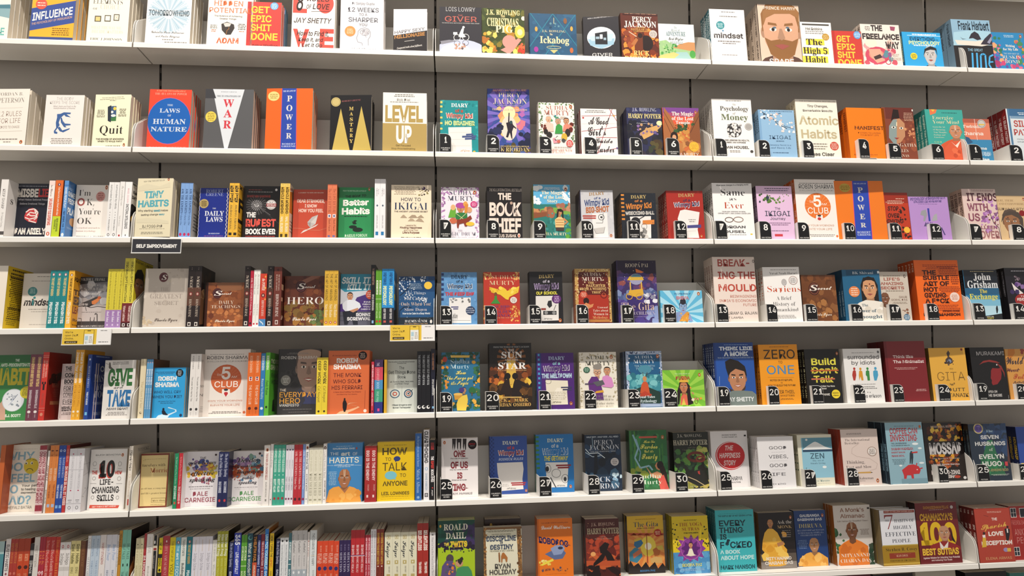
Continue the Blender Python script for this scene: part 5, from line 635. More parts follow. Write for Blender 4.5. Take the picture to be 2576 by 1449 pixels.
spine_out(5,[-292.3],12,128,223,18.8,'c9352b','red spine with two black shaking-hands silhouettes',spine='r0 38 422 425|e09080~r0 38 410 414|e09080~T389 281 26 10|e8a898|b|HOW TO WIN FRIENDS~T392 276 11 10|e8a898|b|AND INFLUENCE PEOPLE~e26 243 5 9|201414~e11 243 5 9|201414~r13 24 197 236|201414~r13 24 197 236|201414~T174 96 19 12|b05048|s|DALE CARNEGIE~r0 38 78 80|e09080~r0 38 63 65|e09080~e19 39 9 11|d88a70',front='n34 142 241 301 14 25|2a1412,3a1614~g57 141 213 243 3|b06a50~g76 136 150 208 5|a04a3a~r49 151 100 123|b06a48',fcol='8c1f17')
face_out(5,-245.5,40,109.1,185,16,'cdbcba','grey-pink hardback with underlined black capitals',front='r-20 20 8 373|c2b0ae~l2 5 369 11 10|8a7a78~t21 61 326 26|2c2626|x|THE~l2 18 318 62 317|2c2626~t21 153 282 26|2c2626|x|COMMON~l2 19 276 153 274|2c2626~t20 96 239 26|2c2626|x|BOOK~l2 19 231 157 229|2c2626~t20 165 193 27|4a4040|s|FOR BETTER~l2 19 188 160 185|2c2626~t20 190 150 27|4a4040|s|CONVERSATIONS~l2 18 144 163 142|2c2626~t21 183 106 27|4a4040|s|EVERYWHERE~l2 20 101 167 98|2c2626~t17 153 73 14|3a3030|x|MIKAEL KROGERUS~t19 154 57 12|3a3030|x|ROMAN TSCHAPPELER~g20 122 30 49 2|6a5a58',n=1,hard=1)
spine_out(5,[-190.2,-176.8],12,130,229.4,13.1,'eaa92c','tall yellow-orange spine with white slanted title',spine='T444 238 13 16|f4ece0|z|Invest in Your Attitude~T224 83 13 14|b87818|s|PETER COLWELL~e13 53 7 7|f4ecdc~r10 16 19 35|f4d890',fcol='dd9a1a')
spine_out(5,[-151.3],12,130,213.4,13.1,'1f4292','royal blue spine with pale lettering and blue cover',spine='e13 394 5 7|d8e0ec~T351 208 13 11|c8d4e8|r|MASTER YOUR FOCUS~T180 95 13 10|e0e8f0|b|THIBAUT MEURISSE~r6 20 28 48|7ac0e8',front='g17 259 406 428 1|8aa0d0~k139 335 25 20 8|e0e8f0~t42 274 247 49|dde4f0|r|MASTER~t82 282 191 40|dde4f0|r|YOUR~t62 290 141 43|dde4f0|r|FOCUS~g27 282 94 113 3|b0c0e0~t56 272 25 20|c8d4ec|r|THIBAUT MEURISSE',fcol='173a8c')
face_out(5,-103.7,28,101.4,194,15,'e3dfda','white book with tall green and blue capitals',front='t49 155 370 7 1|5a5654|b|WHY HELPING OTHERS~t50 155 359 7 1|5a5654|b|DRIVES OUR SUCCESS~t25 186 221 110 2|2f6b34|x|GIVE~t68 133 197 23 2|6a6a6a|w|and~t28 183 86 104 -1|2a6fa8|x|TAKE~t29 170 58 15|55504e|b|ADAM GRANT~p25 339 26 374 34 373 40 344 55 331 32 330|5a5450~l2 4 368 25 360|5a5450~g23 171 21 47 3|7a7470~n164 181 73 112 5 8|4a3a34',n=3,open=3)
spine_out(5,[15.6],18,128,196.3,18,'e3d6b4','cream spine with tall beige lettering behind the shelf divider',spine='T242 66 18 17|b8a478|r|What I Know For Sure~e18 36 7 8|6a5a44~e20 38 4 5|e3d6b4~T381 358 18 14|c8b890|i|of')
spine_out(5,[37.6,44.6,51.5],12,128,195.8,6.6,'5a9ac8','slim sky-blue spine with white stripe lettering',spine='T325 219 7 9|e4ecf4|b|SMALL HABITS~T196 59 7 7|cfe0ee|s|BIG CHANGES~r0 13 388 392|2a4a7a~e7 368 3 5|c8a0b0',fcol='6a4630')
face_out(5,48,24,111.7,166.6,15,'2ea0dc','sky-blue book with a crouching figure on a winding path',front='t27 155 299 8|1c4a74|b|Author of the #1 Worldwide Bestseller~t42 143 289 7|1c4a74|b|The Monk Who Sold His Ferrari~t47 166 247 28|f2f2f0|x|ROBIN~t29 186 205 30|f2f2f0|x|SHARMA~t25 200 161 18|16365c|s|WHO WILL CRY~t19 207 129 19|16365c|s|WHEN YOU DIE?~t55 167 105 7|1c4a74|o|Life Lessons From The Monk~t71 153 93 7|1c4a74|o|Who Sold His Ferrari~p46 -3 62 17 94 25 128 24 171 41 165 52 120 64 125 70 176 52 179 38 134 16 121 -4|cfe8f6~e93 56 7 9|141c2c~p86 28 83 45 90 51 101 48 114 28 128 19 114 16 92 20|141c2c~e206 14 9 10|16365c~S184 296 24 26|10161e~g171 197 278 314 5|c8d4dc~E',n=3)
spine_out(5,[178.4,195.9],12,126,210.6,17.2,'e6e2de','white spine with small black lettering and a round black dot',spine='T408 318 17 9|7a7676|s|ROBIN SHARMA~T268 105 17 10|5a5654|s|The Leader Who Had No Title~e17 52 8 9|3f3c3c~T36 14 17 4|8a8684|s|JAICO',front='t-32 46 366 17|6a6664|r|ROBIN~t-15 135 196 17|4a4644|s|WHO~t-6 144 137 17|4a4644|s|NO~g9 121 29 72 4|8a8684',fcol='cfc8c2')
face_out(5,211.6,46,151.4,227.1,20,'eae3dc','large white book with an orange disc and card heart',front='g17 278 417 423 1|6a6664~t15 285 387 22|3f3c3e|s|ROBIN SHARMA~t15 286 367 10|9a9492|s|20 MILLION BOOKS SOLD WORLDWIDE~e148 250 101 100|cc6236~y148 250 26 94|d06c40~t85 124 273 14|f0e0d4|s|THE~t116 175 252 82|f4ece4|b|5~t181 218 258 14|f0e0d4|s|AM~t72 228 196 40|f4ece4|s|CLUB~p124 182 175 181 180 149 154 126 124 150|f0e8e0~e147 154 9 9|c02a34~e155 154 9 9|c02a34~p138 151 164 151 151 130|c02a34~e150 178 14 8|3a3a3c~t35 261 99 10|d0907a|s|OWN YOUR MORNING~l1 49 91 248 87|d0a898~t52 245 70 11|d0907a|s|ELEVATE YOUR LIFE~g38 263 17 35 2|6a6664~e276 24 9 9|d06c40',n=3)
spine_out(5,[366.3,387.5],12,128,212.9,20.9,'df6a26','bright orange spine with pale capitals and a card heart',spine='T403 289 21 16|f0c8a8|s|ROBIN SHARMA~r11 31 235 262|f0e8e4~e21 244 6 7|b02a34~e21 257 7 5|4a4a6a~T206 77 22 16|f4d8c0|s|THE 5AM CLUB~e21 50 10 10|5a1f12~T37 15 21 5|a04418|s|JAICO',fcol='c85a1c')
spine_out(5,[409.3],12,128,210.1,14.5,'2d78b4','blue spine with a pale dot near the orange spines',spine='T402 303 14 16|dce8f0|b|ROBIN SHARMA~T246 110 14 15|b8d4e8|s|Discover Your Destiny~e14 49 9 9|e4ecf0',fcol='1f5f98')
spine_out(5,[424.6],12,124,212.5,14.5,'62b53c','lime-green spine with a dark figure on its cover',spine='T403 306 14 15|e8f0dc|b|ROBIN SHARMA~T236 138 14 16|2a5a24|j|Family Wisdom~e14 57 7 8|1f3a1c',front='t23 306 354 29|cfe4b8|x|ROBIN~t15 312 311 33|cfe4b8|x|SHARMA~t42 320 255 29|1f4a1c|b|FAMILY~t43 327 212 29|1f4a1c|b|WISDOM~p86 25 99 102 135 108 160 23|16200f',fcol='4c9e2e')
face_out(5,453.9,62,144.8,226.3,18,'343234',"charcoal book with a smiling bald man's face",front='n8 124 191 346 14 32|3c3a3b,2c2a2c~f209 311 162 265|a98a7c|5a4a44|34323c|ht~p112 333 129 418 192 449 283 445 283 436 309 455 134 454 91 372|343234~e212 417 84 33|b0927f~p155 175 221 135 290 173 293 69 146 72|383c62~p106 138 161 188 190 97 159 46|343440~t19 270 383 20|d8d4d2|s|ROBIN SHARMA~g52 225 415 428 2|8a8684~t17 58 160 17|e0d0c0|s|THE~t16 266 119 35|dc9a3c|s|EVERYDAY~t17 155 77 35|dc9a3c|s|HERO~t18 148 56 17|e4e0dc|s|MANIFESTO~g21 257 34 37 1|a8a4a2~g75 218 15 18 1|a8a4a2~S54 236 34 36|8a8684~k54 236 29 31 2|b4b0ae~g33 75 217 255 4|e4e0de~E',n=1,hard=1)
spine_out(5,[595.8,614.4],12,128,192.7,18.3,'e6cc3a','yellow spine with dark title and small cross logo',spine='T362 204 18 19|4a4018|b|DEEP WORK~T190 81 18 18|6a5e24|i|Cal Newport~e18 21 7 7|3a3214~T11 7 18 4|5a5020|s|PIATKUS',fcol='cfb42a')
face_out(5,632.2,22,139.6,216.3,16,'d56a3a','orange-terracotta book with a robed walker on a path',front='t26 193 394 9|7a2a1a|o|#1 International Bestselling Author~t56 200 349 31|f4ece6|x|ROBIN~t34 223 306 34|f4ece6|x|SHARMA~t36 226 250 27|5a1a1a|s|THE MONK~t34 225 208 26|5a1a1a|s|WHO SOLD~t26 234 165 27|5a1a1a|s|HIS FERRARI~t37 225 144 8|8a2f20|o|A Fable About Fulfilling Your Dreams~t61 201 129 6|8a2f20|o|and Reaching Your Destiny~p54 -5 85 17 148 28 205 46 192 53 141 63 154 70 205 75 148 73 135 64 205 49 218 43 174 21 142 9 136 -6|eab48a~e115 99 6 8|1c1214~p102 74 108 92 123 91 132 67 129 35 121 13 111 13 103 42|1c1214~l2 253 157 251 33|8a2f20~e254 18 11 11|f0dcd0~S233 397 29 29|221414~g215 250 377 415 5|d8c0b4~E',n=5)
spine_out(5,[780.3],12,128,175.9,8.9,'c32f45','thin crimson spine beside the rainbow-banded spine',spine='T330 153 9 10|f0dce0|b|HOW TO BECOME A PEOPLE MAGNET~T140 51 9 10|f0c8d0|s|MARC REKLAU~e9 13 4 8|4a1a20')
spine_out(5,[791.1],12,128,182.8,28.6,'3c2850','spine banded purple, coral, blue, green and navy',spine='r0 57 220 314|d0475a~r0 57 159 226|4a8ec0~r0 57 66 162|3f9c7c~r0 57 -2 76|2c3280~T345 321 23 17|c8b8d4|s|THE~T304 217 23 17|e898a0|b|COMFORT~T210 165 24 17|a8d0ec|b|BOOK~T146 76 24 17|a8e0c8|s|Matt Haig~r22 36 13 32|e04a8a',fcol='241c3a')
spine_out(5,[823.9],12,128,182.4,8.9,'d5a62c','narrow mustard spine against the pale mint book',fcol='c89a24')
face_out(5,831.7,40,107.6,183,15,'d6dcd4','pale mint book with a red gear and a target',front='t8 191 347 8|4a4e4c|b|From the authors of the International Bestseller~t69 132 337 7|4a4e4c|b|the Decision Book~t83 117 299 20|3f4644|s|The~t7 195 267 23|3f4644|s|Get Things Done~t73 129 236 20|3f4644|s|Book~t20 183 208 9|5a605e|b|41 Tools to Start, Stick With~t52 150 194 8|5a605e|b|and Finish Things~k54 129 34 30 6|3a5a78~k54 129 16 14 6|c04a34~l2 102 179 101 72|a8b0a8~k147 129 30 30 7|2f4a68~k147 129 17 17 5|b04a3a~e147 129 6 6|2f4a68~l3 147 129 179 158|22303c~t36 169 47 10|5a605e|b|Mikael Krogerus and~t41 164 29 10|5a605e|b|Roman Tschappeler',n=1)
spine_out(5,[936.8,952.3,967.8],12,128,210.3,15.2,'121218','black spine with a white crescent logo',spine='T394 186 15 14|b8bcc0|s|THE GREATEST SELF-HELP BOOK~e15 35 12 12|f0f0ee~e19 38 7 7|121218')
spine_out(5,[984.5],12,128,217.9,14.6,'191a2c','tall navy-black spine with orange-white title at the bay end',spine='T406 288 15 12|b07a58|b|THE MAGIC MINDSETTING~T223 113 15 12|e0e0e0|b|RYUU SHINOHARA~r8 21 24 39|8ac0e8')
number_holder(5,1018.1,7,40.1,65.9,'19','c')
number_holder(5,1175.5,7,44.9,66,'20','c')
number_holder(5,1363.9,7,38.9,65.2,'21','c')
number_holder(5,1525.5,7,39,63.3,'22','c')
number_holder(5,1682.9,7,41.1,64.3,'23','c')
number_holder(5,1814.1,7,46.5,65,'24','c')
face_out(5,1020.9,24,134.5,205.5,15,'2c6f94','blue-green book framed in leaves with yellow script, tab 19',front='n1 273 358 407 50 16|1c4a3c,2a5a44,17402f~n0 47 142 373 36 17|1c4a3c,2a5a44,e0902f~n224 273 15 370 46 17|1c4a3c,2a5a44,3a7048,e8a83a~n0 270 12 75 40 18|1c4a3c,2a5a44,e8b04a~e24 362 16 19|b8402e~p63 390 200 388 196 372 67 374|e0b858~t64 197 330 30|bcd8e4|r|Sudha~t61 197 295 30|bcd8e4|r|Murty~e231 377 9 14|d8702e~e231 377 5 10|201818~e231 375 2 6|f4efe6~t101 172 256 26|e8d878|w|How~t38 224 220 25|e8d878|w|the Mango got~t66 188 184 26|e8d878|w|its Magic~f157 143 28 34|b88a64|3a2a5a|e8c04a|h~e140 147 19 17|4a3a7a~p85 121 147 123 143 85 93 78|d0983a~e115 118 31 9|e8b860~p104 48 116 82 147 108 178 115 184 77 170 4 108 6|e8c850~e214 145 23 22|2f6a3a~r209 216 107 130|6a4a2a',n=2)
face_out(5,1189.2,24,150.9,235.6,20,'1e1714','tall black book with two figures against golden fire, tab 20',front='n7 309 197 294 40 31|6a3418,8a4820,b8642a,4a2a1a~n44 283 73 208 40 34|b8862a,d8a83a,8a5a20,e8c04a~n1 306 43 161 30 39|4a3018,6a4420,2a1c14~y158 367 15 103|7a4a24~e157 335 32 63|b87a3a~p127 351 183 351 195 178 116 180|d8b04a~r6 312 434 455|1a1a1e~t30 287 438 11|9a9a9a|f|FROM THE WORLD OF PERCY JACKSON~t138 179 414 13|d8d0c8|f|THE~t88 236 365 44|e8e4e0|f|SUN~t111 206 345 13|d8d0c8|f|AND THE~t63 262 288 45|e8e4e0|f|STAR~t55 265 274 8|c89a6a|f|A NICO DI ANGELO ADVENTURE~e129 238 21 23|1c1412~e182 237 21 23|1c1412~p76 134 109 211 141 218 144 179 166 101 123 110 84 118|2a1c18~p168 179 180 217 212 209 243 193 290 161 274 154 227 170 210 131 249 84 154 94|241a18~p76 95 225 92 225 85 76 88|e0b868~t36 124 60 22|c8a05a|f|RICK~t173 273 58 22|c8a05a|f|MARK~t12 153 27 23|c8a05a|f|RIORDAN~t165 291 27 23|c8a05a|f|OSHIRO',spc='14100f',n=4)
face_out(5,1358,24,133.9,198.6,15,'4a2272','purple book with pale torn paper and a melting outline, tab 21',front='r10 28 376 392|4a9ac8~r10 28 343 358|4a9ac8~r9 28 309 325|4a9ac8~r9 28 276 292|4a9ac8~r9 28 243 259|4a9ac8~r9 28 211 226|4a9ac8~r9 28 178 193|4a9ac8~r9 28 145 161|4a9ac8~r23 33 5 397|2f3a7a~t85 204 347 25 0|a8bcd8|f|DIARY~t116 169 312 21 1|8ac0c8|b|of a~t46 237 267 39 5|e8e0ec|b|Wimpy Kid~t49 234 270 33 5|4a3a6a|b|Wimpy Kid~t35 251 220 31 0|b8d4e4|x|THE MELTDOWN~p61 206 221 199 223 156 214 125 218 32 60 31 66 112|e4dcc8~k81 196 22 19 3|7a766c~p109 76 126 127 143 150 167 149 182 118 193 79 157 64|efe8d8~g69 214 66 125 5|b4ac98~r171 249 147 156|3a3a5a~r183 247 131 141|3a3a5a~t108 172 45 11 -1|6a6458|o|Jeff Kinney~e240 39 10 12|d8702e~e240 39 5 9|201818~e240 37 2 5|f4efe6',spc='2c5f9a',n=2)
face_out(5,1511.8,24,136,199.3,16,'e6e0d2','cream book with a grandmother and girl reading, tab 22',front='n6 281 344 394 40 8|b4a888,a89c7c,c8bc9c~n-5 28 14 383 40 8|b4a888,a89c7c~n240 289 9 380 40 8|b4a888,a89c7c~t58 216 348 25|5a584e|r|SUDHA~t43 232 304 30|5a584e|r|MURTY~e236 363 10 14|d8702e~e236 363 5 10|201818~e236 361 3 6|f4efe6~f130 255 50 57|d8a888|9a948c|5a2a72|h~e132 293 32 21|8a847c~k121 253 12 9 2|4a3a34~k145 253 12 9 2|4a3a34~p67 122 61 185 87 224 128 223 150 183 164 120 169 58 73 59|5f2d78~p115 121 168 128 172 112 107 106|d8a030~f202 262 44 49|c8906c|2a201c|d08ac0|h~p154 168 168 223 201 234 233 214 247 158 230 143 165 152|d48cc4~p94 184 167 199 182 167 125 154|5a5a60~r37 101 169 177|4a3a5a~t45 227 77 16|8a8678|r|HOW I TAUGHT my~t57 240 55 14|8a8678|r|GRANDMOTHER to~t32 242 27 16|8a8678|r|READ and other stories~t119 240 10 9|9a9688|r|SUDHA MURTY~S53 273 24 21|2a5a44~g37 70 259 287 4|b8d4c4~E',spc='d0c8b4',n=4)
face_out(5,1683.1,24,133,200.7,16,'1e5a86','blue book edged with silver leaves and a horned sage, tab 23',front='r4 289 377 401|a8b8d4~r-4 20 7 403|a8b8d4~r252 279 2 400|9fb0cc~r-13 268 4 28|9fb0cc~n4 286 381 398 40 7|3a4a6a,dfe6f0~n-9 29 15 387 44 7|3a4a6a,dfe6f0~n244 287 10 383 44 7|3a4a6a,dfe6f0~t68 200 348 21|d4e0ec|r|SUDHA~t55 215 313 27|d4e0ec|r|MURTY~e236 363 10 14|d8702e~e236 363 5 10|201818~e236 361 3 6|f4efe6~t61 212 288 13|8ab0c8|b|THE SAGE WITH~t71 201 267 16|8ab0c8|b|TWO HORNS~e138 269 49 32|4a8aa0~r19 250 115 233|3a8a98~n17 252 132 231 30 28|5aa8b0,2a7080,7ac0c4~p12 30 24 117 132 154 245 105 242 26|1e3a34~e133 202 15 19|c88a5a~l4 124 222 121 250|3a2a1a~l4 146 221 154 249|3a2a1a~p93 99 108 162 122 182 146 182 157 162 166 98|c8542f~p80 84 130 115 182 90 169 78 88 78|b8402a~t46 202 66 16|e4ecf0|f|Unusual Tales~t12 215 35 20|c8d8dc|f|from Mythology',spc='1c3a5a',spine='T361 160 16 13|a8b8d4|s|THE SAGE WITH TWO HORNS',n=5)
face_out(5,1816,24,154.3,130.7,14,'74b834','square bright-green board book with a crowned figure, tab 24',front='y153 117 13 333|9ad04a~f154 137 61 80|c07a54|241616|e06a4a|h~p104 15 104 110 122 157 148 177 173 176 200 148 202 77 221 21 179 6 176 93 128 94 114 15|241616~f154 137 55 72|c07a54|241616|e06a4a|h~p119 173 137 201 159 217 181 200 194 172|e0b040~p122 11 129 70 151 89 175 81 179 10|dd6a50~p130 11 149 62 163 10|d8c050~n198 279 45 135 9 13|e0a03a,e8dcc0,d88a6a,8ac03a~k241 36 13 19 3|6a6a2a~t95 203 229 10|d4ecb0|s|My Little Book of~t98 204 192 25|a8523a|x|DURGA~e276 225 10 13|d8702e~e276 225 5 9|201818~e276 224 3 5|f4efe6',n=1,name='board_book')
number_holder(5,2015.4,7,40.4,67.6,'19','n')
number_holder(5,2204.3,7,37.6,66.1,'20','n')
number_holder(5,2371.3,7,39.5,64.9,'21','n')
number_holder(5,2532.1,7,40.6,64.9,'22','n')
number_holder(5,2686.3,7,38,63.6,'23','n')
number_holder(5,2865.5,7,43.2,60.8,'24','n')
number_holder(5,3021.8,7,40.5,61.9,'19','f')
number_holder(5,3182.6,7,39.5,57.2,'20','f')
face_out(5,2013.3,24,151.4,227.5,20,'2452a2','blue book with a laughing young man with stubble, tab 19',front='r11 346 340 457|1d4288~r0 13 12 455|1c3c80~g48 299 436 444 1|8aa8dc~t43 297 400 26|e4ecf6|x|THINK LIKE~t77 264 358 32|e4ecf6|x|A MONK~t27 304 340 9|b8cce8|s|TRAIN YOUR MIND for PEACE and PURPOSE EVERY DAY~f168 189 126 183|b9805c|1e1816|74807c|ht~p85 270 82 317 124 336 182 321 229 282 236 254 241 207 221 245 158 264 117 237 101 209|1e1816~p99 125 137 106 161 100 191 105 228 142 221 114 164 73 112 97|4a342a~p-2 -2 57 80 127 106 205 105 273 99 315 65 309 -9|75817d~t75 282 29 30|e8ecec|b|JAY SHETTY~l2 32 210 28 145|a8c0e4',spc='1a3268',spine='T432 22 20 16|c8d4ec|b|THINK LIKE A MONK',n=5)
face_out(5,2184.3,24,150.5,218.7,17,'eb981c','golden-orange book with thin black and blue title, tab 20',front='g84 242 416 425 1|7a4a10~t39 280 333 66|3a2a1a|s|ZERO~t147 179 297 19|3a2a1a|s|TO~t54 266 220 63|4a86b4|s|ONE~l2 58 197 258 193|a86a14~t73 246 169 13|5a3a14|b|NOTES ON STARTUPS,~t153 168 153 6|5a3a14|b|OR~t54 266 131 13|5a3a14|b|HOW TO BUILD THE FUTURE~t97 255 78 24|4a3014|s|PETER THIEL~t68 251 56 13|5a3a14|s|BLAKE MASTERS~g143 243 32 45 2|6a4414',spc='b8701a',spine='T415 43 17 14|4a2a10|b|ZERO TO ONE',n=5)
face_out(5,2360.7,24,136.5,199.3,18,'161412','black book with yellow title struck through in orange, tab 21',front="t50 241 283 49|d8d04a|b|Build~t48 251 220 47|d8cc48|b|Don't~t58 212 154 49|d8cc48|b|Talk~r40 257 235 246|b8602a~r40 223 173 184|c86a4a~t61 217 120 11|e0dcd4|b|Things I Wish You Were~t65 151 103 11|e0dcd4|b|Taught in School~t41 172 58 15|e0dcd4|b|RAJ SHAMANI~e256 365 8 12|d8702e~e256 365 4 9|201818~e256 364 2 5|f4efe6~S220 67 33 32|ecd23a~t196 244 69 11|4a3a10|b|100M+~t196 240 52 11|4a3a10|b|views~E",spc='14110e',spine='T378 39 18 16|c8c8a0|s|Build Dont Talk',n=5)
face_out(5,2512.3,24,148.9,199.3,17,'eceae8','white book with four coloured standing silhouettes, tab 22',front='g58 258 364 373 1|8a8886~e280 372 9 10|6a6a6a~t33 281 320 31|3f3d40|s|surrounded~t62 249 280 29|3f3d40|s|by idiots~e79 250 9 10|b03a30~p65 231 76 241 89 235 90 202 78 163 64 163 58 203|b03a30~e127 248 9 10|d8962a~p115 231 126 238 140 230 143 163 128 162 122 192 110 162 110 202|d8962a~e183 249 9 10|3a8a44~p168 230 182 239 195 231 194 161 175 161 174 191 165 201|3a8a44~e246 250 10 11|4aa0c8~p226 229 241 238 261 232 263 200 246 160 228 160 224 200|4aa0c8~g54 254 131 139 1|7a7876~g73 248 98 122 2|7a7876~e167 75 3 4|6a6866~e185 74 3 4|6a6866~t67 269 36 24|5f5d60|s|thomas erikson',spc='d8d5d2',n=4)
face_out(5,2678,24,162.7,225.3,19,'7c1e24','tall plain burgundy book with sliced white lettering, tab 23',front='r-5 21 4 453|6c181e~t63 227 325 19|f0e4e0|b|Think like~t61 309 287 20|f0e4e0|b|The Minimalist~r54 323 332 335|7c1e24~r50 319 295 298|7c1e24~g59 258 236 256 2|c8a09c~g214 310 74 94 2|d8b0ac',spc='5c1418',n=5)
face_out(5,2855.1,24,144.6,197.8,15,'e2ab42','amber book with an ornate lamp and thin title, tab 24',front='p157 376 168 355 158 331 181 311 183 282 156 272 126 276 126 307 147 326 140 355|4a3a34~e156 295 17 14|7a8aa4~n121 192 268 315 10 10|3a2c28,5a4840~e262 381 9 9|8a2f20~t151 181 232 15|6a5028|r|my~t47 264 149 64|8a6626|l|GITA~n141 175 107 134 5 10|8a6a30~t24 253 69 25|4a3a24|s|DEVDUTT~t44 276 27 27|4a3a24|s|PATTANAIK',spc='6a5026',n=2,open=2)
face_out(5,3022.7,24,141.1,197.7,20,'121012','black book with a red head shape and black bird, fiction tab 19',front='t53 280 335 29|c4c0c0|s|MURAKAMI~p64 264 102 293 156 300 208 289 238 275 196 278 144 286 100 278|8a2c28~p208 278 245 252 264 202 262 163 254 203 233 240 261 212 233 240|8a2c28~p155 219 169 238 216 234 238 240 239 193 229 154 194 116 155 109 148 127 153 146 145 161 150 185|8a2226~e209 262 5 6|d8d4d4~t100 184 53 17|c8c4c2|b|KAFKA ON~t96 220 24 19|c8c4c2|b|THE SHORE~l2 272 33 271 6|b8b4b2',spc='0e0c0e',spine='T355 79 20 12|3a3638|s|KAFKA ON THE SHORE',n=3)
face_out(5,3167,24,151.3,190,15,'d4974a','orange watercolour book with brush-script title, fiction tab 20',front="p29 383 83 383 83 348 38 299 15 290|c87a2a~n120 189 347 376 8 15|9a3a2a,b04a30~t1 172 264 54|2f2a3a|w|World's~t-8 99 206 29|5a2a34|w|Worst~l4 -6 217 107 222|5a2a34~t44 134 152 39|b0452c|w|Best~t33 171 117 19|3a3040|o|Advice",n=1)
spine_out(6,[-424.3],20,128,219.3,14.9,'c4622c','rust-orange spine cut by the photo edge on the sixth shelf',fcol='a84a20')
face_out(6,-432.1,58,136.5,217.1,20,'eae2d4','cream book with big faded-blue capitals and a sad yellow face',front='g-6 209 404 406 1|4a4644~t-1 184 337 51|8ab0c0|b|WHY~t2 114 265 53|8ab0c0|b|DO~t2 197 193 52|8ab0c0|b|I FEEL~t1 98 121 53|8ab0c0|b|SO~t2 183 49 54|8ab0c0|b|SAD?~e167 294 46 52|dcc024~l3 130 330 143 339 162 339|3a3018~l3 171 336 184 334 199 328|3a3018~e135 313 8 10|f0ead0~e169 313 8 10|f0ead0~e134 311 4 6|2a2418~e171 311 4 6|2a2418~l4 139 265 149 276 162 277 174 273 181 261|4a3a14~t118 227 161 15|6a6660|b|Your path~t117 207 137 15|6a6660|b|to healing~t117 212 117 11|6a6660|b|depression~t-3 194 19 18|8a857c|s|DR SHEFALI BATRA',n=3)
spine_out(6,[-298.9,-287.8],12,128,216.1,10.8,'e0c0c0','pale pink spine with maroon striped lettering',spine='r0 22 404 432|9a2f3c~r0 22 14 52|9a3040~T393 63 11 18|9c4450|x|CHANAKYA AND THE ART OF MONEY',fcol='c8b0ae')
spine_out(6,[-272.4],12,128,198.7,5.8,'e4ddd6','narrow off-white spine beside the orange pair',spine='T303 203 6 10|8a4a44|b|ANXIETY~T148 61 6 7|4a4644|b|SCOTT ALLAN')
spine_out(6,[-265.8,-252.4],12,128,215.4,13.1,'d8823f','tan-orange spine with cream lettering and a lilac square',spine='e13 396 8 4|5a2a14~T374 286 13 12|b0602a|r|MASTER YOUR~T286 203 13 15|f0dcc4|r|MOTIVATION~T181 93 13 11|9a4a20|b|THIBAUT MEURISSE~r5 22 36 56|a8b8d8')
spine_out(6,[-238.2,-227.3],12,128,214.7,10.6,'23489e','deep blue spine with a white ring and pale lettering',spine='e11 395 7 8|c8d4ec~e11 395 4 4|23489e~T351 223 11 13|c8d4ec|r|MASTER YOUR FOCUS~T179 91 11 11|d4dcf0|b|THIBAUT MEURISSE~r3 18 28 47|7ab0e8',fcol='1c3a80')
spine_out(6,[-215.9],12,128,214.7,10.1,'b92f30','cherry-red spine squeezed beside blue spines',spine='T405 322 10 12|d88a80|b|MARC REKLAU~T294 46 10 16|f0d4cc|x|24 HOURS IS ALL IT TAKES',fcol='5a1a18')
spine_out(6,[-204.7,-181.2],12,124,203.3,23.2,'dcdade','wide white spine with a grey constellation of lines',spine='r19 27 368 375|b03a5a~T360 276 23 13|8a888e|l|LIFE CHANGING~T271 149 23 13|8a888e|l|THE POWER OF INTENTION~r19 28 134 141|b03a5a~r0 46 53 55|8a888e~r0 46 269 271|a8a6ac~r11 35 75 78|5a585e~r15 32 64 66|5a585e~e23 29 9 11|6a686e~e23 29 6 8|dcdade',front='l2 -41 300 83 309|8a888c~l2 -30 222 91 252|8a888c~l2 -9 87 103 171|8a888c~e38 146 4 3|5a585c~e20 94 4 3|5a585c',fcol='c9c7c9')
face_out(6,-154,43,116.7,196.2,15,'eeebe8','white book with a bold red-edged numeral and black capitals',front='t32 192 350 11|4a4644|s|RAJESH SRIVASTAVA~e204 353 8 11|d8702e~e204 353 4 8|201818~e204 352 2 5|f4efe6~g21 198 341 342 1|a07068~t60 154 209 104|c8443a|x|10~t65 160 216 103|1f1b1c|x|10~t15 51 231 23|c8443a|x|THE~t163 208 228 21|c8443a|x|NEW~t71 156 162 34|2c2828|b|LIFE-~t23 203 108 40|2c2828|b|CHANGING~t58 165 57 39|2c2828|b|SKILLS~k30 299 12 15 2|8a8684~k190 294 12 15 2|8a8684~k32 204 11 12 2|8a8684~k192 198 12 14 2|8a8684~k32 81 10 12 2|8a8684~k190 75 10 12 2|8a8684~l2 10 172 49 170|a8a4a2~l2 176 166 214 165|a8a4a2~l2 22 268 42 268|a8a4a2~l2 181 264 204 263|a8a4a2~p18 33 205 25 198 7 15 12|d4503f~t33 184 16 8|f4dcd4|b|GET THEM & GET AHEAD',n=4)
spine_out(6,[-17.9],14,126,206.7,12.8,'e8dfd2','cream spine with spaced black script by the shelf divider',spine='T386 254 13 15|3a3634|o|Maneki Neko~e13 220 9 12|d8c4b0~e13 220 7 9|e8dfd2~T187 81 13 9|c8b4a4|s|NOBUO SUZUKI~r8 17 32 71|c0483c',front='t68 225 378 17|8a8078|s|MANEKI~g69 251 376 372 1|5a5450',fcol='d4c8ba')
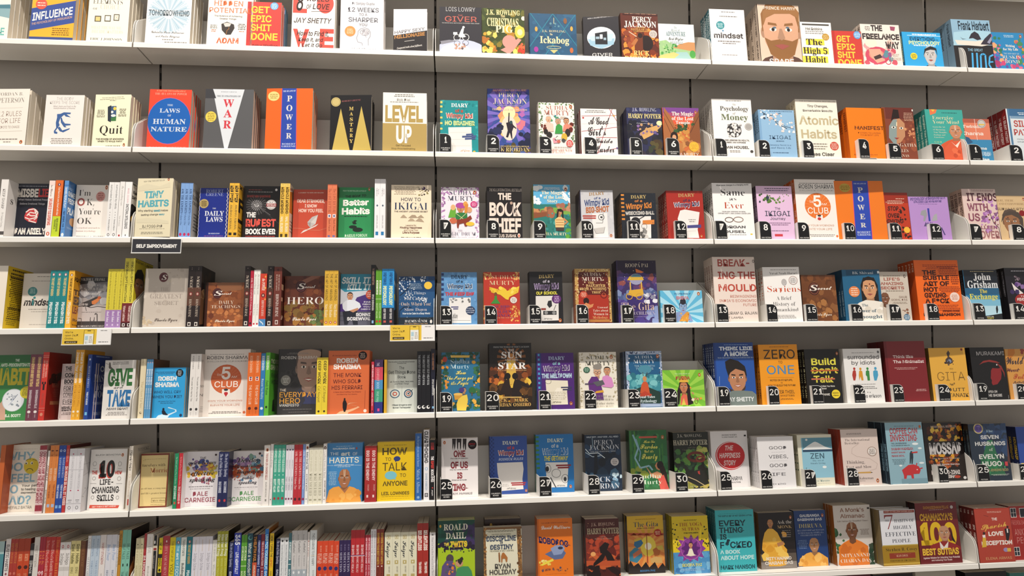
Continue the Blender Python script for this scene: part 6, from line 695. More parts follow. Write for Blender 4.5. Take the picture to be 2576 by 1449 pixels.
face_out(6,4.3,52.7,91.6,177,13,'e3cb8e','mustard-cream book framed in brick red',front="r-32 199 343 355|7e3320~r-9 219 -6 10|7e3320~p-27 358 2 357 9 -2 -14 -1|7e3320~p176 353 198 352 192 -8 174 -8|7e3320~g9 177 316 319 1|6a5028~g10 38 308 311 1|8a7038~t11 160 269 19|5a4426|r|tuesdays with~t63 178 228 30|a8522a|r|Morrie~t12 174 120 11|6a5432|r|an old man, a young man,~t13 176 88 11|6a5432|r|and life's greatest lesson~r82 175 59 61|7a6436~r84 176 31 32|7a6436~r83 85 33 62|7a6436~r173 175 30 59|7a6436~t89 170 39 11|7a6436|r|Mitch Albom~g65 175 17 20 1|7a6436",n=3)
spine_out(6,[130.7],12,128,179.4,12.1,'1f8a5e','emerald spine with white capitals next to a red one',spine='T336 156 12 10|a8d4bc|r|The Quick and Easy Way to Effective~T147 61 12 13|d4ece0|b|DALE CARNEGIE~r7 18 29 44|c85a40')
spine_out(6,[143.9],12,128,179.6,12.6,'bb2733','red spine with white capitals next to an emerald one',spine='T335 149 13 10|e8a8a8|r|The Quick and Easy Way to Effective Speaking~T141 49 13 13|f0d4d4|b|DALE CARNEGIE~e13 38 6 8|e8a8a8',fcol='e4dcdc')
face_out(6,152.5,48.4,113.2,180,15,'eae6ea','white book with an orange and purple paint splash, italic title',front='n-12 199 190 276 46 19|e0a02a,d8b83a,c8782a,e8c84a~n36 152 240 311 26 16|5a4a8a,8a6a9a,3a4a8a,a88ab0~n59 169 143 196 20 11|a85a6a,6a4a7a,c87a8a~n158 205 185 264 14 12|d8c03a,b8b060~e196 336 7 7|3a1a1e~t92 132 311 13|3a3638|s|THE~t17 199 275 22|2a2528|j|quick & easy~t36 191 204 23|2a2528|j|effective~t29 197 161 24|2a2528|j|speaking~g28 185 125 132 1|6a6468~g12 197 112 116 1|4a4648~t58 154 67 28|9c4050|s|DALE~t6 205 27 29|9c4050|s|CARNEGIE',n=2)
spine_out(6,[272.6,289.3],12,128,179.9,16.4,'1d2350','navy spine with white capitals and a red logo',spine='T347 196 16 17|c8cce0|i|The Art of Public Speaking~T165 92 16 16|d8dcec|b|DALE CARNEGIE~e16 42 7 9|c83a44',fcol='161a3c')
face_out(6,299.8,58.2,113.9,177.1,15,'e9e4e6','white book with a red and violet paint splash, italic title',front='r-9 0 2 354|a8405a~n-7 216 189 252 46 20|c85a34,b04a2a,d87a4a,a84a3a~n9 132 258 317 24 18|8a6a9a,6a5a94,b08ab0~n123 214 223 321 18 18|4a7a9a,8ab0c4,7aa090~n7 187 151 189 18 10|a86a6a,d8a08a,6a90b0~e188 335 8 8|3a1a1e~t40 190 279 27|2a2528|j|Develop~t9 217 245 16|2a2528|j|self-confidence~t41 194 204 21|2a2528|j|improve~t73 157 165 19|3a3540|j|public~t52 175 134 19|3a3540|j|speaking~g27 181 110 114 1|6a6468~g13 194 100 101 1|5a5658~t65 156 60 26|5a9a5a|s|DALE~t13 207 22 27|5a9a5a|s|CARNEGIE',n=2)
spine_out(6,[420.7],12,128,198,20.3,'e9e4df','wide white spine with an orange oval logo at its top',spine='e20 365 8 11|d0682c~e20 364 4 7|2a2220~T342 168 20 14|a84a44|b|THE 10 NEW LIFE-CHANGING SKILLS~T152 54 20 10|7a7672|s|RAJESH SRIVASTAVA~r15 25 28 42|8a8682',fcol='d8d2cc')
spine_out(6,[442.2],12,128,201.7,9.2,'e6e3e0','thin white spine with grey italics before the green trio',spine='T356 247 9 11|8a8886|i|the art of self-therapy~T176 105 9 10|9a9896|r|Nick Trenton~e9 38 3 4|3a2a2a')
spine_out(6,[452.7,465.7,478.7],12,128,198.9,12.7,'3fa58c','jade spine with pale capitals and a red dot',spine='T371 216 13 15|c8e8dc|b|EMPOWER YOUR SUCCESS~e13 197 3 4|d8f0e8~T172 86 13 15|e4f4ec|x|SCOTT ALLAN~e13 44 7 9|a83038~r0 25 395 399|2c7a68')
spine_out(6,[492.7,501.8,510.8],12,128,197.2,8.8,'e2dee6','slim lilac-white spine with purple logo and small print',spine="e9 362 5 6|5a4a6a~T294 232 9 6|8a8690|s|PERSONALITY~T185 96 9 9|7a7682|s|TERRY O'BRIEN~e9 39 6 7|7a3a5a")
spine_out(6,[520.5,534.4],12,128,197.4,13.6,'ba2c37','crimson spine with serif capitals and round logo',spine='T352 187 14 15|f0d0d0|r|ASK THE EXPERTS~T180 100 14 14|f0d0d0|i|Volume Two~e14 35 7 10|3a1a20')
spine_out(6,[549],12,128,198,8.7,'7f9ad2','periwinkle spine with serif capitals beside the crimson pair',spine='T351 185 9 11|e0e8f4|r|ASK THE EXPERTS~T179 98 9 10|e0e8f4|i|Volume One~e9 34 7 9|8a2a5a')
spine_out(6,[558.6],12,128,198.6,10.6,'ecebe9','white spine with an orange oval logo before cream trio',spine='e11 373 7 10|b85a2a~e11 372 3 6|2a2220~T344 228 11 11|3a4a5a|b|Better Small Talk~T197 85 11 10|5a5a5c|s|PATRICK KING~r6 16 32 36|6a6a6a',fcol='1d2c3c')
spine_out(6,[570.1,585.7,601.2],12,128,185.7,15.3,'e4e0cc','ivory spine with spaced brown-grey capitals',spine='T352 215 15 15|c4c0a8|s|WILLIAM McRAVEN~T202 54 15 19|8a8672|r|MAKE YOUR BED~r7 24 22 32|a8a48c')
spine_out(6,[617.7],12,128,198.3,10.9,'ece8e4','white spine with a dark oval logo beside the portrait cover',spine='e11 369 8 11|5a3a2a~e11 368 3 6|e8e0d8~T350 168 11 13|a8a4a0|r|Leading from the Back~T150 45 15 8|5a5654|b|RAVI KANT, HARRY PAUL~r6 16 26 29|6a6a6a')
face_out(6,627.5,25.9,120.4,198.1,14,'3f86c0','sky-blue book with a smiling monk in an orange robe',front='g54 175 372 377 1|c8dcec~t38 186 353 11|dce8f0|b|GAURANGA DAS~t21 78 315 19|e4ecf0|s|THE~t95 156 311 25|f0f0e8|b|art~t174 206 311 20|e4ecf0|s|OF~t17 216 262 37|efe6d0|s|HABITS~l2 -4 247 45 246|c8dcec~l2 184 245 234 243|c8dcec~t50 181 243 9|dce8f0|b|40 STORIES to uplift the mind~g63 172 233 239 1|dce8f0~g12 70 114 208 9|a8c8e0~e200 358 5 8|b8462c~f121 156 76 120|a86e48|3a2a20|e8a045|otm~p-1 3 19 83 47 101 85 107 117 80 155 105 187 96 219 76 238 -5|e8a045~n18 219 5 70 8 25|e0953a,eeb058~p85 106 117 80 155 103 124 61|a86e48',n=3)
spine_out(6,[758,778],12,128,186.9,19.8,'a52a2a','scarlet spine with tall white capitals and a small white logo',spine='T342 141 20 19|f0dcd8|b|EGO IS THE ENEMY~T116 72 25 11|d8a8a0|s|RYAN HOLIDAY~r14 25 30 47|e8d4d0',fcol='8a2020')
face_out(6,799.1,20.2,127.6,197.9,14,'e6c012','canary-yellow book with a navy and a sky speech bubble',front='g30 216 371 377 1|5a4a14~t34 205 310 46|5a4a18|b|HOW~t54 94 268 23|5a4a18|s|TO~t36 203 202 53|5a4a18|s|TALK~t155 196 158 23|5a4a18|s|TO~t38 207 101 31|5a4a18|b|ANYONE~t31 220 40 21|5a4a18|b|LEIL LOWNDES~g30 220 27 31 1|6a5a1a~g26 224 13 15 1|6a5a1a~e135 281 23 17|2a3a7a~p121 271 137 268 123 258|2a3a7a~e93 170 41 28|7ac0d0~p100 152 122 154 130 138|7ac0d0',n=3)
spine_out(6,[929.7],12,128,225.3,21.5,'2f66ae','cobalt-blue spine with pale script next to the tall white spine',spine='T432 225 21 14|a8c4e8|i|the five people you meet in heaven~T209 49 21 21|a8c4e8|r|Mitch Albom~e21 20 9 9|8ab0d8',fcol='d8d4d0',hard=0)
spine_out(6,[958.5],12,128,236.9,19,'e6e4e8','tall white spine with huge black sideways capitals',spine='T463 237 19 25|26262c|x|CLEAR THINKING~e19 209 10 11|8ab0d8~e19 209 6 8|e6e4e8~T179 66 19 14|7a9aba|s|SHANE PARRISH~r8 30 21 46|2a2a2e~r13 25 26 41|e6e4e8~e19 33 3 4|2a2a2e',fcol='cfcbcc')
spine_out(6,[979.4],12,128,201.6,18.7,'141214','black spine with red and white capitals at the bay end',spine='T385 337 24 10|b83030|b|SHWETABH~T385 337 13 10|b83030|b|GANGWAR~T292 266 19 18|f0ecec|x|THE~T261 208 19 18|d8403a|x|RUDEST~T203 118 19 18|f0ecec|x|BOOK EVER~e19 80 5 4|d8403a~T67 27 19 9|d8d4d4|z|penguin')
number_holder(6,1017.1,7,40,68.6,'25','c')
number_holder(6,1187.8,7,39.4,66,'26','c')
number_holder(6,1361.9,7,40.7,65.9,'27','c')
number_holder(6,1535.6,7,39.3,65.6,'28','c')
number_holder(6,1693.5,7,41.4,63.9,'29','c')
number_holder(6,1852.6,7,42,64.8,'30','c')
face_out(6,1018.8,50.3,129.2,202.7,15,'e9e4e4','white book with black dripping legs and maroon brush capitals, tab 25',front='p77 403 105 403 100 346 93 321 89 369 82 322 79 339|201515~p108 403 144 402 140 337 134 320 130 376 122 376 118 321 112 338|201515~p152 402 180 401 175 328 169 319 164 367 158 320 153 344|201515~e23 377 9 12|d8702e~e23 377 4 8|201818~e23 376 2 5|f4efe6~t87 170 277 43|8a2f38|x|ONE~t66 188 199 44|8a2f38|x|OF US~t111 148 129 40|8a2f38|x|IS~t33 192 46 45|8a2f38|x|LYING~t65 189 261 9|5a5052|o|Five walk into detention~t60 187 184 9|5a5052|o|Only four come out alive~t73 180 113 9|5a5052|o|School can be murder~t33 218 17 14|5a5052|o|KAREN M. McMANUS~S220 358 31 32|201418~t197 242 358 9|c02a34|b|NETFLIX~g199 240 346 353 1|a89a9a~E',n=3)
face_out(6,1192.3,81.8,136,203.1,16,'2f4f9c','indigo-blue book with white brush lettering and torn paper, tab 26',front='c-2 33 8 404 3 30|203878~t93 212 347 25|d8dcd0|f|DIARY~t128 179 314 22|c8402e|b|of a~t60 246 270 38|f0ecea|b|Wimpy Kid~t63 243 274 31|a84038|b|Wimpy Kid~t64 243 235 17 1|c8d4ec|o|RODRICK RULES~p51 219 238 221 244 171 234 101 241 31 82 23 70 75 56 145|e4e0dc~g82 139 52 73 2|b8b4b0~r151 258 71 80|a8343a~r156 253 58 67|a8343a~t119 188 34 11|6a6664|o|Jeff Kinney~e260 21 8 10|d8702e~e260 21 4 7|201818~e260 20 2 4|f4efe6',spc='24407e',n=3)
face_out(6,1360.8,82.9,137.9,205.2,15,'1f74b8','cobalt book with yellow title and three cut-out circles, tab 27',front='r-1 23 388 400|3a7a3a~r-2 23 356 371|3a7a3a~r-2 23 325 339|3a7a3a~r-1 24 293 307|3a7a3a~r0 24 262 276|3a7a3a~r1 25 230 244|3a7a3a~r2 26 199 213|3a7a3a~r3 27 168 182|3a7a3a~t84 205 355 26|d8dcc8|f|DIARY~t114 166 317 25|c8d4dc|b|of a~t46 237 266 47|e8ece8|b|Wimpy Kid~t49 234 269 41|1f74b8|b|Wimpy Kid~t59 237 225 31|e8d83a|z|THE GETAWAY~p68 213 231 210 234 161 222 36 108 36 73 96|e2e0dc~k85 169 23 31 3|4a4a4a~e80 166 13 19|2a2a2e~k145 134 34 31 3|4a4a4a~k209 95 26 31 3|4a4a4a~e209 91 11 16|3a3a3e~l7 102 106 140 35|3a3a3e~r145 255 183 194|8a2a30~r156 242 167 178|8a2a30~t145 209 43 9|6a6664|o|Jeff Kinney~e248 39 9 12|d8702e~e248 39 4 8|201818~e248 37 2 5|f4efe6',spc='2a6a44',n=3)
face_out(6,1539.7,74.6,134.4,201.6,16,'16283e','midnight-blue book with lightning over a raised arm, tab 28',front='n-5 279 238 302 20 33|1e3a58,12202f~n-10 276 11 144 30 36|2a4a68,1c3048,3f6480~l5 5 301 33 269 99 271 147 234|e4f0f6~l4 4 277 57 244 115 251|cfe4f0~l3 58 379 60 323 42 292|a8c8dc~p60 118 70 260 92 267 92 196 101 125|101a26~e125 203 28 30|121c28~p90 149 128 171 160 147 174 99 75 95|20364c~n206 270 75 120 10 16|8ab0cc,c8e0ec~t17 253 380 11|c4d0dc|b|HALF BOY . HALF GOD . ALL HERO~t68 219 331 32|c4c8d0|r|PERCY~t32 256 293 35|c8ccd4|r|JACKSON~t40 230 277 9|a8b0bc|f|AND THE LIGHTNING THIEF~t42 185 66 35|d8dce4|r|RICK~t7 245 18 37|d8dce4|r|RIORDAN~S219 205 30 28|c8c4c4~t203 236 215 6|5a5658|b|NOW A~t200 237 202 8|5a5658|b|MAJOR~t205 231 188 9|5a5658|b|FILM~E',spc='10182a',n=3)
face_out(6,1706.5,75.7,142.5,212.3,16,'2c6a3c','green bamboo-forest book with yellow script, tab 29',front='n-14 309 16 421 40 33|245a34,34784a,3f8a50,1f4a2c~r6 17 8 420|3a7a34~r37 47 7 419|4a8a3a~r244 254 0 325|3a7a3a~r223 231 167 294|4a8f44~n-14 127 16 169 20 28|8a9a3a,b8b84a,5a8a3a~l12 30 395 67 298 38 228 76 155 144 169 167 137|8ab4c4~l8 53 363 82 266 70 203|7aa4b8~r76 212 368 381|c85a4a~t109 195 333 19|e0dc6a|w|How the~t82 213 291 33|e0dc6a|w|Bamboo~t111 181 264 18|e0dc6a|w|Got its~t90 209 218 37|e0dc6a|w|Bounty~e254 372 10 14|d8702e~e254 372 5 10|201818~e254 371 3 6|f4efe6~p186 168 200 191 225 191 236 166 217 135 197 144|c88a64~e226 171 25 29|1f1614~p218 151 253 166 274 102 279 38 246 39 232 103|2a1a18~p115 170 158 113 200 128 233 111 277 7 223 1 206 72 156 90|d89a70~p206 72 249 103 285 -3 218 -1|d85a50~t52 227 79 30|dcecd8|r|Sudha~t62 233 38 31|dcecd8|r|Murty',spc='1f4428',n=3)
face_out(6,1868.2,61.5,133.8,202.3,17,'1c2019','black-green book with swirling creature and gold-grey title, tab 30',front='n-8 285 104 270 50 33|24402a,3a6a34,1a2c1e,5a8a3a~n180 283 162 303 16 29|8a9a4a,b4b45a,6a8a40~n86 270 3 48 16 33|a89a4a,8a8a3a,c8b85a~k167 226 68 40 20|6a2a22~k200 209 37 24 12|8a3a2c~e204 145 29 22|1a1614~p100 101 161 131 195 138 235 105 256 33 179 12 97 54|22221f~p173 122 188 126 191 98 176 106|a83a34~l5 99 85 157 60 237 10|c8b08a~t34 219 369 21|b4b0a8|r|J.K. ROWLING~t0 261 313 35|b4ae9a|f|HARRY POTTER~t108 169 289 10|7a7668|r|and the~t69 190 273 11|7a7668|r|Chamber of Secrets~n20 281 301 399 12 3|c8c4a8~g108 154 14 20 1|c8c4a8',spc='0f120e',n=3)
number_holder(6,2018.1,7,39.3,64.6,'25','n')
number_holder(6,2171,7,38.8,64.2,'26','n')
number_holder(6,2337.2,7,39.3,61.5,'27','n')
number_holder(6,2500.8,7,40.8,62.2,'28','n')
number_holder(6,2669.1,7,39.8,60.6,'29','n')
number_holder(6,2857.2,7,36.3,60.3,'30','n')
number_holder(6,3013.4,7,45,60.3,'25','f')
number_holder(6,3184.5,7,44,57.3,'26','f')
face_out(6,2012.8,66.6,142.3,202.5,15,'e2dfe0','white book with a brushed red disc, tab 25',front='t89 206 372 9|4a4648|b|UNLOCKING THE SECRETS~t88 207 357 8|4a4648|b|TO LIVING YOUR BEST LIFE~e146 226 115 103|c02026~k150 228 111 99 4|e2dfe0~t109 173 265 34|f0e4e2|o|THE~t61 222 211 35|f0e4e2|o|HAPPINESS~t91 186 157 35|f0e4e2|o|STORY~r260 276 363 375|2a2628~t59 224 48 28|4a4648|o|AJIT SHARMA~t73 211 30 9|6a6668|b|BESTSELLING AUTHOR',n=3)
face_out(6,2169.3,18.9,137.9,181.6,16,'e4e2e4','white book with four widely spaced grey words, tab 26',front='t89 225 272 22|5a585c|s|GOOD~t81 229 208 24|5a585c|s|VIBES,~t84 222 146 23|5a585c|s|GOOD~t63 201 84 22|5a585c|s|LIFE~g101 211 250 254 1|b4b0b4~g84 224 188 191 1|b4b0b4~g101 203 125 129 1|b4b0b4~t80 197 21 10|7a787c|s|VEX KING',spc='d0cecf',spine='T345 36 16 16|9a989a|s|GOOD VIBES GOOD LIFE',n=4)
face_out(6,2331.1,33.6,134.4,183.6,15,'dfdcc8','cream-edged book with a snow peak above blue water, tab 27',front='r31 268 56 345|7fb4c8~r40 276 259 345|5f94a8~p40 262 81 289 129 314 144 316 172 292 270 261 271 247 39 251|e0e4e4~p49 267 118 309 134 314 154 312 240 264|e8ecec~r38 271 243 259|2c4a64~r30 263 56 242|8ec0d4~e73 331 9 8|e0e8e8~t94 201 194 39|2c4a5c|s|ZEN~t107 195 174 11|2c4a5c|r|The Art of~t91 205 155 11|2c4a5c|r|Simple Living~l3 41 68 57 132|2c5a5a~l3 60 63 78 122|2c5a5a~e197 132 16 9|e4ecec~t57 227 28 15|7a9a9a|r|Shunmyo Masuno~g120 246 14 17 1|9a9a88',spc='c8c4ac',spine='T293 110 15 18|5a6a5a|s|ZEN',n=4)
face_out(6,2491.6,16.1,145.2,200.4,19,'dbcac2','pale pink book with a looping line and a yellow pencil, tab 28',front='g31 182 362 375 2|6a5c58~t30 226 316 17|4a4042|r|The International~t28 137 293 17|4a4042|r|Bestseller~l2 144 301 84 265 75 228 113 204 213 187 269 148 255 112 203 99|b09a92~t27 172 153 22|4a4042|r|Thinking,~t24 221 119 20|4a4042|r|Fast and Slow~p111 92 207 93 227 86 206 82 110 83|c89a4a~p212 91 227 86 211 83|3a302a~t46 226 39 18|4a4042|r|Daniel Kahneman~t54 162 26 7|7a6a66|r|Winner of the Nobel Prize~e258 28 11 15|d8702e~e258 28 6 11|201818~e258 27 3 6|f4efe6~S236 238 39 35|e4dcd6~k236 238 38 34 4|8a6a5a~g212 261 217 258 5|6a5c58~E',spc='9a3a2a',n=4)
face_out(6,2661.5,4.4,147.5,222.3,19,'8db2c0','powder-blue book with a red bull and red capitals, tab 29',front='g65 239 414 421 1|4a6470~t35 254 363 41|a83840|b|COFFEE CAN~t33 252 309 47|a83840|b|INVESTING~t36 159 287 11|3a4a54|b|THE LOW RISK ROAD~t35 182 272 9|3a4a54|b|TO STUPENDOUS WEALTH~t34 207 244 17|a83840|b|SAURABH MUKHERJEA~t33 140 222 11|a83840|b|RAKSHIT RANJAN~t32 132 196 13|a83840|b|PRANAB UNIYAL~g30 140 139 182 5|5a7480~e226 286 25 9|e0e8ea~e259 253 16 7|e0e8ea~e261 147 20 7|e0e8ea~e94 132 12 7|e0e8ea~p176 223 202 225 200 189 189 141 180 142 184 185 174 144 166 144|24343c~e189 227 8 8|2a3a40~p192 227 238 231 237 220 191 218|c03a34~p100 100 155 135 196 138 235 123 247 95 234 70 188 69 187 23 174 22 167 61 136 62 124 25 110 27 111 62|c03034~l8 215 124 223 147|c03034~l8 238 105 264 111|c03034~e220 100 5 4|f0d8d4~r91 293 0 37|7a9eac~e277 411 8 11|c86a34',spc='22303e',spine='T289 88 19 19|8ab0c4|b|COFFEE CAN INVESTING',n=5)
face_out(6,2837.3,39,158.3,216.6,16,'1f1614','black book with a fiery explosion and metallic capitals, tab 30',front='n30 330 292 414 60 25|a85a1a,d8962a,7a3414,e8c04a,4a2010~n39 259 121 200 30 25|a85a1a,d89a2a,7a3414~n76 187 82 135 12 21|8a3a18,b85a24~r35 317 197 292|16100f~p143 356 174 394 179 355 214 340 140 337|140e0c~p89 310 107 323 121 309|140e0c~t64 274 394 15|b8a49a|b|INTERNATIONAL BESTSELLER~t35 301 201 82|c8c4c4|x|MOSSAD~t51 272 161 11|c8b4ac|r|The Greatest Missions~t105 198 140 11|c8b4ac|r|of the~t50 266 117 11|d0c4c0|b|Israeli Secret Service~t31 262 50 30|d4ccc8|x|MICHAEL BAR-ZOHAR~t59 231 23 21|d4ccc8|x|NISSIM MISHAL~e236 30 25 11|a83a24~S296 21 13 11|c8c8c8~E',spc='120e0d',n=3)
face_out(6,2998.4,10,154.3,209.5,17,'24303f','dark blue-green book with a shimmering gown, fiction tab 25',front='n89 318 211 415 20 46|2c4468,24385a,34507a~p143 295 185 298 204 208 248 74 263 36 24 43 81 154|2c6a48~n56 263 52 178 24 25|3a8a5a,2a7a4a,246040~p316 396 346 385 316 110 287 130|5a3a34~g137 294 36 48 2|c8c4c0~t141 197 355 19|a8c0cc|r|The~t92 239 306 27|d0d0d0|b|SEVEN~t41 287 258 28|d8d8d6|b|HUSBANDS~t150 180 216 23|d0d0c8|r|of~t61 262 161 32|e0e0dc|b|EVELYN~t81 237 107 34|e4e2de|b|HUGO~t49 284 69 17|a89a6a|b|TAYLOR JENKINS REID~r263 286 105 136|c8444a~S81 384 40 38|b8a878~e81 384 30 30|5a4a8a~n58 105 365 401 8 13|8a7ab8,6a5aa0~E',spc='14181e',spine='T377 62 17 12|5a6a70|s|THE SEVEN HUSBANDS OF EVELYN HUGO',n=3)
face_out(6,3216,37.5,160,192.4,20,'2a4a9c','cobalt hard-edged thriller with yellow lettering, fiction tab 26',front='r10 58 90 114|e8c02a',spc='1a2450',spine='T307 134 20 22|c8a83a|x|HOUSEMAID~T115 19 20 12|c8ccd8|s|FREIDA McFADDEN',n=3)
spine_out(7,[-424],12,128,207.7,20.1,'a8c4c4',"teal and white book edge at the photo's lower corner",spine='r0 40 175 336|4a8a94',fcol='2a3a5a')
spine_out(7,[-400],12,128,214.4,15.2,'e0dad8','white spine with plain black capitals, by the red pairs',spine='T393 228 15 17|4a4246|b|ELASTIC HABITS~e15 210 6 8|8a4a5a')
spine_out(7,[-384.2,-372.7],12,128,213.5,11.2,'a8362c','dull red spine with gold lettering near the lower corner',spine='T403 273 11 15|c87a3a|r|MIND POWER~e11 212 7 9|c86a5a')
spine_out(7,[-360.8,-342.2],12,128,213.7,18.2,'c2451f','orange-red spine with a black apple mark',spine='T335 287 18 18|e0a07a|b|SECRETS~e18 248 12 12|4a1a10~r0 36 331 427|a83a1c~T210 170 18 16|e0a07a|s|STEVE',fcol='5a1810')
spine_out(7,[-322.9],12,128,196.9,10.1,'2a2628','half-hidden black spine with grey blocks',spine='r0 20 320 353|9a9692~r0 20 264 288|8a8682~T268 207 10 12|c8c4c0|b|PEACE')
spine_out(7,[-311.8],12,128,216.7,16.5,'dad5cf','white spine with faint grey capitals among red spines',spine='T380 242 16 14|a8a29c|b|HABIT STACKING')
spine_out(7,[-294.4,-285.8],12,128,216.6,8.3,'a8283a','magenta-red spine with orange lettering low down',spine='T351 257 8 14|d87a3a|r|TALK~T221 165 8 14|f0c8c8|x|99')
spine_out(7,[-276.8,-261.5],12,128,215.8,15,'b52a26','bright red spine with white slanted serif',spine='T410 349 15 16|e0a098|r|The Power of~T349 243 15 19|e8b8b0|r|Discipline~T252 163 15 16|e0a098|b|DANIEL WALTER')
spine_out(7,[-245.7],12,128,215,14.2,'b8301f','bright red spine with orange serif lettering',spine='T412 229 14 17|d8803a|r|Think and Grow Rich~T225 164 14 16|d8803a|r|Hill',fcol='b8aea4')
spine_out(7,[-230.9,-214.4],12,128,197.2,16.2,'e0dcda','short white spine with a red ring emblem',spine='e16 367 7 10|b03a4a~e16 367 4 6|e0dcda~T325 252 16 19|9a9694|b|Ichigo~r0 32 215 240|c8c4c0',fcol='b4aca2')
spine_out(7,[-197.1,-182.2],12,128,200.4,14.6,'d8cc8e','butter-yellow spine with dark block lettering',spine='T380 335 15 18|6a643a|x|Kumi~T322 257 15 18|7a7448|x|Habits~T237 196 15 15|8a8454|b|SIMPLE')
spine_out(7,[-166.6],12,128,199.2,14.9,'6a4226','chocolate-brown spine beside the butter-yellow pair',spine='T373 234 15 12|8a6240|r|THE LAW OF',fcol='4a2c1c')
spine_out(7,[-151.1],12,128,198.4,5,'4a2420','narrow maroon-brown spine beside pale blue spines')
spine_out(7,[-145.4],12,128,214.6,10.2,'dcdcde','thin white spine with grey capitals, by the pale blue pair',spine='T298 168 10 11|8a8a8e|r|ALLEN CARR~T413 339 10 8|a8a8ac|s|LIVE')
spine_out(7,[-134.5,-120.7],12,128,214.5,13.5,'b8c8d8','pale blue spine with darker blue serif capitals',spine='T408 297 13 13|5a7294|r|POSITIVE THINKING~T272 158 13 13|7a92b0|r|NORMAN VINCENT~r0 27 428 432|8aa4bc')
spine_out(7,[-106.5],12,128,216,18.8,'e0dad8','ivory spine with small red-brown capitals',spine='T380 241 19 14|b07a74|b|HABIT STACKING~T188 168 19 8|6a6a6a|s|SCOTT')
spine_out(7,[-86.8,-69.8],12,128,215.5,16.7,'d6d6de','lilac-white spine with sky-blue script',spine='T371 268 17 20|6a92c0|i|Brain Power~T207 154 17 12|5a6a8a|s|BRIAN')
spine_out(7,[-52.4],12,128,214.2,4.6,'d8d6d6','thin off-white spine before the mustard one',spine='T389 225 5 6|8a8a8e|s|SUCCESS')
spine_out(7,[-47.1],12,128,227.4,9.5,'bd8728','mustard spine with dark capitals before the mint pair',spine='T434 237 9 12|6a4a14|b|HOMEMADE FOR BUSINESS')
spine_out(7,[-36.9,-23.3],12,132,229,13.3,'7cbaa6','mint-green spine with black capitals and small figure',spine='T371 272 13 15|2a4a44|s|SELF TALES~r9 17 227 244|1f3a34~T195 146 13 14|2a4a44|s|TERRY',front='p-3 165 -8 199 70 278 91 141|9a5a24~t39 68 237 38|d8b08a|r|T',fcol='241816')
spine_out(7,[5.2,17.9],16,128,200,12.4,'d2caa4','low cream spine just past the shelf divider',spine='e12 360 4 3|3a3424~T345 246 12 11|a89e74|s|THE PATH~T226 144 12 11|a89e74|s|MEANING')
spine_out(7,[31.1],16,128,214.3,7.5,'a3262c','brick-red spine with white capitals low on it',spine='T290 150 8 12|e8c8c8|x|24 HOURS~T410 306 8 11|b84a4a|b|MARC REKLAU')
spine_out(7,[40.2],14,128,212.7,19.4,'e2deda','white spine with one grey capital word',spine='T351 298 19 22|a8a49c|r|YOU~T405 356 19 10|c8c4be|s|BECOMING~T220 142 19 11|9a968e|s|Rodney')
spine_out(7,[61.1],12,128,208.6,14.5,'cfc4b0','cream spine with two black panels and a white squiggle',spine='r5 24 351 417|151314~r5 24 321 336|8a2a2a~r5 24 133 318|17151a~e11 372 5 11|e8e4e0~T289 203 11 8|9a9694|s|THE COURAGE HABIT',fcol='b8ae9c')
spine_out(7,[80.9],12,128,199.6,11.2,'d6c01e','yellow-and-black spine with a dark figure',spine='r0 22 271 296|1d1a12~T370 321 11 13|26220e|b|ART OF~T296 213 11 15|2a2610|b|WINNING~e11 193 7 9|1a1814~r0 22 132 179|1a1814',fcol='1f1a12')
spine_out(7,[93.3],12,128,205.2,22,'a9363c','rose-red spine with pale capitals and a white mark',spine="e22 375 4 7|e8d8d8~T356 159 22 17|d8a0a0|r|LIFE'S AMUSEMENT",fcol='5a1c1e')
spine_out(7,[116],12,128,199.6,17.5,'d2be1e','yellow spine with spaced dark capitals ending in a big word',spine='T375 243 17 14|6a6014|s|THE STARTUP OF~T231 165 17 21|5a5210|s|YOU')
spine_out(7,[134.2],12,128,198.9,15.9,'5aa2bc','aqua spine with a round logo and rounded white letters',spine='e16 366 9 10|8a3a3a~e16 365 4 7|e8e4e0~T341 308 16 12|d4ecf0|s|THE~T299 254 16 15|e4f0f0|b|art~T246 221 16 12|d4ecf0|s|OF~T213 119 16 20|e4f0f0|s|FOCUS')
spine_out(7,[151],12,128,198.2,17.7,'d6dad4','grey-white spine with a name and a title below a rule',spine='T383 277 18 13|6a7270|b|TIAGO FORTE~r0 35 247 248|a8aca6~T232 133 18 15|3a4442|b|Building a')
spine_out(7,[169.6],12,128,199.8,17.8,'1a6f7c','teal spine with gold title on the lowest packed shelf',spine='e18 367 8 10|a85a4a~e18 366 3 7|e8e4e0~T350 222 18 16|b89a5a|x|THE HABIT OF WINNING~T185 103 18 17|d8e8e8|x|PRAKASH',fcol='0f4c56')
spine_out(7,[188.3,209.9,231.4],12,128,198.4,21.2,'d6d4de','lilac-white spine with a thin gold rule',spine='r20 22 303 378|b89a6a~T291 183 21 18|9a98a2|s|Ichigo Ichie~r20 22 146 179|b89a6a')
spine_out(7,[253.6],12,128,185.6,13.9,'dedcd6','low white spine with plain serif capitals',spine='T348 232 14 13|8a8a84|r|THE HERO CODE~T215 145 14 13|9a9a94|s|WILLIAM')
spine_out(7,[268.2,279.9,291.7],12,128,213.3,11.4,'a1a128','lime-olive spine with white slanted letters',spine='r0 23 115 266|aaa622~T406 268 11 16|e0e4c8|b|Kiss that Frog~T251 140 11 12|c8cc6a|s|BRIAN TRACY',fcol='2a2814')
spine_out(7,[308],12,128,177.8,14,'1c2450','navy spine with pale italic, beside the royal-blue one',spine='T348 194 14 14|b8bcd4|i|The Art of Public Speaking~T165 112 14 13|d0d4e4|b|DALE')
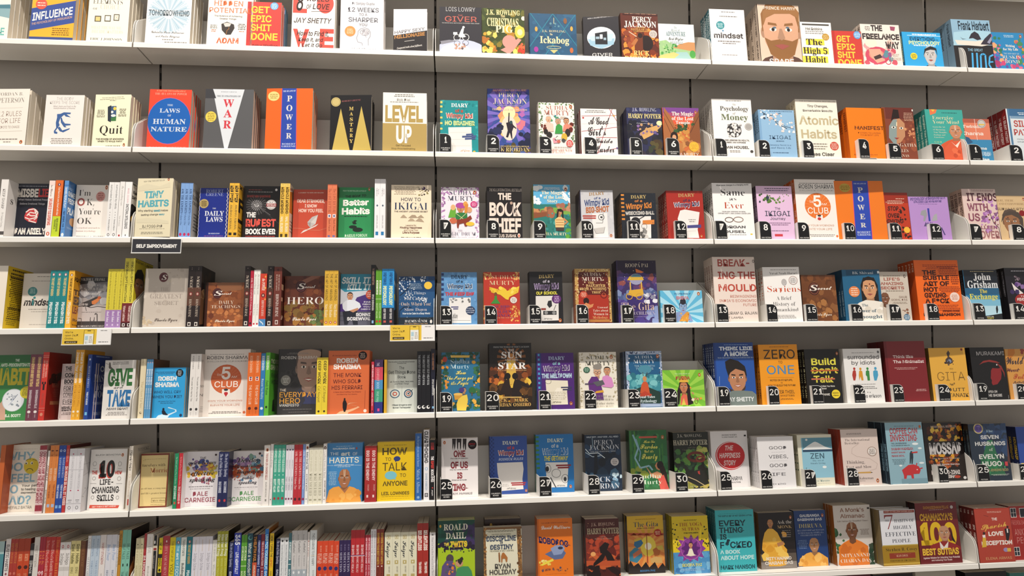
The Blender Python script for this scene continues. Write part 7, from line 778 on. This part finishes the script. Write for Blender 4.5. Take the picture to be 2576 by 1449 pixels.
spine_out(7,[323.5],12,128,206,22.4,'22349c','royal-blue spine with a large white number',spine='T401 334 22 30|e4e8f4|x|365~T330 296 26 11|c8d0ec|s|WAYS TO~T288 147 22 19|d8dcf0|x|LIVE MINDFULLY',fcol='1c1c24')
spine_out(7,[347.5,356.8],12,128,198.8,9,'54982e','slim leaf-green spine with white block letters',spine='r3 15 233 322|d8e4c0~T318 237 9 9|4a8a2a|x|REJECT~r0 18 195 199|cfe4b4~T166 108 9 11|d8e4c0|b|SCOTT',fcol='2a3a1a')
spine_out(7,[366.9],12,128,203.2,17,'1d4a5a','dark teal spine with a pale crescent and white lettering',spine='e17 377 14 14|6ab8a8~e20 379 10 11|1d4a5a~T343 111 17 20|d8dcd4|s|What a wonderful',fcol='161a20')
spine_out(7,[385.1],12,128,198.3,14.1,'1a1412','spine black above and orange-red below',spine='r0 28 105 217|c05030~T384 221 14 17|c8823a|b|TWELFTH FAIL~T200 121 14 12|e8d0b8|b|ANURAG',fcol='18120f')
spine_out(7,[399.8],12,128,197.4,11.1,'1c2060','indigo spine with white capitals, beside maroon one',spine='T358 199 11 11|b8c0e0|b|PRODUCTIVITY SUPERHERO~r0 22 189 191|c8d0ec~T174 124 11 11|b8c0e0|s|DAN LUCA')
spine_out(7,[411.7],12,128,199,11.6,'7c2230','maroon spine with white capitals, beside indigo one',spine='T353 194 12 12|d8b8bc|b|THE 5 A.M. REVOLUTION~r0 23 179 181|e8d0d4~T161 128 12 11|d8b8bc|s|DAN')
spine_out(7,[424],12,128,215.5,11.6,'2b78c4','vivid blue spine whose orange-brown cover shows',spine='T394 176 12 17|b8e0ec|x|UNF*CK YOURSELF~r0 23 171 174|e4f0f4~T160 102 12 13|d8ecf4|b|GARY',fcol='b87018')
spine_out(7,[440.1],12,128,200.5,13.3,'dcb820','yellow spine with black capitals turning red-orange',spine='T384 246 13 15|4a4010|b|HOW I TOPPED THE~T241 181 13 15|c86a24|b|UPSC~T158 125 13 11|4a4010|s|GAURAV',fcol='17140f')
spine_out(7,[461.3],12,128,182.4,12.9,'171c3e','short navy spine with pale italic, by the white twins',spine='T353 202 13 15|b8bcd4|i|The Art of Public Speaking~T165 115 13 13|d0d4e4|b|DALE')
spine_out(7,[474.9,488.8],12,128,184.4,13.5,'dadde0','white spine with a small black leaf and fine lettering',spine='e14 348 6 7|2a2a2e~T324 126 14 11|6a7278|s|Success is Never Ending Failure is Never Final')
spine_out(7,[503.2],12,128,199.2,8.7,'41717c','slate-teal spine with a white block title',spine='r2 16 224 337|d8e4e4~T333 228 9 10|41717c|x|REJECT LEGEND~r0 17 193 197|d8e4e4~T165 111 9 11|d8e4e4|b|SCOT')
spine_out(7,[513,530.1,547.2],12,128,206.1,16.8,'c4c2c2','silver-grey spine with black script and a pale wave',spine='T387 349 9 8|5a5a5c|i|Hector Garcia~T340 265 17 16|2a2a2e|r|Ganbatte!~T252 181 17 8|7a7a7c|s|The Japanese Art of~r0 34 94 160|a4aeb6~e17 141 6 9|e0e4e6',fcol='17171a')
spine_out(7,[565.1],12,128,200.1,7,'dcd8d6','narrow white spine beside the tall courage-white one',spine='T345 240 7 8|a87a74|s|DO EPIC~T215 131 7 7|9a9692|s|THIBAUT',fcol='141416')
spine_out(7,[573.3],12,128,205.4,22.4,'d8dee0','tall white spine with black capitals and curled cover',spine='T390 180 22 16|4a5052|s|THE COURAGE TO BE HAPPY~T151 96 26 10|7a8082|s|ICHIRO~r0 45 244 247|e8e0cc',fcol='cfc8be')
spine_out(7,[597.7,616.2,634.8],12,128,168.9,18.2,'cf4322','orange-red spine with a navy dot',spine='T308 266 24 12|e8b49a|r|THE LAWS OF~T258 191 24 16|f0d0c0|r|HUMAN~T258 191 10 16|f0d0c0|r|NATURE~e18 159 12 13|2a2a6a~T124 90 22 12|e8b49a|r|ROBERT')
spine_out(7,[653.5],12,128,167.2,17.4,'cf4322','fourth orange-red spine with a navy dot, beside purple ones',spine='T308 262 23 12|e8b49a|r|THE LAWS OF~T253 186 23 16|f0d0c0|r|HUMAN~T253 186 10 16|f0d0c0|r|NATURE~e17 155 12 13|2a2a6a~T119 85 21 12|e8b49a|r|ROBERT')
spine_out(7,[671.8,684.4,696.9],12,128,168.9,12.3,'2c1a4a','deep violet spine with spaced pale capitals',spine='T311 269 12 10|8a80a8|r|THE ART OF~T258 130 12 15|c8c4dc|r|SEDUCTION')
spine_out(7,[710.4,726,741.6],12,128,200.8,15.3,'b3242c','red spine with a pale double rule across',spine='r0 31 233 236|2a3a7a~r0 31 229 233|e8d8dc~T304 240 15 15|f0d8d8|b|30 DAYS~T225 125 15 14|f0d0d0|s|MARC REKLAU',fcol='a89e94')
spine_out(7,[758.6,767.7],12,128,183.1,8.8,'b02a3c','crimson spine with tiny white capitals',spine='T347 177 9 10|f0d0d8|b|HOW TO BECOME A PEOPLE MAGNET~T169 81 9 9|e8b8c4|s|MARC REKLAU')
spine_out(7,[777.3,786.9],12,128,201,9.3,'dad7dc','narrow white spine with fine dark capitals',spine='T390 243 9 8|5a585e|s|ENTREPRENEUR HOW TO BE~T231 92 9 7|7a787e|s|BUSINESS WITH')
spine_out(7,[796.9,809.6],12,128,200.2,12.4,'7d2f22','russet spine with gold capitals and a white dot',spine='T376 170 12 14|c8a040|b|EMPOWER YOUR BEST HABITS~e12 158 4 4|f0e4d4~T149 86 12 12|5a1c14|b|SCOTT ALLAN',fcol='5a1f18')
spine_out(7,[824.4,851.6],12,128,188.4,26.9,'dcd9c0','ivory spine with brush-black word and gold flower squares',spine='r15 39 333 358|b8a878~r18 36 337 354|dcd9c0~e27 345 5 6|b8a878~T316 209 27 25|242a34|w|Kaizen~r15 39 168 192|b4a468~e27 181 5 6|e4e0c8~T154 112 33 10|9a9684|s|SARAH HARVEY~r15 39 83 104|b4a468')
spine_out(7,[879.2,907],12,128,187.3,27.4,'dcd9c0','ivory brush-lettered spine nearest the tall red spines',spine='r15 40 331 356|b8a878~r19 36 335 352|dcd9c0~e27 343 5 6|b8a878~T316 207 27 25|242a34|w|Kaizen~r15 40 167 191|b4a468~e27 179 5 6|e4e0c8~T154 110 34 10|9a9684|s|SARAH HARVEY~r15 40 80 101|b4a468')
spine_out(7,[935.6,955],12,128,214.9,19.1,'a02a22','tall glossy red spine with condensed white capitals',spine='T382 249 19 24|f0e4dc|x|RELENTLESS~T175 99 21 16|f0e4dc|x|TIM GROVER',fcol='8f8678')
spine_out(7,[978.5],12,128,182.4,20.1,'dcd8d8','white spine with small serif print at the end of the shelf',spine="r14 26 345 355|7a787a~T334 82 20 13|7a7a80|r|What Got You Here Won't Get You There",fcol='8a8278')
face_out(7,1006.4,18,128.4,220,16,'a3bf1f','green and violet book with spiky black splashes and two grubby figures',front='r-5 266 287 439|104438~n-5 173 292 434 14 34|125040,0c3a30,2a3a4a~n118 266 272 415 18 31|3a2c5a,2c2448~n2 265 247 289 44 17|1c1430,241a30~n10 249 225 245 16 8|1c1430~t40 208 374 40|dcdcc8|f|ROALD~t55 196 316 41|dcdcc8|f|DAHL~t42 78 273 18|e0c050|x|THE~t86 203 261 38|e0b83a|x|TWITS~t91 164 238 6|c8d0b0|r|Quentin Blake~e18 402 7 10|c89a3a~e83 185 26 29|4a4048~p21 71 29 136 56 172 102 170 125 125 128 67|5a4a78~e148 153 26 25|c09070~n125 171 154 182 8 15|2a2624~p121 67 133 118 171 131 210 129 232 99 240 62|3f8a58~n56 117 84 155 14 12|4a5a5a,d8803a,3a3a40',spc='0c3328',n=3)
face_out(7,1172,62,130,210.3,18,'2a1814','dark brown book standing taller, behind the mottled gold frame',front='t45 241 364 18|4a3028|s|DIARY~e46 379 9 14|a8843a',n=3)
face_out(7,1165.8,22,134.5,189.8,14,'dcd9c2','pale cream book in a mottled bronze frame with two horses',front='n-2 262 371 372 40 9|6a4a2a,8a6438,5a3c20,a87a44~r-6 277 365 380|7a5630~p-13 382 14 381 18 48 -6 49|7a5630~p234 373 263 372 270 37 244 38|7a5630~n-5 16 56 381 60 9|5a3c20,a87a44,8a6438~n239 269 46 372 60 9|5a3c20,a87a44,8a6438~g17 227 347 360 2|6a6654~t56 193 328 7|6a6654|s|THE STOIC VIRTUES SERIES~t20 228 288 34|2a3c5c|b|DISCIPLINE~t115 135 270 15|2a3c5c|b|IS~t46 208 232 31|2a3c5c|b|DESTINY~t42 213 216 10|7a7664|s|THE POWER OF SELF-CONTROL~e108 205 5 6|8a5a30~p103 199 114 199 115 147 105 146|8a5a30~p121 184 129 206 141 209 156 190 167 174 163 145 155 145 149 168 132 168 129 143 122 143|a86a34~t77 187 104 31|4a4844|b|RYAN~t39 227 65 32|4a4844|b|HOLIDAY~g53 221 57 58 1|7a7664',spc='8a8470',spine='T360 18 14 14|4a4438|b|DISCIPLINE IS DESTINY',n=2)
face_out(7,1356.1,24,126.3,211.8,22,'e0741c','orange book with a rocket trail and navy crooked title',front='r1 13 31 427|c8641a~t31 224 390 9|8a3a1a|s|From AWARD-WINNING bestselling author~t30 239 352 24|f0e8e0|w|David Walliams~t10 240 265 41 -42|2a2458|x|ROBODOG~p51 185 164 233 202 186 177 150 121 145|5a6a94~p92 221 132 242 180 240 195 217 170 180 114 175|8a9ac0~e163 222 18 10|2a3450~n6 113 113 145 12 11|e8d060,f0e090~p10 112 106 153 113 138 33 108|e8d44a~n32 223 67 89 26 9|8a4a2a,a85a34,5a4a5a,c87a3a~g38 221 49 51 1|8a4014',spc='c05f18',n=3)
face_out(7,1528.9,22,122.2,204.7,36,'4a1a16','thick dark red book with a black winged horse shape, orange dusk',front='n-11 261 115 277 60 40|7a2a1e,a83f24,5c1c16,8a3420~n-6 255 25 149 30 35|3a1210,8a3a20,c05a2c~p-3 129 230 120 261 88 -12 92|b8502a~e51 172 19 15|e0a060~p97 215 139 251 170 235 152 198 183 167 206 121 150 130 135 169 103 177|1a0f0f~p119 177 152 183 117 124 44 83 53 112|1a0f0f~p147 78 196 84 251 44 225 18 178 47|22100f~n-6 84 25 88 14 27|1c0e0e~t43 213 361 23|c8a898|r|J.K. ROWLING~t12 244 308 38|b8a88a|f|HARRY POTTER~t108 146 284 8|a88a7a|r|and the~t67 192 270 9|a88a7a|r|Order of the Phoenix~n11 242 287 384 12 3|c89a7a',spc='30100f',n=2)
face_out(7,1692.7,67.3,136,201.3,15,'d8b030','yellow and terracotta book with two praying profiles',front='r-1 291 273 304|c89a24~p-1 286 290 275 274 -10 -14 3|cf7a3a~y152 188 16 150|d8944a~e152 188 58 70|e0c84a~e152 188 25 25|f0ead0~l6 144 273 142 72|8a2f20~p-1 286 290 275 273 261 249 277 223 261 198 277 173 263 149 281 123 265 99 283 73 267 49 285 23 268|b04a2a~p55 238 97 244 116 212 98 190 68 175 45 199|2f6a94~p47 238 97 252 113 239 54 222|c8a83a~p9 147 52 184 93 167 107 120 63 76 7 93|3a7a94~p34 138 93 174 100 143 40 107|b86a4a~p184 163 210 178 242 153 232 123 198 116|b0622c~p210 185 261 191 267 160 226 161|c8b04a~p164 102 206 116 248 106 254 68 171 71|c8a060~p-12 48 15 93 38 54 72 75 95 44 130 81 153 41 196 78 218 31 254 68 277 36 274 -10 -14 3|1c1212~g45 238 375 382 2|8a5a14~t49 234 325 34|3a4a5a|r|The Gita~t75 204 312 6|5a4a2a|b|FOR CHILDREN~t84 196 14 12|3a7ab0|b|ROOPA PAI~S227 279 27 26|a82a24~g206 248 265 294 4|e8c8a8~E',spc='2a1c10',n=4)
face_out(7,1851.6,38.9,135.7,199.9,17,'ddc224','yellow and blue book with a purple lotus and seated child',front='p-29 149 287 152 276 -9 -37 5|4a8fc4~n-12 282 7 136 40 28|5aa0d0,3f80b8,7ab8dc,3470a8~n-3 43 171 385 12 8|1f2418,2f3a1c~n213 278 162 385 14 8|1f2418,2f3a1c~n22 60 170 253 8 6|3a4a1c~p140 273 159 234 194 263 196 225 234 231 219 193 246 169 212 147 226 108 185 117 182 83 146 104 124 82 105 105 71 88 77 122 32 124 54 157 31 177 65 199 43 238 88 229 85 260 122 239|8a3a94~p138 242 153 203 183 225 177 187 209 178 179 156 185 125 144 134 126 112 111 136 69 130 88 160 55 176 90 194 91 221 119 204|5c2070~k134 173 76 77 3|c878b8~f133 196 28 31|d09068|1c1420|efe6d0|h~p107 136 122 174 142 173 154 134 169 126 128 120 94 129|efe6d0~t55 227 329 25|a04a24|r|THE YOGA~t76 203 298 22|a04a24|r|SUTRAS~t87 195 278 8|4a4a20|b|FOR CHILDREN~g82 198 365 376 2|6a5a14~t63 208 51 20|e0dc7a|b|ROOPA PAI~g25 246 20 38 3|a8d0ec',spc='8a8020',n=4)
face_out(7,2017.3,40.9,145.1,215.8,17,'3fb4bc','turquoise book with bold black words and an ink splat',front='g20 250 403 406 1|1f5a64~t21 278 384 11|1f3c48|b|THE SUBTLE ART OF NOT GIVING A F*CK~t26 228 319 40|13303c|b|EVERY~t24 217 271 38|13303c|b|THING~t27 77 226 36|13303c|b|IS~t25 265 165 43|13303c|b|F*CKED~n65 98 182 219 8 12|13303c~t22 173 126 25|d0ecec|b|A BOOK~t23 274 84 27|d0ecec|b|ABOUT HOPE~t19 275 18 28|13404c|b|MARK MANSON~g41 263 10 12 1|b0e0e0',spc='1d6a74',spine='T410 43 17 14|7ac0c4|b|EVERYTHING IS F*CKED',n=5,open=1)
face_out(7,2185,50.8,137.3,198.5,15,'1a1416','black book with a seated monk in yellow robes',front="r-10 282 -5 53|8a8078~r-6 286 49 107|5a5048~r8 290 107 134|2e2624~f91 320 42 53|b07a50|4a3428|e8b440|oh~p24 202 43 256 70 283 110 281 142 253 163 206 181 178 160 161 90 164|e8b440~p24 202 91 173 171 174 207 132 192 24 147 17 58 20 54 93 14 139|e2a838~n30 197 30 251 14 33|d89a2c,f0c45a~p131 180 182 192 185 169 139 153|b07a50~t147 257 315 24|dcd4cc|r|Ask the~t144 256 282 22|c8a878|r|MONK~t178 243 263 7|c8c0b8|r|Answers to~t171 245 248 7|c8c0b8|r|Life's Most~t176 244 234 7|c8c0b8|r|Intriguing~t175 242 219 9|c8c0b8|r|Questions~t42 234 62 22|eae4dc|b|NITYANAND~t30 244 31 22|eae4dc|b|CHARAN DAS~g33 237 12 16 1|c8c0b8~e251 359 8 12|d8702e~e251 359 4 9|201818~e251 357 2 5|f4efe6",spc='6a4a24',n=2)
face_out(7,2330.4,62.9,124.3,199.1,15,'1c3c74','navy book with a monk below gold and white lettering',front='f142 149 73 95|b08058|6a5040|e8a848|ot~p6 4 23 58 76 92 112 100 135 72 173 98 206 78 232 31 239 -6|e8a848~n18 236 8 68 10 30|dc9638,f0bc64~t46 202 352 19|d8dce4|b|GAURANGA~t27 218 325 18|d8dce4|b|DARSHAN DAS~t33 215 273 29|c8b878|r|DHRUVA~t20 228 250 11|a8b4cc|r|RELATIONSHIP and SUCCESS~t23 221 232 11|a8b4cc|r|SUTRAS from the STORY of a~t43 201 215 11|a8b4cc|r|CELEBRATED PRINCE~g13 93 124 191 6|6a84b0~e225 360 8 12|d8702e~e225 360 4 9|201818~e225 358 2 5|f4efe6',spc='122a54',n=2)
face_out(7,2479.2,50.8,147,214.6,15,'d2cbc4','white book with a monk in orange and dark green leaves',front="n-29 64 -1 261 14 30|2c5a34,1f4428,3a6a40~n210 307 -2 141 18 28|3a4a3a,24402c,2a3a2c~f136 245 86 113|8a5634|3a2418|e07a24|otm~p8 7 28 106 63 151 101 172 129 148 172 169 215 145 240 89 240 -3|dd7a26~n19 235 15 135 10 36|cc6a1c,ec8c34~t56 245 381 28|8a5a44|s|A Monk's~t54 246 338 28|8a5a44|s|Almanac~t27 270 310 11|7a6a60|r|Life Sutras for Troubled Times~g197 275 212 257 5|9a8a80~r272 289 397 410|2a2222~t34 259 59 24|efe8e0|r|NITYANAND~t26 265 21 24|efe8e0|r|CHARAN DAS",spc='9a5a24',n=4)
face_out(7,2639.8,20,143,197.5,32,'dfe0e6','thick white and gold hardback with a large red numeral',front='r6 311 139 146|b8a04a~r-2 301 -1 139|a07c1c~r-9 295 9 17|c8a848~r39 282 372 391|8a2a24~t45 270 378 9|e0b8a8|b|OVER 40 MILLION COPIES SOLD~t39 108 257 99|8a3034|r|7~t43 78 313 13|3a3f4c|r|THE~t116 273 305 22|3a3f4c|r|HABITS OF~t104 251 257 24|3a3f4c|r|HIGHLY~t35 276 207 29|3a3f4c|r|EFFECTIVE~t85 229 161 25|3a3f4c|r|PEOPLE~t28 275 103 22|33280c|r|Stephen R. Covey~r52 255 50 88|8e3420~t106 197 61 14|e8c8a8|r|SEAN COVEY~g69 242 80 81 1|d8a888~t54 252 28 13|5a480c|r|FOREWORD BY JIM COLLINS',spc='7a6a4a',n=2,hard=1)
face_out(7,2785.6,20.7,167.2,218.3,15,'6a1a1e','maroon book with giant yellow numerals and a bald man in a red coat',front="t23 113 142 154|d8b01c|x|1~t100 200 135 160|d8b01c|x|0~t210 310 130 160|d8b01c|x|0~f213 212 83 102|b88868|7a5a48|7a1f20|oh~p91 130 145 146 188 158 234 156 298 131 332 111 329 93 88 102|8e2422~p167 159 198 116 239 156 226 97 170 99|e0d8d0~p262 252 283 177 299 140 271 159|1c1414~t66 269 392 20|b8803a|b|RADHAKRISHNAN PILLAI~g102 238 381 387 1|c8a8a0~t30 294 310 48|d4a02c|x|CHANAKYA'S~t24 313 64 45|e4b83a|x|BEST SUTRAS~t25 316 37 13|e0c4c0|b|Ageless Wisdom for Unlocking Your Potential~t88 252 20 11|e0c4c0|b|and Achieving Your Goals~e294 400 12 12|b8b0ae",spc='2a0e10',n=3)
face_out(7,3007.2,3,143.5,194.1,18,'ae4030','coral-red book with a small couple and gold script word',front='g95 229 353 365 2|e0b8a8~l3 74 338 112 328|7a2a24~t135 179 299 19|f0e4dc|b|THE~t41 249 234 33 20|e0b050|w|Spanish~t95 214 190 29|f0e8e0|x|LOVE~t32 277 125 29|f0e8e0|x|DECEPTION~e256 248 8 8|2a1c18~p229 235 252 240 271 231 267 196 252 151 233 151 232 198|1f1a1e~r246 256 206 236|e8e0dc~e60 209 9 10|2a1c18~p44 196 68 199 68 176 47 177|e8e0dc~p45 179 70 178 67 112 31 109|d8b038~e220 86 21 15|9a8ab8~r230 259 72 97|d8b048~t51 259 20 18|d8a070|s|ELENA ARMAS',spc='6a1f1c',spine='T372 341 18 14|e0c8c0|b|THE~T271 232 18 18|e0c8c0|w|LOVE~T213 116 18 14|e0c8c0|x|DECEPTION',n=4)
face_out(7,3162.1,17.9,153.3,194.6,20,'9c2420','red hardback with white sash windows and thin capitals',front='r11 58 307 377|e0d8d4~r15 55 311 373|1f2430~r85 138 305 374|e0d8d4~r90 135 308 370|1f2430~r34 37 307 377|e0d8d4~r10 58 340 343|e0d8d4~r1 48 30 94|e0d8d4~r5 44 34 90|1f2430~r22 26 30 95|e0d8d4~r1 48 60 63|e0d8d4~t9 178 254 30|d88078|l|FREDRIK BACKMAN~t25 187 177 46|d8948c|l|ANXIOUS~t37 199 119 44|d8948c|l|PEOPLE',spc='5a1614',n=3)
face_out(8,2532.4,30,83,258.9,14,'5a1c28','maroon book top peeping in below the seventh shelf')
face_out(8,2624.8,30,158,256.4,16,'1c1618','black book top peeping in below the seventh shelf')
face_out(8,2794,30,161.6,261.1,18,'b9b4a6','pale grey book top peeping in below the seventh shelf',n=2)
face_out(8,2994.2,30,168.8,247.6,30,'161214','thick black book whose cream pages peep in at the bottom',n=2)
face_out(8,3176.1,30,147.9,238.3,14,'3a7a74','teal book top peeping in at the lower right corner',n=2)
section_sign(3,4.8,-54.9,157.7,46.8,'black sign with white capitals clipped to the third shelf below a cream book')
promo_card(4,-209.5,-55.2,152.9,51.1,'yellow and white promotional card under the grey bird book')
promo_card(4,846.9,-54.2,152.7,53.4,'yellow and white promotional card under the night-blue blossom book')
# the copies that show only as slivers behind the others: one object
if rest:
    V = []; F = []; MI = []; K = []; mats = [M_ink, M_gloss, M_page]
    for ms, mw in rest:
        for me in [ms[0], ms[1]] + list(ms[2]):
            i = len(V); V += [tuple(mw @ v.co) for v in me.vertices]; m = mats.index(me.materials[0])
            F += [tuple(i + j for j in p.vertices) for p in me.polygons]; MI += [m] * len(me.polygons)
            b = [0.0] * (4 * len(me.loops)); me.color_attributes['ink'].data.foreach_get('color_srgb', b); K += b
    me = bpy.data.meshes.new('further_copies'); me.from_pydata(V, [], F)
    for m in mats: me.materials.append(m)
    me.polygons.foreach_set('material_index', MI)
    me.color_attributes.new('ink', 'BYTE_COLOR', 'CORNER').data.foreach_set('color_srgb', K); me.update()
    tag(link('further_copies', me), 'further copies showing only as thin slivers behind the other books', 'books', None, 'stuff')
# tidy up the lettering helpers
for cu, o in _txt.values():
    bpy.data.objects.remove(o); bpy.data.curves.remove(cu)
